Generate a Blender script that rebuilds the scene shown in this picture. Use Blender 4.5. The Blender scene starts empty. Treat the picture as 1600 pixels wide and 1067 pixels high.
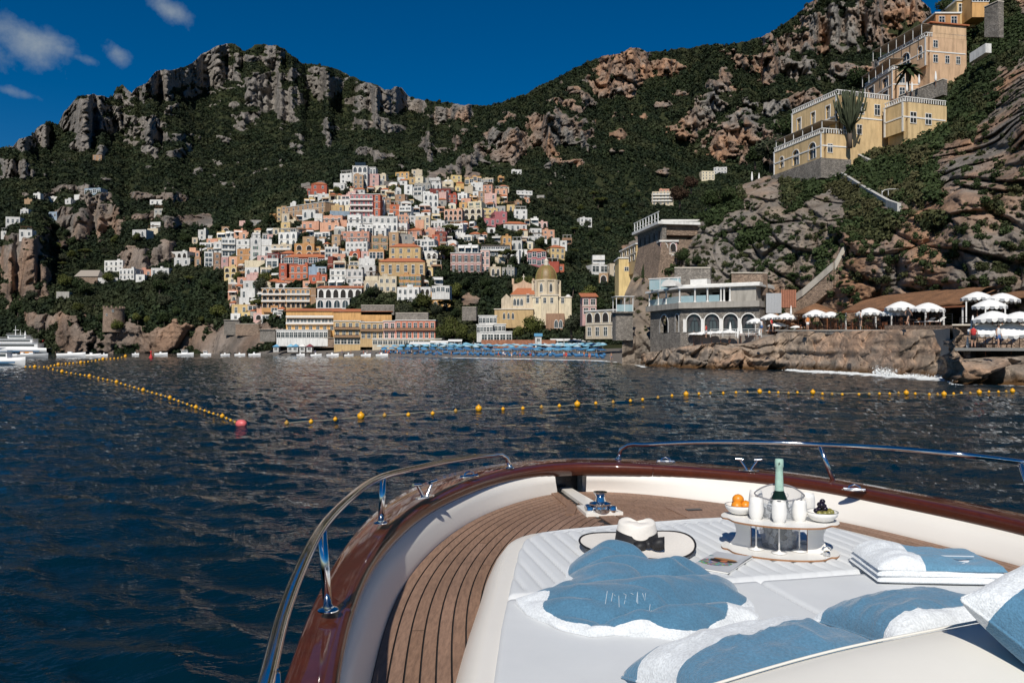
import bpy, bmesh, math, random
import numpy as np
from mathutils import Vector, Matrix
R = math.radians
random.seed(7); rng = np.random.default_rng(11)
sc = bpy.context.scene
COL = sc.collection
# ---------------------------------------------------------------- camera, sky, sun, exposure
F = 1244.4; HZ = 543.0; CX = 800.0; CAMZ = 2.8
cam_d = bpy.data.cameras.new('camera'); cam = bpy.data.objects.new('camera', cam_d); COL.objects.link(cam)
cam.location = (0, 0, CAMZ); cam.rotation_euler = (R(90), 0, 0)
cam_d.sensor_width = 36; cam_d.lens = F * 36 / 1600; cam_d.shift_y = 9.5 / 1600
cam_d.clip_start = .05; cam_d.clip_end = 20000
sc.camera = cam
SUN_AZ, SUN_EL = 11.5, 43.0           # degrees left of straight behind the camera, height
world = bpy.data.worlds.new('World'); sc.world = world; world.use_nodes = True
sun_d = bpy.data.lights.new('sun', 'SUN'); sun_d.energy = 4.8; sun_d.angle = R(.5); sun_d.color = (1, .94, .85)
sun = bpy.data.objects.new('sun', sun_d); COL.objects.link(sun)
_sd = Vector((-math.sin(R(SUN_AZ)) * math.cos(R(SUN_EL)), -math.cos(R(SUN_AZ)) * math.cos(R(SUN_EL)), math.sin(R(SUN_EL))))
sun.rotation_euler = _sd.to_track_quat('Z', 'Y').to_euler()
sc.view_settings.view_transform = 'Standard'; sc.view_settings.look = 'None'
sc.view_settings.exposure = -.05; sc.view_settings.gamma = 1; sc.view_settings.use_curve_mapping = False
def build_world():
    nt = world.node_tree; nt.nodes.clear(); N = nt.nodes.new; L = nt.links.new
    out = N('ShaderNodeOutputWorld'); bg = N('ShaderNodeBackground')
    sky = N('ShaderNodeTexSky'); sky.sky_type = 'NISHITA'; sky.sun_disc = False
    sky.sun_elevation = R(SUN_EL); sky.sun_rotation = R(180 + SUN_AZ)
    sky.air_density = 1.0; sky.dust_density = .1; sky.ozone_density = 6.0; sky.altitude = 1500
    hsv = N('ShaderNodeHueSaturation'); hsv.inputs['Saturation'].default_value = 1.35; hsv.inputs['Value'].default_value = .74
    L(sky.outputs[0], hsv.inputs['Color'])
    # small clouds, by direction
    tc = N('ShaderNodeTexCoord'); acc = None
    blobs = [((36, 58), 2.9, 1.25, 1), ((8, 44), 1.6, .8, .8), ((88, 76), 1.7, .55, .75), ((128, 92), 1.3, .42, .6), ((183, 84), 1.05, .8, .85), ((262, 14), 1.35, .8, .95), ((30, 146), 1.25, .42, .75),
             ((-120, 40), 5, 1.6, .9), ((-330, 100), 6, 2, .8), ((420, -120), 4, 1.2, .8), ((40, -120), 5, 1.4, .8), ((1750, -200), 6, 1.5, .7)]
    sep = N('ShaderNodeSeparateXYZ'); L(tc.outputs['Generated'], sep.inputs[0])
    def M(op, a, b=None, c=None, clamp=False):
        n = N('ShaderNodeMath'); n.operation = op; n.use_clamp = clamp
        for i, v in enumerate((a, b, c)):
            if v is None: continue
            if isinstance(v, (int, float)): n.inputs[i].default_value = v
            else: L(v, n.inputs[i])
        return n.outputs[0]
    nz = N('ShaderNodeTexNoise'); nz.inputs['Scale'].default_value = 26; nz.inputs['Detail'].default_value = 7; nz.inputs['Roughness'].default_value = .62
    L(tc.outputs['Generated'], nz.inputs['Vector'])
    az = M('MULTIPLY', M('ARCTAN2', sep.outputs[0], sep.outputs[1]), 57.2958)
    el = M('MULTIPLY', M('ARCSINE', sep.outputs[2]), 57.2958)
    for (px, py), rx, ry, st in blobs:
        vx, vz = (px - CX) / F, (HZ - py) / F
        a0 = math.degrees(math.atan2(vx, 1)); e0 = math.degrees(math.asin(vz / math.sqrt(1 + vx * vx + vz * vz)))
        da = M('DIVIDE', M('SUBTRACT', az, a0), rx); de = M('DIVIDE', M('SUBTRACT', el, e0), ry)
        de = M('ADD', de, M('MULTIPLY', da, .35))
        r2 = M('ADD', M('MULTIPLY', da, da), M('MULTIPLY', de, de))
        g = M('MULTIPLY', M('POWER', 2.718, M('MULTIPLY', r2, -1)), st)
        acc = g if acc is None else M('MAXIMUM', acc, g)
    m = M('ADD', M('MULTIPLY', nz.outputs['Fac'], 1.5), -.75)
    cl = M('MULTIPLY', M('SUBTRACT', M('ADD', acc, m), .32), 1.15, clamp=True)
    cl = M('MULTIPLY', M('POWER', cl, 1.25), .85)
    mx = N('ShaderNodeMixRGB'); L(cl, mx.inputs[0]); L(hsv.outputs[0], mx.inputs[1]); mx.inputs[2].default_value = (4.0, 4.6, 5.0, 1)
    L(mx.outputs[0], bg.inputs[0]); bg.inputs[1].default_value = .085
    L(bg.outputs[0], out.inputs[0])
build_world()
sc.render.engine = 'CYCLES'

# ---------------------------------------------------------------- helpers
def P(px, py, d):
    return Vector(((px - CX) / F * d, d, CAMZ + (HZ - py) / F * d))
def PZ(px, py, z):
    d = (CAMZ - z) * F / (py - HZ)
    return P(px, py, d)
def tag(o, label=None, cat=None, group=None, kind=None):
    if label: o['label'] = label
    if cat: o['category'] = cat
    if group: o['group'] = group
    if kind: o['kind'] = kind
    return o
def thing(name, label, cat, loc=(0, 0, 0), rz=0, group=None):
    o = bpy.data.objects.new(name, None); COL.objects.link(o); o.empty_display_size = .1
    o.location = loc; o.rotation_euler = (0, 0, rz)
    return tag(o, label, cat, group)
def mobj(name, me, parent=None, loc=(0, 0, 0), rot=(0, 0, 0), scale=(1, 1, 1)):
    o = bpy.data.objects.new(name, me); COL.objects.link(o)
    o.location = loc; o.rotation_euler = rot; o.scale = scale
    if parent: o.parent = parent
    return o
def copy_tree(o, parent=None):
    c = o.copy(); COL.objects.link(c)
    if parent: c.parent = parent
    for ch in [x for x in CH.get(o.name, [])]: copy_tree(ch, c)
    return c
CH = {}
def register(root):
    "remember the children of a thing, so that copying needs no search"
    CH.clear()
    for o in COL.objects:
        if o.parent: CH.setdefault(o.parent.name, []).append(o)
class MB:
    def __init__(s): s.v = []; s.f = []; s.m = []
    def add(s, vs, fs, mi=0):
        b = len(s.v); s.v += [tuple(v) for v in vs]; s.f += [tuple(i + b for i in f) for f in fs]; s.m += [mi] * len(fs); return s
    def box(s, c, sz, mi=0, rz=0, M=None):
        x, y, z = [k / 2 for k in sz]; cs, sn = math.cos(rz), math.sin(rz); vs = []
        for dz in (-z, z):
            for dx, dy in ((-x, -y), (x, -y), (x, y), (-x, y)):
                p = Vector((c[0] + dx * cs - dy * sn, c[1] + dx * sn + dy * cs, c[2] + dz))
                vs.append(M @ p if M else p)
        return s.add(vs, [(3, 2, 1, 0), (4, 5, 6, 7), (0, 1, 5, 4), (1, 2, 6, 5), (2, 3, 7, 6), (3, 0, 4, 7)], mi)
    def prism(s, poly, z0, z1, mi=0, mtop=None):
        n = len(poly); vs = [(p[0], p[1], z0) for p in poly] + [(p[0], p[1], z1) for p in poly]
        a = sum(poly[i][0] * poly[(i + 1) % n][1] - poly[(i + 1) % n][0] * poly[i][1] for i in range(n))
        fl = a < 0
        def o(f): return tuple(reversed(f)) if fl else tuple(f)
        s.add(vs, [o(range(n - 1, -1, -1))] + [o((i, (i + 1) % n, n + (i + 1) % n, n + i)) for i in range(n)], mi)
        s.f.append(tuple(len(s.v) - 2 * n + i for i in o(range(n, 2 * n)))); s.m.append(mi if mtop is None else mtop)
        return s
    def tube(s, pts, r, n=8, mi=0, cap=True, closed=False):
        pts = [Vector(p) for p in pts]; rs = r if isinstance(r, (list, tuple)) else [r] * len(pts)
        rings = []; up = Vector((0, 0, 1)); k = len(pts)
        t0 = (pts[1] - pts[0]).normalized(); a = t0.cross(up)
        if a.length < .05: a = t0.cross(Vector((0, 1, 0)))
        a.normalize()
        for i, p in enumerate(pts):
            if closed: t = (pts[(i + 1) % k] - pts[i - 1])
            else: t = (pts[min(i + 1, k - 1)] - pts[max(i - 1, 0)])
            t.normalize(); a = (a - t * a.dot(t)).normalized(); b = t.cross(a)
            rings.append([p + (a * math.cos(2 * math.pi * j / n) + b * math.sin(2 * math.pi * j / n)) * rs[i] for j in range(n)])
        vs = [v for g in rings for v in g]; fs = []
        for i in range(k if closed else k - 1):
            for j in range(n):
                i2 = (i + 1) % k
                fs.append((i * n + j, i * n + (j + 1) % n, i2 * n + (j + 1) % n, i2 * n + j))
        if cap and not closed: fs += [tuple(reversed(range(n))), tuple(range((k - 1) * n, k * n))]
        return s.add(vs, fs, mi)
    def lathe(s, prof, c=(0, 0, 0), n=16, mi=0, sx=1, sy=1):
        vs = []; fs = []
        for r, z in prof:
            for j in range(n):
                a = 2 * math.pi * j / n; vs.append((c[0] + r * sx * math.cos(a), c[1] + r * sy * math.sin(a), c[2] + z))
        for i in range(len(prof) - 1):
            for j in range(n): fs.append((i * n + j, i * n + (j + 1) % n, (i + 1) * n + (j + 1) % n, (i + 1) * n + j))
        if prof[0][0] > 1e-4: fs.append(tuple(reversed(range(n))))
        if prof[-1][0] > 1e-4: fs.append(tuple(range((len(prof) - 1) * n, len(prof) * n)))
        return s.add(vs, fs, mi)
    def mesh(s, name, mats, smooth=False, auto=None):
        me = bpy.data.meshes.new(name); me.from_pydata(s.v, [], s.f)
        for m in (mats if isinstance(mats, (list, tuple)) else [mats]): me.materials.append(m)
        me.polygons.foreach_set('material_index', s.m)
        if smooth: me.polygons.foreach_set('use_smooth', [True] * len(s.f))
        me.update()
        if auto is not None:
            me.polygons.foreach_set('use_smooth', [True] * len(s.f)); me.set_sharp_from_angle(angle=R(auto))
        return me
    def build(s, name, mats, parent=None, smooth=False, auto=None, **k):
        return mobj(name, s.mesh(name, mats, smooth, auto), parent, **k)
def grid_mesh(name, X, mats, smooth=True, attrs=None, close_u=False, flip=False):
    "X: (rows, cols, 3) array"
    r, c = X.shape[:2]; me = bpy.data.meshes.new(name)
    idx = np.arange(r * c).reshape(r, c)
    if close_u: idx = np.concatenate([idx, idx[:, :1]], 1)
    q = np.stack([idx[:-1, :-1], idx[:-1, 1:], idx[1:, 1:], idx[1:, :-1]], -1).reshape(-1, 4)
    if flip: q = q[:, ::-1]
    n = len(q); me.vertices.add(r * c); me.vertices.foreach_set('co', X.reshape(-1).astype(np.float32))
    me.loops.add(4 * n); me.loops.foreach_set('vertex_index', q.reshape(-1).astype(np.int32))
    me.polygons.add(n); me.polygons.foreach_set('loop_start', np.arange(0, 4 * n, 4, dtype=np.int32))
    me.update(calc_edges=True)
    if smooth: me.polygons.foreach_set('use_smooth', np.ones(n, bool))
    for m in (mats if isinstance(mats, (list, tuple)) else [mats]): me.materials.append(m)
    for k, a in (attrs or {}).items():
        at = me.attributes.new(k, 'FLOAT', 'POINT'); at.data.foreach_set('value', a.reshape(-1).astype(np.float32))
    return me
def soup_mesh(name, V, fsize, mats, mi=None, smooth=False):
    "V: (n, fsize, 3) separate faces"
    n = len(V); me = bpy.data.meshes.new(name); me.vertices.add(n * fsize); me.vertices.foreach_set('co', V.reshape(-1).astype(np.float32))
    me.loops.add(n * fsize); me.loops.foreach_set('vertex_index', np.arange(n * fsize, dtype=np.int32))
    me.polygons.add(n); me.polygons.foreach_set('loop_start', np.arange(0, n * fsize, fsize, dtype=np.int32))
    me.update(calc_edges=True)
    for m in (mats if isinstance(mats, (list, tuple)) else [mats]): me.materials.append(m)
    if mi is not None: me.polygons.foreach_set('material_index', mi.astype(np.int32))
    if smooth: me.polygons.foreach_set('use_smooth', np.ones(n, bool))
    return me
# ---------------------------------------------------------------- numpy noise
def _h(ix, iy, iz, s):
    h = (ix.astype(np.int64) * 374761393 + iy.astype(np.int64) * 668265263 + iz.astype(np.int64) * 2147483647 + s * 1274126177) & 0xffffffff
    h = ((h ^ (h >> 13)) * 1274126177) & 0xffffffff
    return ((h ^ (h >> 16)) & 0xffff) / 65535.0
def vnoise(x, y, z, s=0):
    ix, iy, iz = np.floor(x), np.floor(y), np.floor(z); fx, fy, fz = x - ix, y - iy, z - iz
    fx = fx * fx * fx * (fx * (fx * 6 - 15) + 10); fy = fy * fy * fy * (fy * (fy * 6 - 15) + 10); fz = fz * fz * fz * (fz * (fz * 6 - 15) + 10)
    def c(a, b, d): return _h(ix + a, iy + b, iz + d, s)
    x00 = c(0, 0, 0) * (1 - fx) + c(1, 0, 0) * fx; x10 = c(0, 1, 0) * (1 - fx) + c(1, 1, 0) * fx
    x01 = c(0, 0, 1) * (1 - fx) + c(1, 0, 1) * fx; x11 = c(0, 1, 1) * (1 - fx) + c(1, 1, 1) * fx
    return (x00 * (1 - fy) + x10 * fy) * (1 - fz) + (x01 * (1 - fy) + x11 * fy) * fz
def fbm(x, y, z, o=4, s=0, g=.5):
    a = 1; t = 0; n = 0
    for i in range(o):
        t = t + a * vnoise(x, y, z, s + i * 17); n += a; a *= g; x, y, z = x * 2.03 + 5.1, y * 2.03 + 1.7, z * 2.03 + 9.2
    return t / n
def ridged(x, y, z, o=4, s=0, g=.5):
    a = 1; t = 0; n = 0
    for i in range(o):
        t = t + a * (1 - np.abs(2 * vnoise(x, y, z, s + i * 17) - 1)); n += a; a *= g; x, y, z = x * 2.1 + 5.1, y * 2.1 + 1.7, z * 2.1 + 9.2
    return t / n
def worley(x, y, z, s=0):
    ix, iy, iz = np.floor(x), np.floor(y), np.floor(z); f1 = np.full(x.shape, 9.); f2 = np.full(x.shape, 9.); cid = np.zeros(x.shape)
    for a in (-1, 0, 1):
        for b in (-1, 0, 1):
            for c in (-1, 0, 1):
                jx, jy, jz = ix + a, iy + b, iz + c
                d = (jx + _h(jx, jy, jz, s) - x) ** 2 + (jy + _h(jx, jy, jz, s + 1) - y) ** 2 + (jz + _h(jx, jy, jz, s + 2) - z) ** 2
                hh = _h(jx, jy, jz, s + 3)
                n1 = d < f1; f2 = np.where(n1, f1, np.minimum(f2, d)); cid = np.where(n1, hh, cid); f1 = np.where(n1, d, f1)
    return np.sqrt(f1), np.sqrt(f2), cid
def sstep(a, b, x): t = np.clip((x - a) / (b - a), 0, 1); return t * t * (3 - 2 * t)
def blur(A, k, ax):
    if k < 1: return A
    w = np.exp(-np.linspace(-2, 2, 2 * k + 1) ** 2); w /= w.sum()
    pad = [(0, 0), (0, 0)]; pad[ax] = (k, k); B = np.pad(A, pad, mode='edge'); out = np.zeros_like(A)
    for i, wi in enumerate(w):
        out += wi * (B[i:i + A.shape[0], :] if ax == 0 else B[:, i:i + A.shape[1]])
    return out
# ---------------------------------------------------------------- materials
MATS = {}
class MN:
    "tiny node helper"
    def __init__(s, name):
        s.m = bpy.data.materials.new(name); s.m.use_nodes = True; s.nt = s.m.node_tree; s.b = s.nt.nodes['Principled BSDF']; s.out = s.nt.nodes['Material Output']
    def N(s, t, **k):
        n = s.nt.nodes.new(t)
        for a, v in k.items(): setattr(n, a, v)
        return n
    def L(s, a, b): s.nt.links.new(a, b)
    def co(s, kind='Object', scale=None):
        tc = s.N('ShaderNodeTexCoord'); o = tc.outputs[kind]
        if scale:
            mp = s.N('ShaderNodeMapping'); mp.inputs['Scale'].default_value = scale; s.L(o, mp.inputs[0]); o = mp.outputs[0]
        return o
    def noise(s, scale, detail=5, rough=.6, co=None, dist=0, out='Fac'):
        n = s.N('ShaderNodeTexNoise'); n.inputs['Scale'].default_value = scale; n.inputs['Detail'].default_value = detail; n.inputs['Roughness'].default_value = rough; n.inputs['Distortion'].default_value = dist
        if co is not None: s.L(co, n.inputs['Vector'])
        return n.outputs[out]
    def ramp(s, fac, stops, interp='LINEAR'):
        n = s.N('ShaderNodeValToRGB'); n.color_ramp.interpolation = interp; e = n.color_ramp.elements
        while len(e) < len(stops): e.new(.5)
        for el, (p, c) in zip(e, stops):
            el.position = p; el.color = (c, c, c, 1) if isinstance(c, (int, float)) else (*c, 1)
        s.L(fac, n.inputs[0]); return n.outputs[0]
    def mix(s, fac, a, b, mode='MIX'):
        n = s.N('ShaderNodeMixRGB', blend_type=mode)
        for i, v in enumerate((fac, a, b)):
            if isinstance(v, (int, float)): n.inputs[i].default_value = v if i == 0 else (v, v, v, 1)
            elif isinstance(v, tuple): n.inputs[i].default_value = (*v, 1)
            else: s.L(v, n.inputs[i])
        return n.outputs[0]
    def math(s, op, a, b=0, clamp=False):
        n = s.N('ShaderNodeMath', operation=op, use_clamp=clamp)
        for i, v in enumerate((a, b)):
            if isinstance(v, (int, float)): n.inputs[i].default_value = v
            else: s.L(v, n.inputs[i])
        return n.outputs[0]
    def attr(s, name): n = s.N('ShaderNodeAttribute', attribute_name=name); return n.outputs['Fac']
    def rand(s): return s.N('ShaderNodeObjectInfo').outputs['Random']
    def bump(s, h, strength=.3, dist=.1, normal=None):
        n = s.N('ShaderNodeBump'); n.inputs['Strength'].default_value = strength; n.inputs['Distance'].default_value = dist; s.L(h, n.inputs['Height'])
        if normal is not None: s.L(normal, n.inputs['Normal'])
        s.L(n.outputs[0], s.b.inputs['Normal']); return n.outputs[0]
    def set(s, **k):
        for a, v in k.items():
            i = s.b.inputs[a.replace('_', ' ')]
            if isinstance(v, (int, float)): i.default_value = v
            elif isinstance(v, tuple): i.default_value = (*v, 1) if len(v) == 3 else v
            else: s.L(v, i)
        return s
def plain(name, col, rough=.6, metal=0, var=.12, scale=6, bump=0, spec=.5, co='Object'):
    if name in MATS: return MATS[name]
    m = MN(name); c = m.co(co); n = m.noise(scale, 6, .65, c)
    dark = tuple(x * (1 - var) for x in col); lite = tuple(min(1, x * (1 + var * .6)) for x in col)
    m.set(Base_Color=m.ramp(n, [(.3, dark), (.7, lite)]), Roughness=rough, Metallic=metal); m.b.inputs['Specular IOR Level'].default_value = spec
    if bump: m.bump(m.noise(scale * 4, 4, .6, c), bump, .02)
    MATS[name] = m.m; return m.m
def wallmat(name, col):
    if name in MATS: return MATS[name]
    m = MN(name); c = m.co('Object')
    n = m.noise(.35, 7, .7, c); st = m.noise(1.0, 4, .6, m.co('Object', (1.5, 1.5, .25)))
    k = m.ramp(n, [(.3, .80), (.7, 1.0)]); k2 = m.ramp(st, [(.33, .72), (.55, 1.0)])
    hv = m.N('ShaderNodeHueSaturation'); hv.inputs['Color'].default_value = (*col, 1)
    r = m.rand(); m.L(m.math('ADD', m.math('MULTIPLY', r, .3), .80), hv.inputs['Value']); m.L(m.math('ADD', m.math('MULTIPLY', r, .018), .491), hv.inputs['Hue'])
    m.set(Base_Color=m.mix(1, m.mix(1, hv.outputs[0], k, 'MULTIPLY'), k2, 'MULTIPLY'), Roughness=.88); m.b.inputs['Specular IOR Level'].default_value = .2
    m.bump(m.noise(3, 4, .6, c), .15, .05)
    MATS[name] = m.m; return m.m
# ---------------------------------------------------------------- terrain
def table(cols, rows, T, PX, PY, bx, by):
    T = np.array(T, float); A = np.array([np.interp(PX, cols, r) for r in T])      # rows x PX
    B = np.array([np.interp(PY, rows, A[:, j]) for j in range(len(PX))]).T
    return blur(blur(B, by, 0), bx, 1)
def inside(px, py, el):
    m = np.zeros(px.shape)
    for e in el:
        cx, cy, rx, ry = e[:4]; a = R(e[4] if len(e) > 4 else 0); dx, dy = px - cx, py - cy
        u = (dx * math.cos(a) + dy * math.sin(a)) / rx; v = (-dx * math.sin(a) + dy * math.cos(a)) / ry
        m = np.maximum(m, 1 - .5 * np.sqrt(u * u + v * v))
    return m      # .5 at the rim
def rock_material(name, warm, cool, grey, sc_, bump=.8, bd=2., streak=1, wet=False, lay=.72):
    m = MN(name); c = m.co('Object')
    n1 = m.noise(sc_ * .35, 6, .6, c, .4); n2 = m.noise(sc_ * 1.4, 9, .72, c, .6)
    st = m.noise(sc_ * 1.2, 7, .65, m.co('Object', (1, 1, .22)), .5)
    la = m.noise(sc_ * .9, 6, .6, m.co('Object', (.16, .16, 1.6)), .7)
    wm = m.mix(m.attr('warm'), cool, warm)
    base = m.mix(m.ramp(n1, [(.40, 0), (.60, 1)]), grey, wm)
    base = m.mix(1, base, m.ramp(n2, [(.28, .55), (.5, .9), (.72, 1.2)]), 'MULTIPLY')
    base = m.mix(1, base, m.ramp(st, [(.32, .50), (.5, 1.0)]), 'MULTIPLY')
    base = m.mix(1, base, m.ramp(la, [(.35, lay), (.5, 1.05)]), 'MULTIPLY')
    vg = m.noise(sc_ * .8, 8, .68, c, .3)
    green = m.mix(m.ramp(m.noise(sc_ * 3, 5, .7, c), [(.3, 0), (.7, 1)]), (.012, .020, .008), (.045, .055, .020))
    grass = m.mix(m.ramp(n1, [(.45, 0), (.6, 1)]), green, (.075, .075, .035))
    green = m.mix(.35, green, grass)
    f = m.math('ADD', m.attr('rock'), m.math('MULTIPLY', m.math('SUBTRACT', vg, .5), .9))
    rk = m.ramp(f, [(.40, 0), (.52, 1)])
    col = m.mix(rk, green, base)
    if wet:
        sep = m.N('ShaderNodeSeparateXYZ'); m.L(c, sep.inputs[0])
        zz = m.math('ADD', sep.outputs[2], m.math('MULTIPLY', m.math('SUBTRACT', n2, .5), 1.3))
        col = m.mix(m.ramp(m.math('MULTIPLY', zz, .5, True), [(.10, 1), (.45, 0)]), col, m.mix(n2, (.035, .020, .010), (.16, .085, .035)))
    m.set(Base_Color=col, Roughness=.9); m.b.inputs['Specular IOR Level'].default_value = .15
    h = m.math('ADD', m.math('ADD', n2, m.math('MULTIPLY', st, .8)), m.math('MULTIPLY', la, .6))
    m.bump(h, bump, bd); return m.m
M_MTN = rock_material('mountain_rock', (.45, .27, .17), (.275, .245, .215), (.27, .25, .225), .03, 1.0, 9)
M_CLIFF = rock_material('cliff_rock', (.37, .215, .13), (.27, .215, .165), (.225, .20, .175), .18, .8, 1.0, lay=.9)
M_SHORE = rock_material('shore_rock', (.47, .31, .21), (.37, .28, .205), (.29, .24, .195), .5, .7, .4, wet=True)

# ---- the mountains with the town's hill
gx = np.arange(-600, 1961, 3.0); gy = np.arange(-80, 581, 2.0)
mc = [-600, 0, 150, 300, 400, 480, 560, 640, 720, 800, 900, 1000, 1100, 1300, 1500, 1960]
mr = [-80, 0, 50, 100, 150, 200, 250, 300, 350, 400, 450, 500, 540, 580]
mt = [[2300] * 5 + [2300, 2300, 2300, 2300, 2000, 1800, 1700, 1700, 1650, 1650, 1700],
      [2200] * 5 + [2200, 2200, 2200, 2200, 1900, 1700, 1600, 1600, 1500, 1500, 1600],
      [2150, 2100, 2100, 2050, 2050, 2100, 2200, 2200, 2200, 1850, 1650, 1500, 1500, 1400, 1350, 1500],
      [2050, 2000, 1950, 1850, 1850, 1950, 2100, 2150, 2150, 1700, 1500, 1350, 1350, 1250, 1200, 1400],
      [1850, 1750, 1700, 1650, 1600, 1650, 1800, 1900, 2000, 1450, 1250, 1180, 1200, 1100, 1100, 1300],
      [1600, 1450, 1400, 1350, 1300, 1300, 1350, 1400, 1350, 1150, 1050, 1020, 1080, 1000, 1000, 1200],
      [1250, 1150, 1100, 1100, 1000, 900, 740, 800, 900, 880, 900, 930, 980, 930, 930, 1100],
      [1000, 900, 850, 850, 720, 540, 490, 505, 560, 620, 760, 800, 850, 850, 850, 1000],
      [780, 700, 660, 620, 500, 445, 430, 440, 465, 490, 600, 640, 680, 700, 700, 800],
      [640, 580, 560, 520, 430, 400, 385, 390, 410, 425, 470, 500, 520, 520, 500, 600],
      [540, 480, 450, 430, 390, 370, 350, 350, 370, 370, 385, 390, 400, 400, 400, 500],
      [460, 420, 402, 400, 368, 345, 325, 318, 325, 322, 315, 310, 310, 310, 310, 400],
      [440, 405, 390, 385, 352, 330, 312, 300, 295, 285, 270, 262, 262, 270, 290, 350],
      [430, 400, 385, 378, 345, 326, 305, 294, 285, 275, 262, 255, 255, 265, 285, 340]]
ROCKS = [(130,181,40,24,-20),(252,126,50,16,-14),(322,112,40,28),(347,78,22,9),(420,92,20,12),(400,140,14,30,-10),(440,160,26,30,20),(505,135,28,20),
 (195,190,34,18),(240,205,15,18),(230,243,15,11),(280,243,14,10),(62,212,14,14),(30,228,20,10),(28,264,22,12),(130,225,13,10),(160,236,8,11),(302,151,15,6),
 (512,203,6,17),(344,215,7,7),(585,155,36,16),(617,155,15,22),(600,195,32,9,15),(652,166,11,9),(703,180,34,15,-20),(708,225,12,8,-30),(670,239,6,13,10),
 (735,252,34,13,-25),(800,223,46,24,-5),(860,212,30,28),(832,190,16,12),(875,161,25,5,10),(892,143,13,8),(975,110,38,34),(965,134,42,9),(1045,102,26,16),
 (912,155,34,8,25),(885,208,40,25),(1095,180,46,15,-30),(1150,215,54,29),(1122,133,30,7,15),(1205,103,72,20,5),(1235,162,46,16,-10),(1250,68,34,17),
 (963,215,10,8),(1290,45,46,36),(1345,30,36,26),(1400,20,55,20),(1330,110,34,12),(1170,212,26,28),(1390,60,40,12),
 (135,345,50,32,-10),(212,403,27,17),(254,394,15,14),(28,398,38,24),(35,440,42,26,-20),(80,502,44,12),(112,532,24,18),(235,532,105,21),(375,528,66,22),
 (295,345,32,11),(228,343,24,9),(100,300,46,7,-4),(250,305,40,6),(985,385,14,18),(1010,360,10,10),(370,470,14,8),(560,300,8,5),(690,268,20,7,-20),(735,470,16,14),(800,470,10,8)]
PXg, PYg = np.meshgrid(gx, gy)
ROCKS = [(e[0], e[1], e[2] * 1.08, e[3] * 1.08) + tuple(e[4:]) for e in ROCKS] + [(250,132,62,18,-20),(430,152,32,34,25),(148,175,36,26,-20)]
D0 = table(mc, mr, mt, gx, gy, 12, 8)
w1 = fbm(PXg * .03, PYg * .04, PXg * 0, 4, 5) - .5; w2 = fbm(PXg * .03, PYg * .04, PXg * 0 + 7, 4, 9) - .5
RK = inside(PXg + w1 * 34, PYg + w2 * 26, ROCKS)
RK = RK + (fbm(PXg * .07, PYg * .10, PXg * 0, 5, 21, .62) - .5) * .95 + .03
OUTC = sstep(.62, .70, fbm(PXg * .03, PYg * .055, PXg * 0, 4, 23, .6)) * sstep(330, 290, PYg); RK = np.maximum(RK, .62 * OUTC)
ROCKm = sstep(.46, .60, RK)
WARM = sstep(560, 900, PXg + (fbm(PXg * .01, PYg * .02, PXg * 0, 3, 31) - .5) * 250); WARM = np.maximum(WARM, .75 * sstep(270, 340, PYg))  # greyer rock on the left mountain puts its distance and shade into the colour
g = np.gradient(D0, axis=0); hold = 1 - .82 * ROCKm * np.maximum(sstep(300, 250, PYg), sstep(330, 290, PXg)); g = g * hold
D1 = D0[-1:, :] - (np.cumsum(g[::-1], 0)[::-1] - g[-1:, :])
D1 = blur(blur(D1, 2, 1), 1, 0)
def samp(G, px, py):
    fx = np.clip((np.asarray(px, float) - gx[0]) / 3.0, 0, len(gx) - 1.001); fy = np.clip((np.asarray(py, float) - gy[0]) / 2.0, 0, len(gy) - 1.001)
    i = fx.astype(int); j = fy.astype(int); a = fx - i; b = fy - j
    return (G[j, i] * (1 - a) + G[j, i + 1] * a) * (1 - b) + (G[j + 1, i] * (1 - a) + G[j + 1, i + 1] * a) * b
SKY = [(-600,300),(-350,285),(-200,262),(-80,240),(0,231),(20,229),(30,216),(51,212),(57,199),(78,190),(89,199),(101,175),(121,153),(145,147),(169,151),(175,154),(182,138),(192,134),(206,145),(213,138),(229,130),(243,113),(270,108),(300,100),(314,86),(341,71),(361,69),(375,74),(382,82),(398,72),(422,69),(442,75),(452,84),(472,98),(499,101),(520,108),(540,116),(562,126),(582,131),(602,140),(608,140),(616,136),(628,139),(638,151),(660,156),(700,160),(740,166),(775,163),(800,155),(820,148),(850,132),(880,118),(900,107),(930,92),(948,87),(970,82),(985,75),(1000,76),(1010,83),(1035,79),(1055,78),(1075,76),(1100,72),(1150,69),(1180,62),(1200,55),(1222,40),(1243,26),(1262,6),(1280,-6),(1330,-14),(1400,-10),(1438,-1),(1455,15),(1456,26),(1500,30),(1700,0),(1960,-40)]
def spine(px): return np.interp(px, [a for a, b in SKY], [b for a, b in SKY])
cx_ = np.concatenate([np.arange(-600, -60, 9), np.arange(-60, 1660, 2.0), np.arange(1660, 1960, 12)])
top = spine(cx_) + (fbm(cx_ * .09, cx_ * 0, cx_ * 0, 4, 3) - .5) * 7
nr = 330; vv = np.linspace(0, 1, nr)[:, None]
base_py = 574.0
PYm = base_py + (top[None, :] - base_py) * (1 - (1 - vv) ** 1.0); PXm = np.repeat(cx_[None, :], nr, 0)
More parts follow.
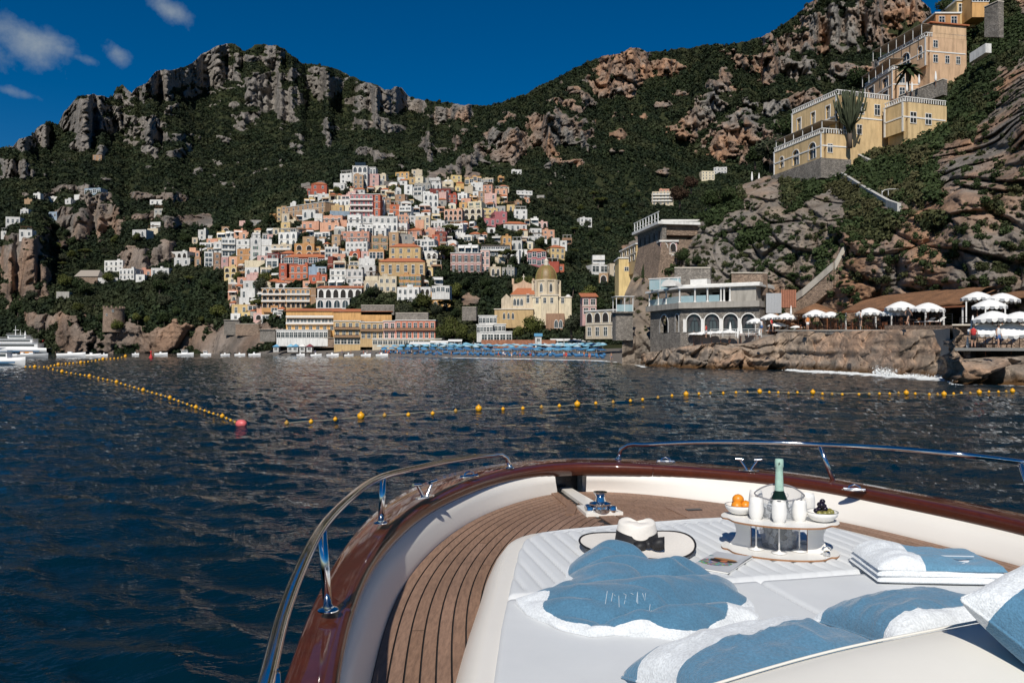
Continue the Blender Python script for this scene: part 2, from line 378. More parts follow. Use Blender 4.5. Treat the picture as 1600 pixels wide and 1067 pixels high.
def mtn_point(PXm, PYm, clean=False):
    D = samp(D1, PXm, PYm); rk = samp(ROCKm, PXm, PYm)
    x, z = (PXm - CX) / F * D, CAMZ + (HZ - PYm) / F * D
    far = sstep(420, 900, D); town = sstep(290, 420, PXm) * sstep(930, 860, PXm) * (1 - far)
    big = (ridged(x * .0045, D * .0045, z * .0025, 4, 41) - .6) * 100 * far
    mid = (ridged(x * .02, D * .010, z * .013, 5, 51, .58) - .55) * (16 + 34 * far) * (.4 + .7 * rk)
    f1, f2, cid = (0, 0, 0)
    fin = (ridged(x * .07, D * .05, z * .045, 5, 61, .6) - .55) * (9 + 16 * far) * (.2 + 1.0 * rk)
    sc1 = .075 - .035 * far; f1, f2, cid = worley(x * .05, D * .03, z * .04, 65); fin = fin + (sstep(0, .25, f2 - f1) * .6 + cid * 1.2 - 1.0) * (6 + 12 * far) * rk
    lay = (np.abs(((z + 22 * fbm(x * .01, D * .01, z * 0, 2, 71)) * .055) % 1 - .5) - .25) * 14 * rk * far
    k = (1 - .9 * town)
    k = k * sstep(0, 40, D - 240)
    return D - (big + mid + fin + lay) * k * .9, rk, x, z
Dm, rkm, xm, zm = mtn_point(PXm, PYm)
Xm = np.stack([(PXm - CX) / F * Dm, Dm, CAMZ + (HZ - PYm) / F * Dm], -1)
# the far side falls away behind the ridge
last = Xm[-1]; back = []
for i in range(1, 9):
    q = last.copy(); q[:, 1] += 30 * i ** 1.6; q[:, 0] *= q[:, 1] / last[:, 1]; q[:, 2] -= 16 * i ** 1.7; back.append(q)
Xm2 = np.concatenate([Xm, np.array(back)], 0)
warm = samp(WARM, PXm, PYm)
pad = lambda A, v=None: np.concatenate([A, np.repeat(A[-1:], 8, 0)], 0)
me = grid_mesh('mountain', Xm2, M_MTN, attrs={'rock': pad(rkm), 'warm': pad(warm)})
tag(mobj('mountain', me), kind='structure')

# ---- the near cliff on the right
nx = np.arange(900, 2000, 3.0); ny = np.arange(-230, 560, 3.0)
nc = [900, 1000, 1050, 1100, 1150, 1200, 1300, 1400, 1500, 1600, 1750, 2000]
nrw = [-230, -70, 0, 50, 100, 150, 200, 250, 300, 350, 400, 440, 480, 530]
ntb = [[300] * 6 + [290, 280, 260, 240, 220, 200], [290] * 6 + [270, 250, 230, 205, 175, 160],
 [285] * 6 + [250, 230, 212, 180, 145, 130], [285, 280, 275, 270, 265, 250, 235, 215, 195, 160, 125, 110], [280, 275, 270, 262, 250, 235, 215, 195, 178, 135, 105, 92],
 [275, 270, 262, 250, 232, 215, 192, 176, 158, 112, 92, 80], [270, 262, 250, 235, 215, 196, 165, 155, 132, 96, 82, 72], [260, 245, 225, 198, 180, 165, 146, 132, 108, 93, 82, 73],
 [240, 210, 180, 160, 150, 142, 132, 115, 97, 89, 79, 71], [215, 180, 160, 143, 138, 132, 120, 106.5, 94, 87, 78, 70], [190, 162, 148, 136, 132, 127, 116, 103, 92, 85.5, 77, 69.5],
 [170, 150, 140, 132, 129, 124, 113, 100, 90, 83, 75, 69], [150, 140, 136, 131, 127, 124, 113, 99, 90, 83.5, 76, 69], [128, 130, 131, 128, 126, 123, 112, 98, 89, 83, 76, 69]]
PXn, PYn = np.meshgrid(nx, ny); DN = table(nc, nrw, ntb, nx, ny, 6, 5)
def sampn(G, px, py):
    fx = np.clip((np.asarray(px, float) - nx[0]) / 3.0, 0, len(nx) - 1.001); fy = np.clip((np.asarray(py, float) - ny[0]) / 3.0, 0, len(ny) - 1.001)
    i = fx.astype(int); j = fy.astype(int); a = fx - i; b = fy - j
    return (G[j, i] * (1 - a) + G[j, i + 1] * a) * (1 - b) + (G[j + 1, i] * (1 - a) + G[j + 1, i + 1] * a) * b
NTOP = [(900,552),(940,540),(960,500),(985,440),(1000,412),(1030,385),(1060,362),(1090,338),(1110,318),(1140,297),(1170,283),(1210,275),(1230,262),(1262,235),(1300,215),(1330,190),(1360,165),(1400,120),(1440,75),(1462,40),(1487,12),(1510,-12),(1600,-80),(1760,-160),(2000,-220)]
VEG = [(1262,290,48,18,-15),(1355,350,42,30),(1400,240,80,46,-35),(1330,290,60,22,25),(1490,140,60,70,-35),(1545,50,60,60,-35),(1130,322,40,18,-25),(1185,372,26,14,-30),(1420,290,45,26,20),(1300,255,22,10),
       (1060,345,40,10,-25),(1140,285,44,11,-15),(1010,420,20,20),(1455,190,42,42),(1240,318,22,8),(1300,420,18,30,30),(1030,400,30,30),(1460,345,24,12)]
ROCKN = [(1300,330,20,14),(1440,400,150,60),(1565,300,45,140),(1240,400,80,60),(1375,215,14,12),(1475,300,16,24),(1180,420,70,26)]
wA = fbm(PXn * .05, PYn * .05, PXn * 0, 4, 5) - .5; wB = fbm(PXn * .05, PYn * .05, PXn * 0 + 7, 4, 9) - .5
VG = inside(PXn + wA * 40, PYn + wB * 40, VEG) + (fbm(PXn * .1, PYn * .1, PXn * 0, 4, 13) - .5) * .5
RN = 1 - sstep(.44, .56, VG)
ncx = np.concatenate([np.arange(972, 1640, 1.3), np.arange(1640, 2000, 6)]); ntop = np.interp(ncx, [a for a, b in NTOP], [b for a, b in NTOP]) + (fbm(ncx * .08, ncx * 0, ncx * 0, 4, 3) - .5) * 8
nb = np.interp(ncx, [900, 1035, 1062, 1200, 1600, 2000], [573, 571, 545, 523, 523, 523])
v2 = np.linspace(0, 1, 400)[:, None]; PXc = np.repeat(ncx[None], 400, 0); PYc = nb + (ntop - nb) * v2
def near_point(px, py):
    D = sampn(DN, px, py); rk = sampn(RN, px, py); x, z = (px - CX) / F * D, CAMZ + (HZ - py) / F * D
    # flatten the ground where the villas stand
    big = (ridged(x * .05, D * .012, z * .045, 4, 141) - .6) * 10 * (.5 + .5 * rk)
    mid = (ridged(x * .20, D * .03, z * .085 + x * .03, 5, 151, .55) - .55) * 4.6 * (.3 + .7 * rk)
    f1, f2, cid = worley(x * .30 + z * .05, D * .05, z * .17, 5); crk = (sstep(0, .2, f2 - f1) * .9 + cid * .9 - .9) * 2.0 * rk
    f1, f2, cid = worley(x * .8, D * .15, z * .62, 9); crk2 = (sstep(0, .2, f2 - f1) * .5 + cid * .5 - .5) * .55 * rk
    fin = (fbm(x * .8, D * .3, z * .8, 5, 161, .6) - .5) * 1.7
    edge = sstep(12, 30, py - np.interp(px, [a for a, b in NTOP], [b for a, b in NTOP])); edge = .4 + .6 * edge
    foot = np.maximum(sstep(523, 500, py), .8 * sstep(1060, 1040, px))
    vil = 1 - .8 * sstep(1.15, .85, np.sqrt(((px - 1300) / 105) ** 2 + ((py - 215) / 70) ** 2)) - .0
    vil = vil * (1 - .8 * sstep(1.15, .85, np.sqrt(((px - 1440) / 80) ** 2 + ((py - 90) / 60) ** 2)))
    vil = vil * (1 - .45 * sstep(1200, 1120, px))
    return D - (big + mid + crk + crk2 + fin) * edge * foot * vil + (1 - foot) * 0, rk
Dn, rkn = near_point(PXc, PYc)
Xn = np.stack([(PXc - CX) / F * Dn, Dn, CAMZ + (HZ - PYc) / F * Dn], -1)
last = Xn[-1]; back = []
for i in range(1, 7):
    q = last.copy(); q[:, 1] += 5 * i ** 1.6; q[:, 0] *= q[:, 1] / last[:, 1]; q[:, 2] -= 4 * i ** 1.7; back.append(q)
Xn2 = np.concatenate([Xn, np.array(back)], 0); pad6 = lambda A: np.concatenate([A, np.repeat(A[-1:], 6, 0)], 0)
wn = fbm(Xn[..., 0] * .05, Xn[..., 1] * .05, Xn[..., 2] * .05, 3, 77); wn = sstep(.35, .6, wn)
tag(mobj('cliff', grid_mesh('cliff', Xn2, M_CLIFF, attrs={'rock': pad6(rkn), 'warm': pad6(wn)})), kind='structure')

# ---- the rocky foreshore and the terrace ground
SH = [(985,566),(1005,571),(1060,574),(1130,576),(1220,577.5),(1300,581),(1400,587),(1478,591),(1494,600),(1560,602),(1640,604),(1760,614),(1960,640)]
ZT = [(985,1.2),(1010,1.9),(1060,2.6),(1110,3.1),(1165,3.4),(1195,4.2),(1225,4.9),(1300,4.7),(1480,4.55),(1488,4.5),(1496,1.8),(1560,2.1),(1640,2.3),(1960,2.4)]
shp = [PZ(a, b, 0) for a, b in SH]
s_px = np.concatenate([np.arange(985, 1640, .9), np.arange(1640, 1960, 5)]); s_py = np.interp(s_px, [a for a, b in SH], [b for a, b in SH]); s_zt = np.interp(s_px, [a for a, b in ZT], [b for a, b in ZT])
sd = (CAMZ * F) / (s_py - HZ); sx = (s_px - CX) / F * sd
tp = np.concatenate([np.linspace(-1.2, 5.5, 90), np.linspace(5.9, 45, 40)])[:, None]
Y = sd[None] + tp; X_ = (s_px[None] - CX) / F * Y
prof = sstep(-.6, 3.0, tp); prof = np.where(tp < -.6, 0, prof); Z = -1.2 + (s_zt[None] + 1.2) * prof
dsp1 = (ridged(X_ * .16, Y * .16, Z * .25, 4, 301) - .55) * 2.6; f1, f2, cid = worley(X_ * .23, Y * .23, Z * .5, 41); f1b, f2b, cidb = worley(X_ * .7, Y * .7, Z * 1.1, 47)
side = np.exp(-((tp - 1.2) / 2.6) ** 2)
dy = (dsp1 + cid * 2.2 - 1 + sstep(0, .18, f2 - f1) * .9 - .9 + cidb * .5 + sstep(0, .15, f2b - f1b) * .25 + (fbm(X_ * 1.5, Y * 1.5, Z * 1.5, 4, 303) - .5) * .7) * side
strat = (np.abs((Z * .75 + .5 * fbm(X_ * .1, Y * .1, Z * 0, 2, 305)) % 1 - .5) - .25) * 1.8 * side
Y2 = Y - dy - strat; flat = sstep(2.5, 4.0, tp)
Z2 = Z + (fbm(X_ * .4, Y * .4, Z * 0, 4, 307) - .5) * 1.5 * side * sstep(0, 1, Z + .5) * (s_zt[None] < 4.45) + (cid - .5) * .8 * side * (s_zt[None] < 4.45) * prof
Z2 = np.minimum(Z2, s_zt[None] + .35 * (1 - flat))
SHX = np.stack([(s_px[None] - CX) / F * Y + (vnoise(X_ * .8, Y * .8, Z, 309) - .5) * .3, Y2, Z2], -1)
tag(mobj('rocky_shore', grid_mesh('rocky_shore', SHX, M_SHORE, attrs={'rock': np.ones(Z.shape), 'warm': sstep(.4, .6, fbm(X_ * .12, Y * .12, Z * .3, 3, 311))})), kind='structure')

# ---- beach
def beach_mat():
    m = MN('sand'); c = m.co('Object'); n = m.noise(.6, 8, .7, c)
    m.set(Base_Color=m.ramp(n, [(.3, (.09, .08, .07)), (.7, (.17, .15, .13))]), Roughness=.95); m.bump(n, .5, .3); return m.m
BW = [(400,553),(440,554),(560,555),(700,558),(850,560.5),(940,562.5),(985,568),(1010,572)]
b_px = np.arange(400, 1012, 4.); b_d = CAMZ * F / (np.interp(b_px, [a for a, b in BW], [b for a, b in BW]) - HZ)
far_d = np.interp(b_px, [400, 440, 560, 700, 850, 1010], [362, 352, 325, 305, 290, 275]); tt = np.linspace(-.12, 1, 40)[:, None]
BY = b_d + (far_d - b_d) * tt; BZ = np.where(tt < 0, tt * 6, 2.7 * tt ** .7 if True else 0); BZ = np.where(tt < 0, tt * 6, 2.7 * np.abs(tt) ** .7) + (vnoise((b_px[None] - CX) / F * BY * .2, BY * .2, BY * 0, 3) - .5) * .25
def beach_z(px, d):
    bd = CAMZ * F / (np.interp(px, [a for a, b in BW], [b for a, b in BW]) - HZ); fd = np.interp(px, [400, 440, 560, 700, 850, 1010], [362, 352, 325, 305, 290, 275])
    return 2.7 * max(0, min(1, (d - bd) / (fd - bd))) ** .7
BX = (b_px[None] - CX) / F * BY
tag(mobj('beach', grid_mesh('beach', np.stack([BX, BY, BZ], -1), beach_mat())), kind='structure')

# ---- the sea
def sea_mat():
    m = MN('sea_water'); c = m.co('Object')
    n0 = m.noise(.02, 4, .6, c)
    n1 = m.noise(.55, 6, .65, m.co('Object', (.55, 1, 1)), .6); n2 = m.noise(2.6, 5, .65, m.co('Object', (.6, 1, 1)), .5); n3 = m.noise(9, 4, .6, c, .3)
    h = m.math('ADD', m.math('ADD', m.math('MULTIPLY', n1, .55), m.math('MULTIPLY', n2, .13)), m.math('MULTIPLY', n3, .012))
    col = m.mix(m.ramp(n0, [(.4, 0), (.6, 1)]), (.0006, .0110, .0200), (.0012, .0160, .0270))
    fo = m.attr('foam'); fn = m.noise(1.1, 8, .75, c, .8); ff = m.ramp(m.math('ADD', fo, m.math('MULTIPLY', m.math('SUBTRACT', fn, .5), 1.5)), [(.48, 0), (.66, 1)])
    col = m.mix(ff, col, (.75, .78, .78))
    m.set(Base_Color=col, Roughness=m.mix(ff, .035, .7), IOR=1.33, Specular_IOR_Level=.27)
    m.bump(h, .34, 1.0); return m.m
ang = np.concatenate([np.linspace(-75, -42, 20), np.linspace(-41.5, 41.5, 620), np.linspace(42, 75, 20)]) * math.pi / 180
rad = np.concatenate([[.3], np.geomspace(1.2, 260, 620), np.geomspace(266, 9000, 30)])
AN, RD = np.meshgrid(ang, rad); WX = RD * np.sin(AN); WY = RD * np.cos(AN) - 2 * 0
def waves(x, y):
    z = 0; r_ = random.Random(3)
    for i in range(34):
        lam = .55 * 1.15 ** i if i < 22 else r_.uniform(.5, 2.2); a = R(r_.gauss(75, 34)); k = 2 * math.pi / lam; ph = r_.uniform(0, 6.28)
        am = .0066 * lam ** .62 * (.55 if lam > 4 else 1) * (.6 if lam > 9 else 1)
        s = np.sin(k * (x * math.cos(a) + y * math.sin(a)) + ph + 1.3 * vnoise(x / lam / 4, y / lam / 4, x * 0 + i, 77))
        z = z + am * (1 - 2 * np.abs(s) ** .8 if i % 2 else s)
    return z
WZ = waves(WX, WY) * sstep(400, 200, RD) * (.75 + .5 * fbm(WX * .05, WY * .05, WX * 0, 2, 88)) * 1.0
wpx = CX + WX / np.maximum(WY, .1) * F; wpy = HZ + CAMZ * F / np.maximum(WY, .1)
sh_py = np.interp(wpx, [400, 560, 700, 850, 940] + [a for a, b in SH], [553.5, 555, 558, 560.5, 562.5] + [b for a, b in SH]); sh_d = CAMZ * F / (sh_py - HZ)
dist = sh_d - WY
foam = np.zeros(WX.shape)
def fband(p0, p1, width, amp):
    k = sstep(p0 - 12, p0 + 12, wpx) * sstep(p1 + 12, p1 - 12, wpx); return k * amp * sstep(width, width * .15, np.abs(dist - width * .35))
for a in ((690, 1010, 13, .95), (1225, 1490, 6.5, .95), (1340, 1440, 8, .6), (1010, 1230, 1.2, .5), (1490, 1620, 1.2, .55), (440, 690, 3, .4)): foam = np.maximum(foam, fband(*a))
foam = foam * (WY > 30) * (np.abs(AN) < .9)
WZ = WZ + foam * .25 * sstep(0, .6, foam) * fbm(WX * .6, WY * .6, WX * 0, 3, 99) * (wpx > 1200)
tag(mobj('sea', grid_mesh('sea', np.stack([WX, WY, WZ], -1), sea_mat(), attrs={'foam': foam}, flip=True)), kind='structure')
# ---------------------------------------------------------------- vegetation
def leafmat(name, c1, c2, c3=None):
    m = MN(name); r = m.rand(); c = m.co('Object'); n = m.noise(2.2, 4, .7, c)
    a = m.mix(r, c1, c2); a = m.mix(m.ramp(m.noise(.009, 4, .65, m.N('ShaderNodeNewGeometry').outputs['Position']), [(.40, .55), (.60, 0)]), a, (.010, .016, .009)); b = m.mix(m.ramp(n, [(.3, .55), (.7, 1.25)]), 0., 0.)
    a = m.mix(1, a, m.ramp(n, [(.3, .6), (.7, 1.3)]), 'MULTIPLY')
    if c3: a = m.mix(m.ramp(m.noise(.02, 3, .6, m.N('ShaderNodeNewGeometry').outputs['Position']), [(.5, 0), (.68, .8)]), a, c3)
    m.set(Base_Color=a, Roughness=.75); m.b.inputs['Specular IOR Level'].default_value = .18
    MATS[name] = m.m; return m.m
L_WOOD = leafmat('foliage_dark', (.010, .020, .009), (.032, .046, .018), (.055, .060, .026))
L_SCRUB = leafmat('foliage_scrub', (.024, .034, .013), (.075, .080, .032), (.10, .085, .040))
L_PINE = leafmat('foliage_pine', (.085, .098, .022), (.110, .120, .030))
L_GREEN = leafmat('foliage_green', (.026, .042, .014), (.045, .065, .022))
L_OLIVE = leafmat('foliage_olive', (.050, .060, .034), (.066, .074, .042))
L_RUST = leafmat('foliage_rust', (.10, .055, .03), (.13, .06, .05))
L_BRIGHT = leafmat('foliage_bright', (.075, .095, .018), (.11, .12, .03))
BARK = plain('bark', (.10, .075, .055), .9, scale=8)
def leaf_clump(n, seed, rx=1, ry=1, rz=.8, size=.35, lobes=5, fill=.45, flat=0):
    "n leaf clumps as small bent quads spread through a lobed crown"
    r_ = np.random.default_rng(seed)
    lc = r_.normal(size=(lobes, 3)); lc /= np.linalg.norm(lc, axis=1)[:, None]; lc *= r_.uniform(.25, .6, (lobes, 1)); lr = r_.uniform(.38, .62, lobes)
    k = r_.integers(0, lobes, n); d = r_.normal(size=(n, 3)); d /= np.linalg.norm(d, axis=1)[:, None]; rad = r_.uniform(fill, 1, (n, 1)) ** .5
    p = lc[k] + d * rad * lr[k][:, None]; p = p * [rx, ry, rz]
    nrm = d + r_.normal(size=(n, 3)) * .55; nrm /= np.linalg.norm(nrm, axis=1)[:, None]
    if flat: nrm[:, 2] += flat; nrm /= np.linalg.norm(nrm, axis=1)[:, None]
    a = np.cross(nrm, r_.normal(size=(n, 3))); a /= np.linalg.norm(a, axis=1)[:, None]; b = np.cross(nrm, a)
    s = size * r_.uniform(.6, 1.25, (n, 1)); a *= s; b *= s * r_.uniform(.5, .9, (n, 1))
    return np.stack([p - a, p - b + nrm * s * .15, p + a, p + b + nrm * s * .15], 1)
def tuft_obj(name, n, seed, mat, **k):
    V = leaf_clump(n, seed, **k); me = soup_mesh(name, V, 4, mat); return bpy.data.objects.new(name, me)
def scatter(name, pts, scl, srcs, label=None, cat=None):
    "a cloud of points that carries instances of the leaf clumps: countless bushes as one object per kind"
    sel = rng.integers(0, len(srcs), len(pts)); out = []
    for k, src in enumerate(srcs):
        m_ = sel == k; pk = pts[m_]; sk = scl[m_]
        me = bpy.data.meshes.new(name); me.vertices.add(len(pk)); me.vertices.foreach_set('co', pk.reshape(-1).astype(np.float32))
        a = me.attributes.new('sc', 'FLOAT', 'POINT'); a.data.foreach_set('value', sk.astype(np.float32))
        a = me.attributes.new('rt', 'FLOAT_VECTOR', 'POINT'); rt = np.zeros((len(pk), 3)); rt[:, 2] = rng.uniform(0, 6.28, len(pk)); rt[:, 0] = rng.normal(0, .18, len(pk)); a.data.foreach_set('vector', rt.reshape(-1).astype(np.float32))
        o = mobj(name, me); ng = bpy.data.node_groups.new(name, 'GeometryNodeTree')
        ng.interface.new_socket('Geometry', in_out='INPUT', socket_type='NodeSocketGeometry'); ng.interface.new_socket('Geometry', in_out='OUTPUT', socket_type='NodeSocketGeometry')
        N = ng.nodes.new; gi, go, ip, oi = N('NodeGroupInput'), N('NodeGroupOutput'), N('GeometryNodeInstanceOnPoints'), N('GeometryNodeObjectInfo')
        oi.inputs['Object'].default_value = src; oi.inputs['As Instance'].default_value = True
        at = N('GeometryNodeInputNamedAttribute'); at.data_type = 'FLOAT'; at.inputs[0].default_value = 'sc'
        ar = N('GeometryNodeInputNamedAttribute'); ar.data_type = 'FLOAT_VECTOR'; ar.inputs[0].default_value = 'rt'
        ng.links.new(gi.outputs[0], ip.inputs['Points']); ng.links.new(oi.outputs['Geometry'], ip.inputs['Instance'])
        ng.links.new(at.outputs[0], ip.inputs['Scale']); ng.links.new(ar.outputs[0], ip.inputs['Rotation']); ng.links.new(ip.outputs[0], go.inputs[0])
        md = o.modifiers.new('scatter', 'NODES'); md.node_group = ng
        tag(o, label, cat, kind='stuff'); out.append(o)
    return out
HOUSE_BOXES = []        # filled by the town, read by the scatter: keeps bushes off the walls
def clear_of_houses(px, py, m=1.0):
    ok = np.ones(len(px), bool)
    for x0, x1, y0, y1 in HOUSE_BOXES: ok &= ~((px > x0 - m) & (px < x1 + m) & (py > y0 + .0 * (y1 - y0)) & (py < y1 + 2.5))
    return ok
def plant_mountain():
    src = [tuft_obj('wood_tuft', 90, 3 + i, L_WOOD, rz=.85, size=.30, lobes=5) for i in range(4)]
    n = 190000; px = rng.uniform(-60, 1660, n); py = rng.uniform(-20, 556, n); t = spine(px)
    ok = (py > t + 1.5) & (py < 553 - sstep(430, 470, px) * 16); px, py = px[ok], py[ok]
    # leave out what the near cliff hides
    ok = ~((px > 1010) & (py > np.interp(px, [a for a, b in NTOP], [b for a, b in NTOP]) + 25)); px, py = px[ok], py[ok]
    rk = samp(ROCKm, px, py) + (fbm(px * .12, py * .12, px * 0, 3, 501) - .5) * .9
    ok = (rk < .34) | ((rk < .75) & (rng.uniform(size=len(px)) < .10)); px, py = px[ok], py[ok]
    ok = clear_of_houses(px, py); px, py = px[ok], py[ok]
    intown = sstep(300, 400, px) * sstep(910, 870, px) * sstep(300, 340, py)
    cl = fbm(px * .05, py * .07, px * 0, 3, 503); ok = (cl > .36) | (rng.uniform(size=len(px)) < .45); px, py = px[ok], py[ok]
    D, _, _, _ = mtn_point(px, py); Z = CAMZ + (HZ - py) / F * D
    s = np.where(D > 900, rng.uniform(2.2, 5.4, len(D)), np.where(D > 560, rng.uniform(1.5, 4.2, len(D)), rng.uniform(1.3, 3.2, len(D))))
    keep = rng.uniform(size=len(D)) < np.clip(.30 + .5 * (D / 1400), 0, 1); px, py, D, Z, s = px[keep], py[keep], D[keep], Z[keep], s[keep]
    pts = np.stack([(px - CX) / F * D, D, Z + s * .15], 1)
    scatter('woodland', pts, s, src, 'dark green woodland and scrub covering the slopes behind the town', 'woodland')
    return len(pts)
def plant_cliff():
    src = [tuft_obj('scrub_tuft', 240, 23 + i, L_SCRUB, rz=.75, size=.17, lobes=7) for i in range(4)]
    src2 = [tuft_obj('bush_tuft', 260, 33 + i, L_GREEN, rz=.8, size=.17, lobes=7) for i in range(3)]
    n = 56000; px = rng.uniform(960, 1660, n); py = rng.uniform(-60, 520, n)
    ok = py > np.interp(px, [a for a, b in NTOP], [b for a, b in NTOP]) + 3; px, py = px[ok], py[ok]
    rk = sampn(RN, px, py) + (fbm(px * .09, py * .09, px * 0, 4, 511) - .5) * .7
    u = rng.uniform(size=len(px)); ok = (rk < .45) | ((rk < .9) & (u < .10)) | ((u < .17) & (px < 1300) & (py < 440)) | ((u < .085)); px, py = px[ok], py[ok]
    ok = clear_of_houses(px, py, .5); px, py = px[ok], py[ok]
    D, _ = near_point(px, py); Z = CAMZ + (HZ - py) / F * D
    s = rng.uniform(.35, 1.15, len(D)) ** 1.4 * 1.15 * np.where(sampn(RN, px, py) < .4, 1.2, .65)
    keep = rng.uniform(size=len(D)) < .62; px, py, D, Z, s = px[keep], py[keep], D[keep], Z[keep], s[keep]
    pts = np.stack([(px - CX) / F * D, D - s * .2, Z], 1)
    g_ = fbm(px * .03, py * .03, px * 0, 3, 513) > .5
    scatter('cliff_scrub', pts[~g_], s[~g_], src, 'dry olive green scrub growing in the cliff rock below the villas', 'scrub')
    scatter('cliff_bushes', pts[g_], s[g_], src2, 'deep green bushes growing on the cliff around the yellow villas', 'bushes')
# ---- single trees
TREE_PROTO = {}
def tree_proto(kind):
    if kind in TREE_PROTO: return TREE_PROTO[kind]
    t = MB(); V = []
    r_ = random.Random(hash(kind) % 1000 if False else {'round': 1, 'pine': 2, 'cypress': 3, 'palm': 4, 'olive': 5, 'rust': 6, 'cactus': 7, 'stonepine': 8}[kind])
    if kind in ('round', 'olive', 'rust', 'stonepine'):
        t.tube([(0, 0, -.6), (.04, 0, .8), (0, .1, 1.7)], [.2, .15, .1], 7)
        for i in range(6):
            a = i * 1.05; t.tube([(0, .05, 1.2 + .1 * i), (.5 * math.cos(a), .5 * math.sin(a), 2 + .15 * i), (.95 * math.cos(a), .95 * math.sin(a), 2.6 + .2 * i)], [.09, .06, .02], 5)
        V = leaf_clump(2400, 7, 1.75, 1.75, 1.75, .15, 15); V[..., 2] += 2.55
        mat = {'round': L_GREEN, 'olive': L_OLIVE, 'rust': L_RUST, 'stonepine': L_PINE}[kind]
    elif kind == 'pine':
        t.tube([(0, 0, -.6), (.1, 0, 1.6), (.0, .1, 3.2)], [.22, .17, .12], 7)
        for i in range(8):
            a = i * .8; t.tube([(0, .05, 2.2 + .1 * i), (.8 * math.cos(a), .8 * math.sin(a), 3.2), (1.7 * math.cos(a), 1.7 * math.sin(a), 3.8)], [.09, .06, .02], 5)
        V = []
        for i in range(9):
            a = i * 2.4; rr = .28 * math.sqrt(i); W = leaf_clump(260, 70 + i, 1.15, 1.15, .6, .15, 5, flat=.6); W[..., 0] += rr * 2.1 * math.cos(a); W[..., 1] += rr * 2.1 * math.sin(a); W[..., 2] += 4.0 - rr * .55 + r_.uniform(-.2, .2); V.append(W)
        V = np.concatenate(V); mat = L_PINE
    elif kind == 'cypress':
        t.tube([(0, 0, -.6), (0, 0, 1.2)], [.14, .1], 6)
        V = leaf_clump(1100, 9, 1, 1, 1, .16, 9); z = V[..., 2]; hh = (z + 1) / 2
        V[..., 0] *= .62 * (1.05 - hh) + .1; V[..., 1] *= .62 * (1.05 - hh) + .1; V[..., 2] = .4 + hh * 5.2; mat = L_WOOD
    elif kind == 'palm':
        t.tube([(0, 0, -.6), (.1, 0, 1.5), (.0, 0, 3.0), (.05, 0, 3.6)], [.2, .17, .17, .2], 8); V = []
        for i in range(34):
            a = i * 2.4; el = r_.uniform(-.5, 1.1); L = r_.uniform(1.5, 2.1); prev = None
            for k in range(9):
                s = k / 8; x = L * s; z = math.sin(el) * L * s - 1.1 * s * s; w = .02 + .22 * math.sin(math.pi * min(1, s * 1.05 + .05))
                x *= math.cos(el) * .6 + .4
                cur = (Vector((x * math.cos(a) - w * math.sin(a), x * math.sin(a) + w * math.cos(a), 3.7 + z - w * .5)), Vector((x * math.cos(a), x * math.sin(a), 3.7 + z)), Vector((x * math.cos(a) + w * math.sin(a), x * math.sin(a) - w * math.cos(a), 3.7 + z - w * .5)))
                if prev: V += [[prev[0], cur[0], cur[1], prev[1]], [prev[1], cur[1], cur[2], prev[2]]]
                prev = cur
        V = np.array([[tuple(q) for q in f] for f in V]); mat = L_GREEN
    elif kind == 'cactus':      # a tall candelabra cactus
        t.tube([(0, 0, -.6), (0, 0, 1.2)], [.25, .2], 7); V = np.zeros((0, 4, 3)); mb2 = MB()
        for i in range(70):
            a = r_.uniform(0, 6.28); rr = r_.uniform(.1, 1.0); h = r_.uniform(3.2, 5.6) * (1 - .15 * rr)
            p = [(.15 * math.cos(a), .15 * math.sin(a), r_.uniform(.8, 1.6)), (rr * 1.0 * math.cos(a), rr * 1.0 * math.sin(a), r_.uniform(1.8, 3.0)), (rr * 1.5 * math.cos(a + .1), rr * 1.5 * math.sin(a + .1), h * .8), (rr * 1.7 * math.cos(a), rr * 1.7 * math.sin(a), h)]
            mb2.tube(p, [.07, .09, .10, .05], 5)
        mat = L_OLIVE
        TREE_PROTO[kind] = (t.mesh('trunk', BARK, True), mb2.mesh('crown', mat, True)); return TREE_PROTO[kind]
    TREE_PROTO[kind] = (t.mesh('trunk', BARK, True), soup_mesh('crown', V, 4, mat)); return TREE_PROTO[kind]
def tree(kind, p, h, label, name=None, group=None, w=1.0, cat='tree'):
    base = {'round': 4.4, 'olive': 4.4, 'rust': 4.4, 'pine': 4.8, 'cypress': 5.6, 'palm': 5.0, 'cactus': 5.6, 'stonepine': 4.4}[kind]
    s = h / base; o = thing(name or {'round': 'broadleaf_tree', 'olive': 'olive_tree', 'rust': 'flowering_tree', 'pine': 'umbrella_pine', 'stonepine': 'bushy_pine', 'cypress': 'cypress_tree', 'palm': 'palm_tree', 'cactus': 'candelabra_cactus'}[kind], label, cat, p, random.uniform(0, 6), group)
    o.scale = (s * w, s * w, s); a, b = tree_proto(kind); mobj('trunk', a, o); mobj('crown', b, o); return o
# ---------------------------------------------------------------- the town
WC = {'w': (.74, .73, .70), 'c': (.70, .60, .44), 'y': (.66, .48, .24), 'o': (.62, .35, .15), 's': (.70, .38, .26), 'p': (.66, .42, .38), 'r': (.48, .13, .08), 't': (.42, .27, .17), 'g': (.42, .40, .36), 'd': (.22, .06, .05), 'n': (.50, .18, .19), 'b': (.33, .42, .52), 'k': (.10, .09, .08), 'x': (.68, .25, .16)}
CN = {'w': 'white', 'c': 'cream', 'y': 'yellow', 'o': 'orange', 's': 'salmon', 'p': 'pale pink', 'r': 'red', 't': 'tan', 'g': 'grey', 'd': 'dark red', 'n': 'raspberry pink', 'b': 'blue grey', 'k': 'dark', 'x': 'salmon red'}
WM = {k: wallmat('plaster_' + CN[k].replace(' ', '_'), v) for k, v in WC.items()}
M_FRAME = plain('window_frame_white', (.72, .71, .68), .6, scale=2)
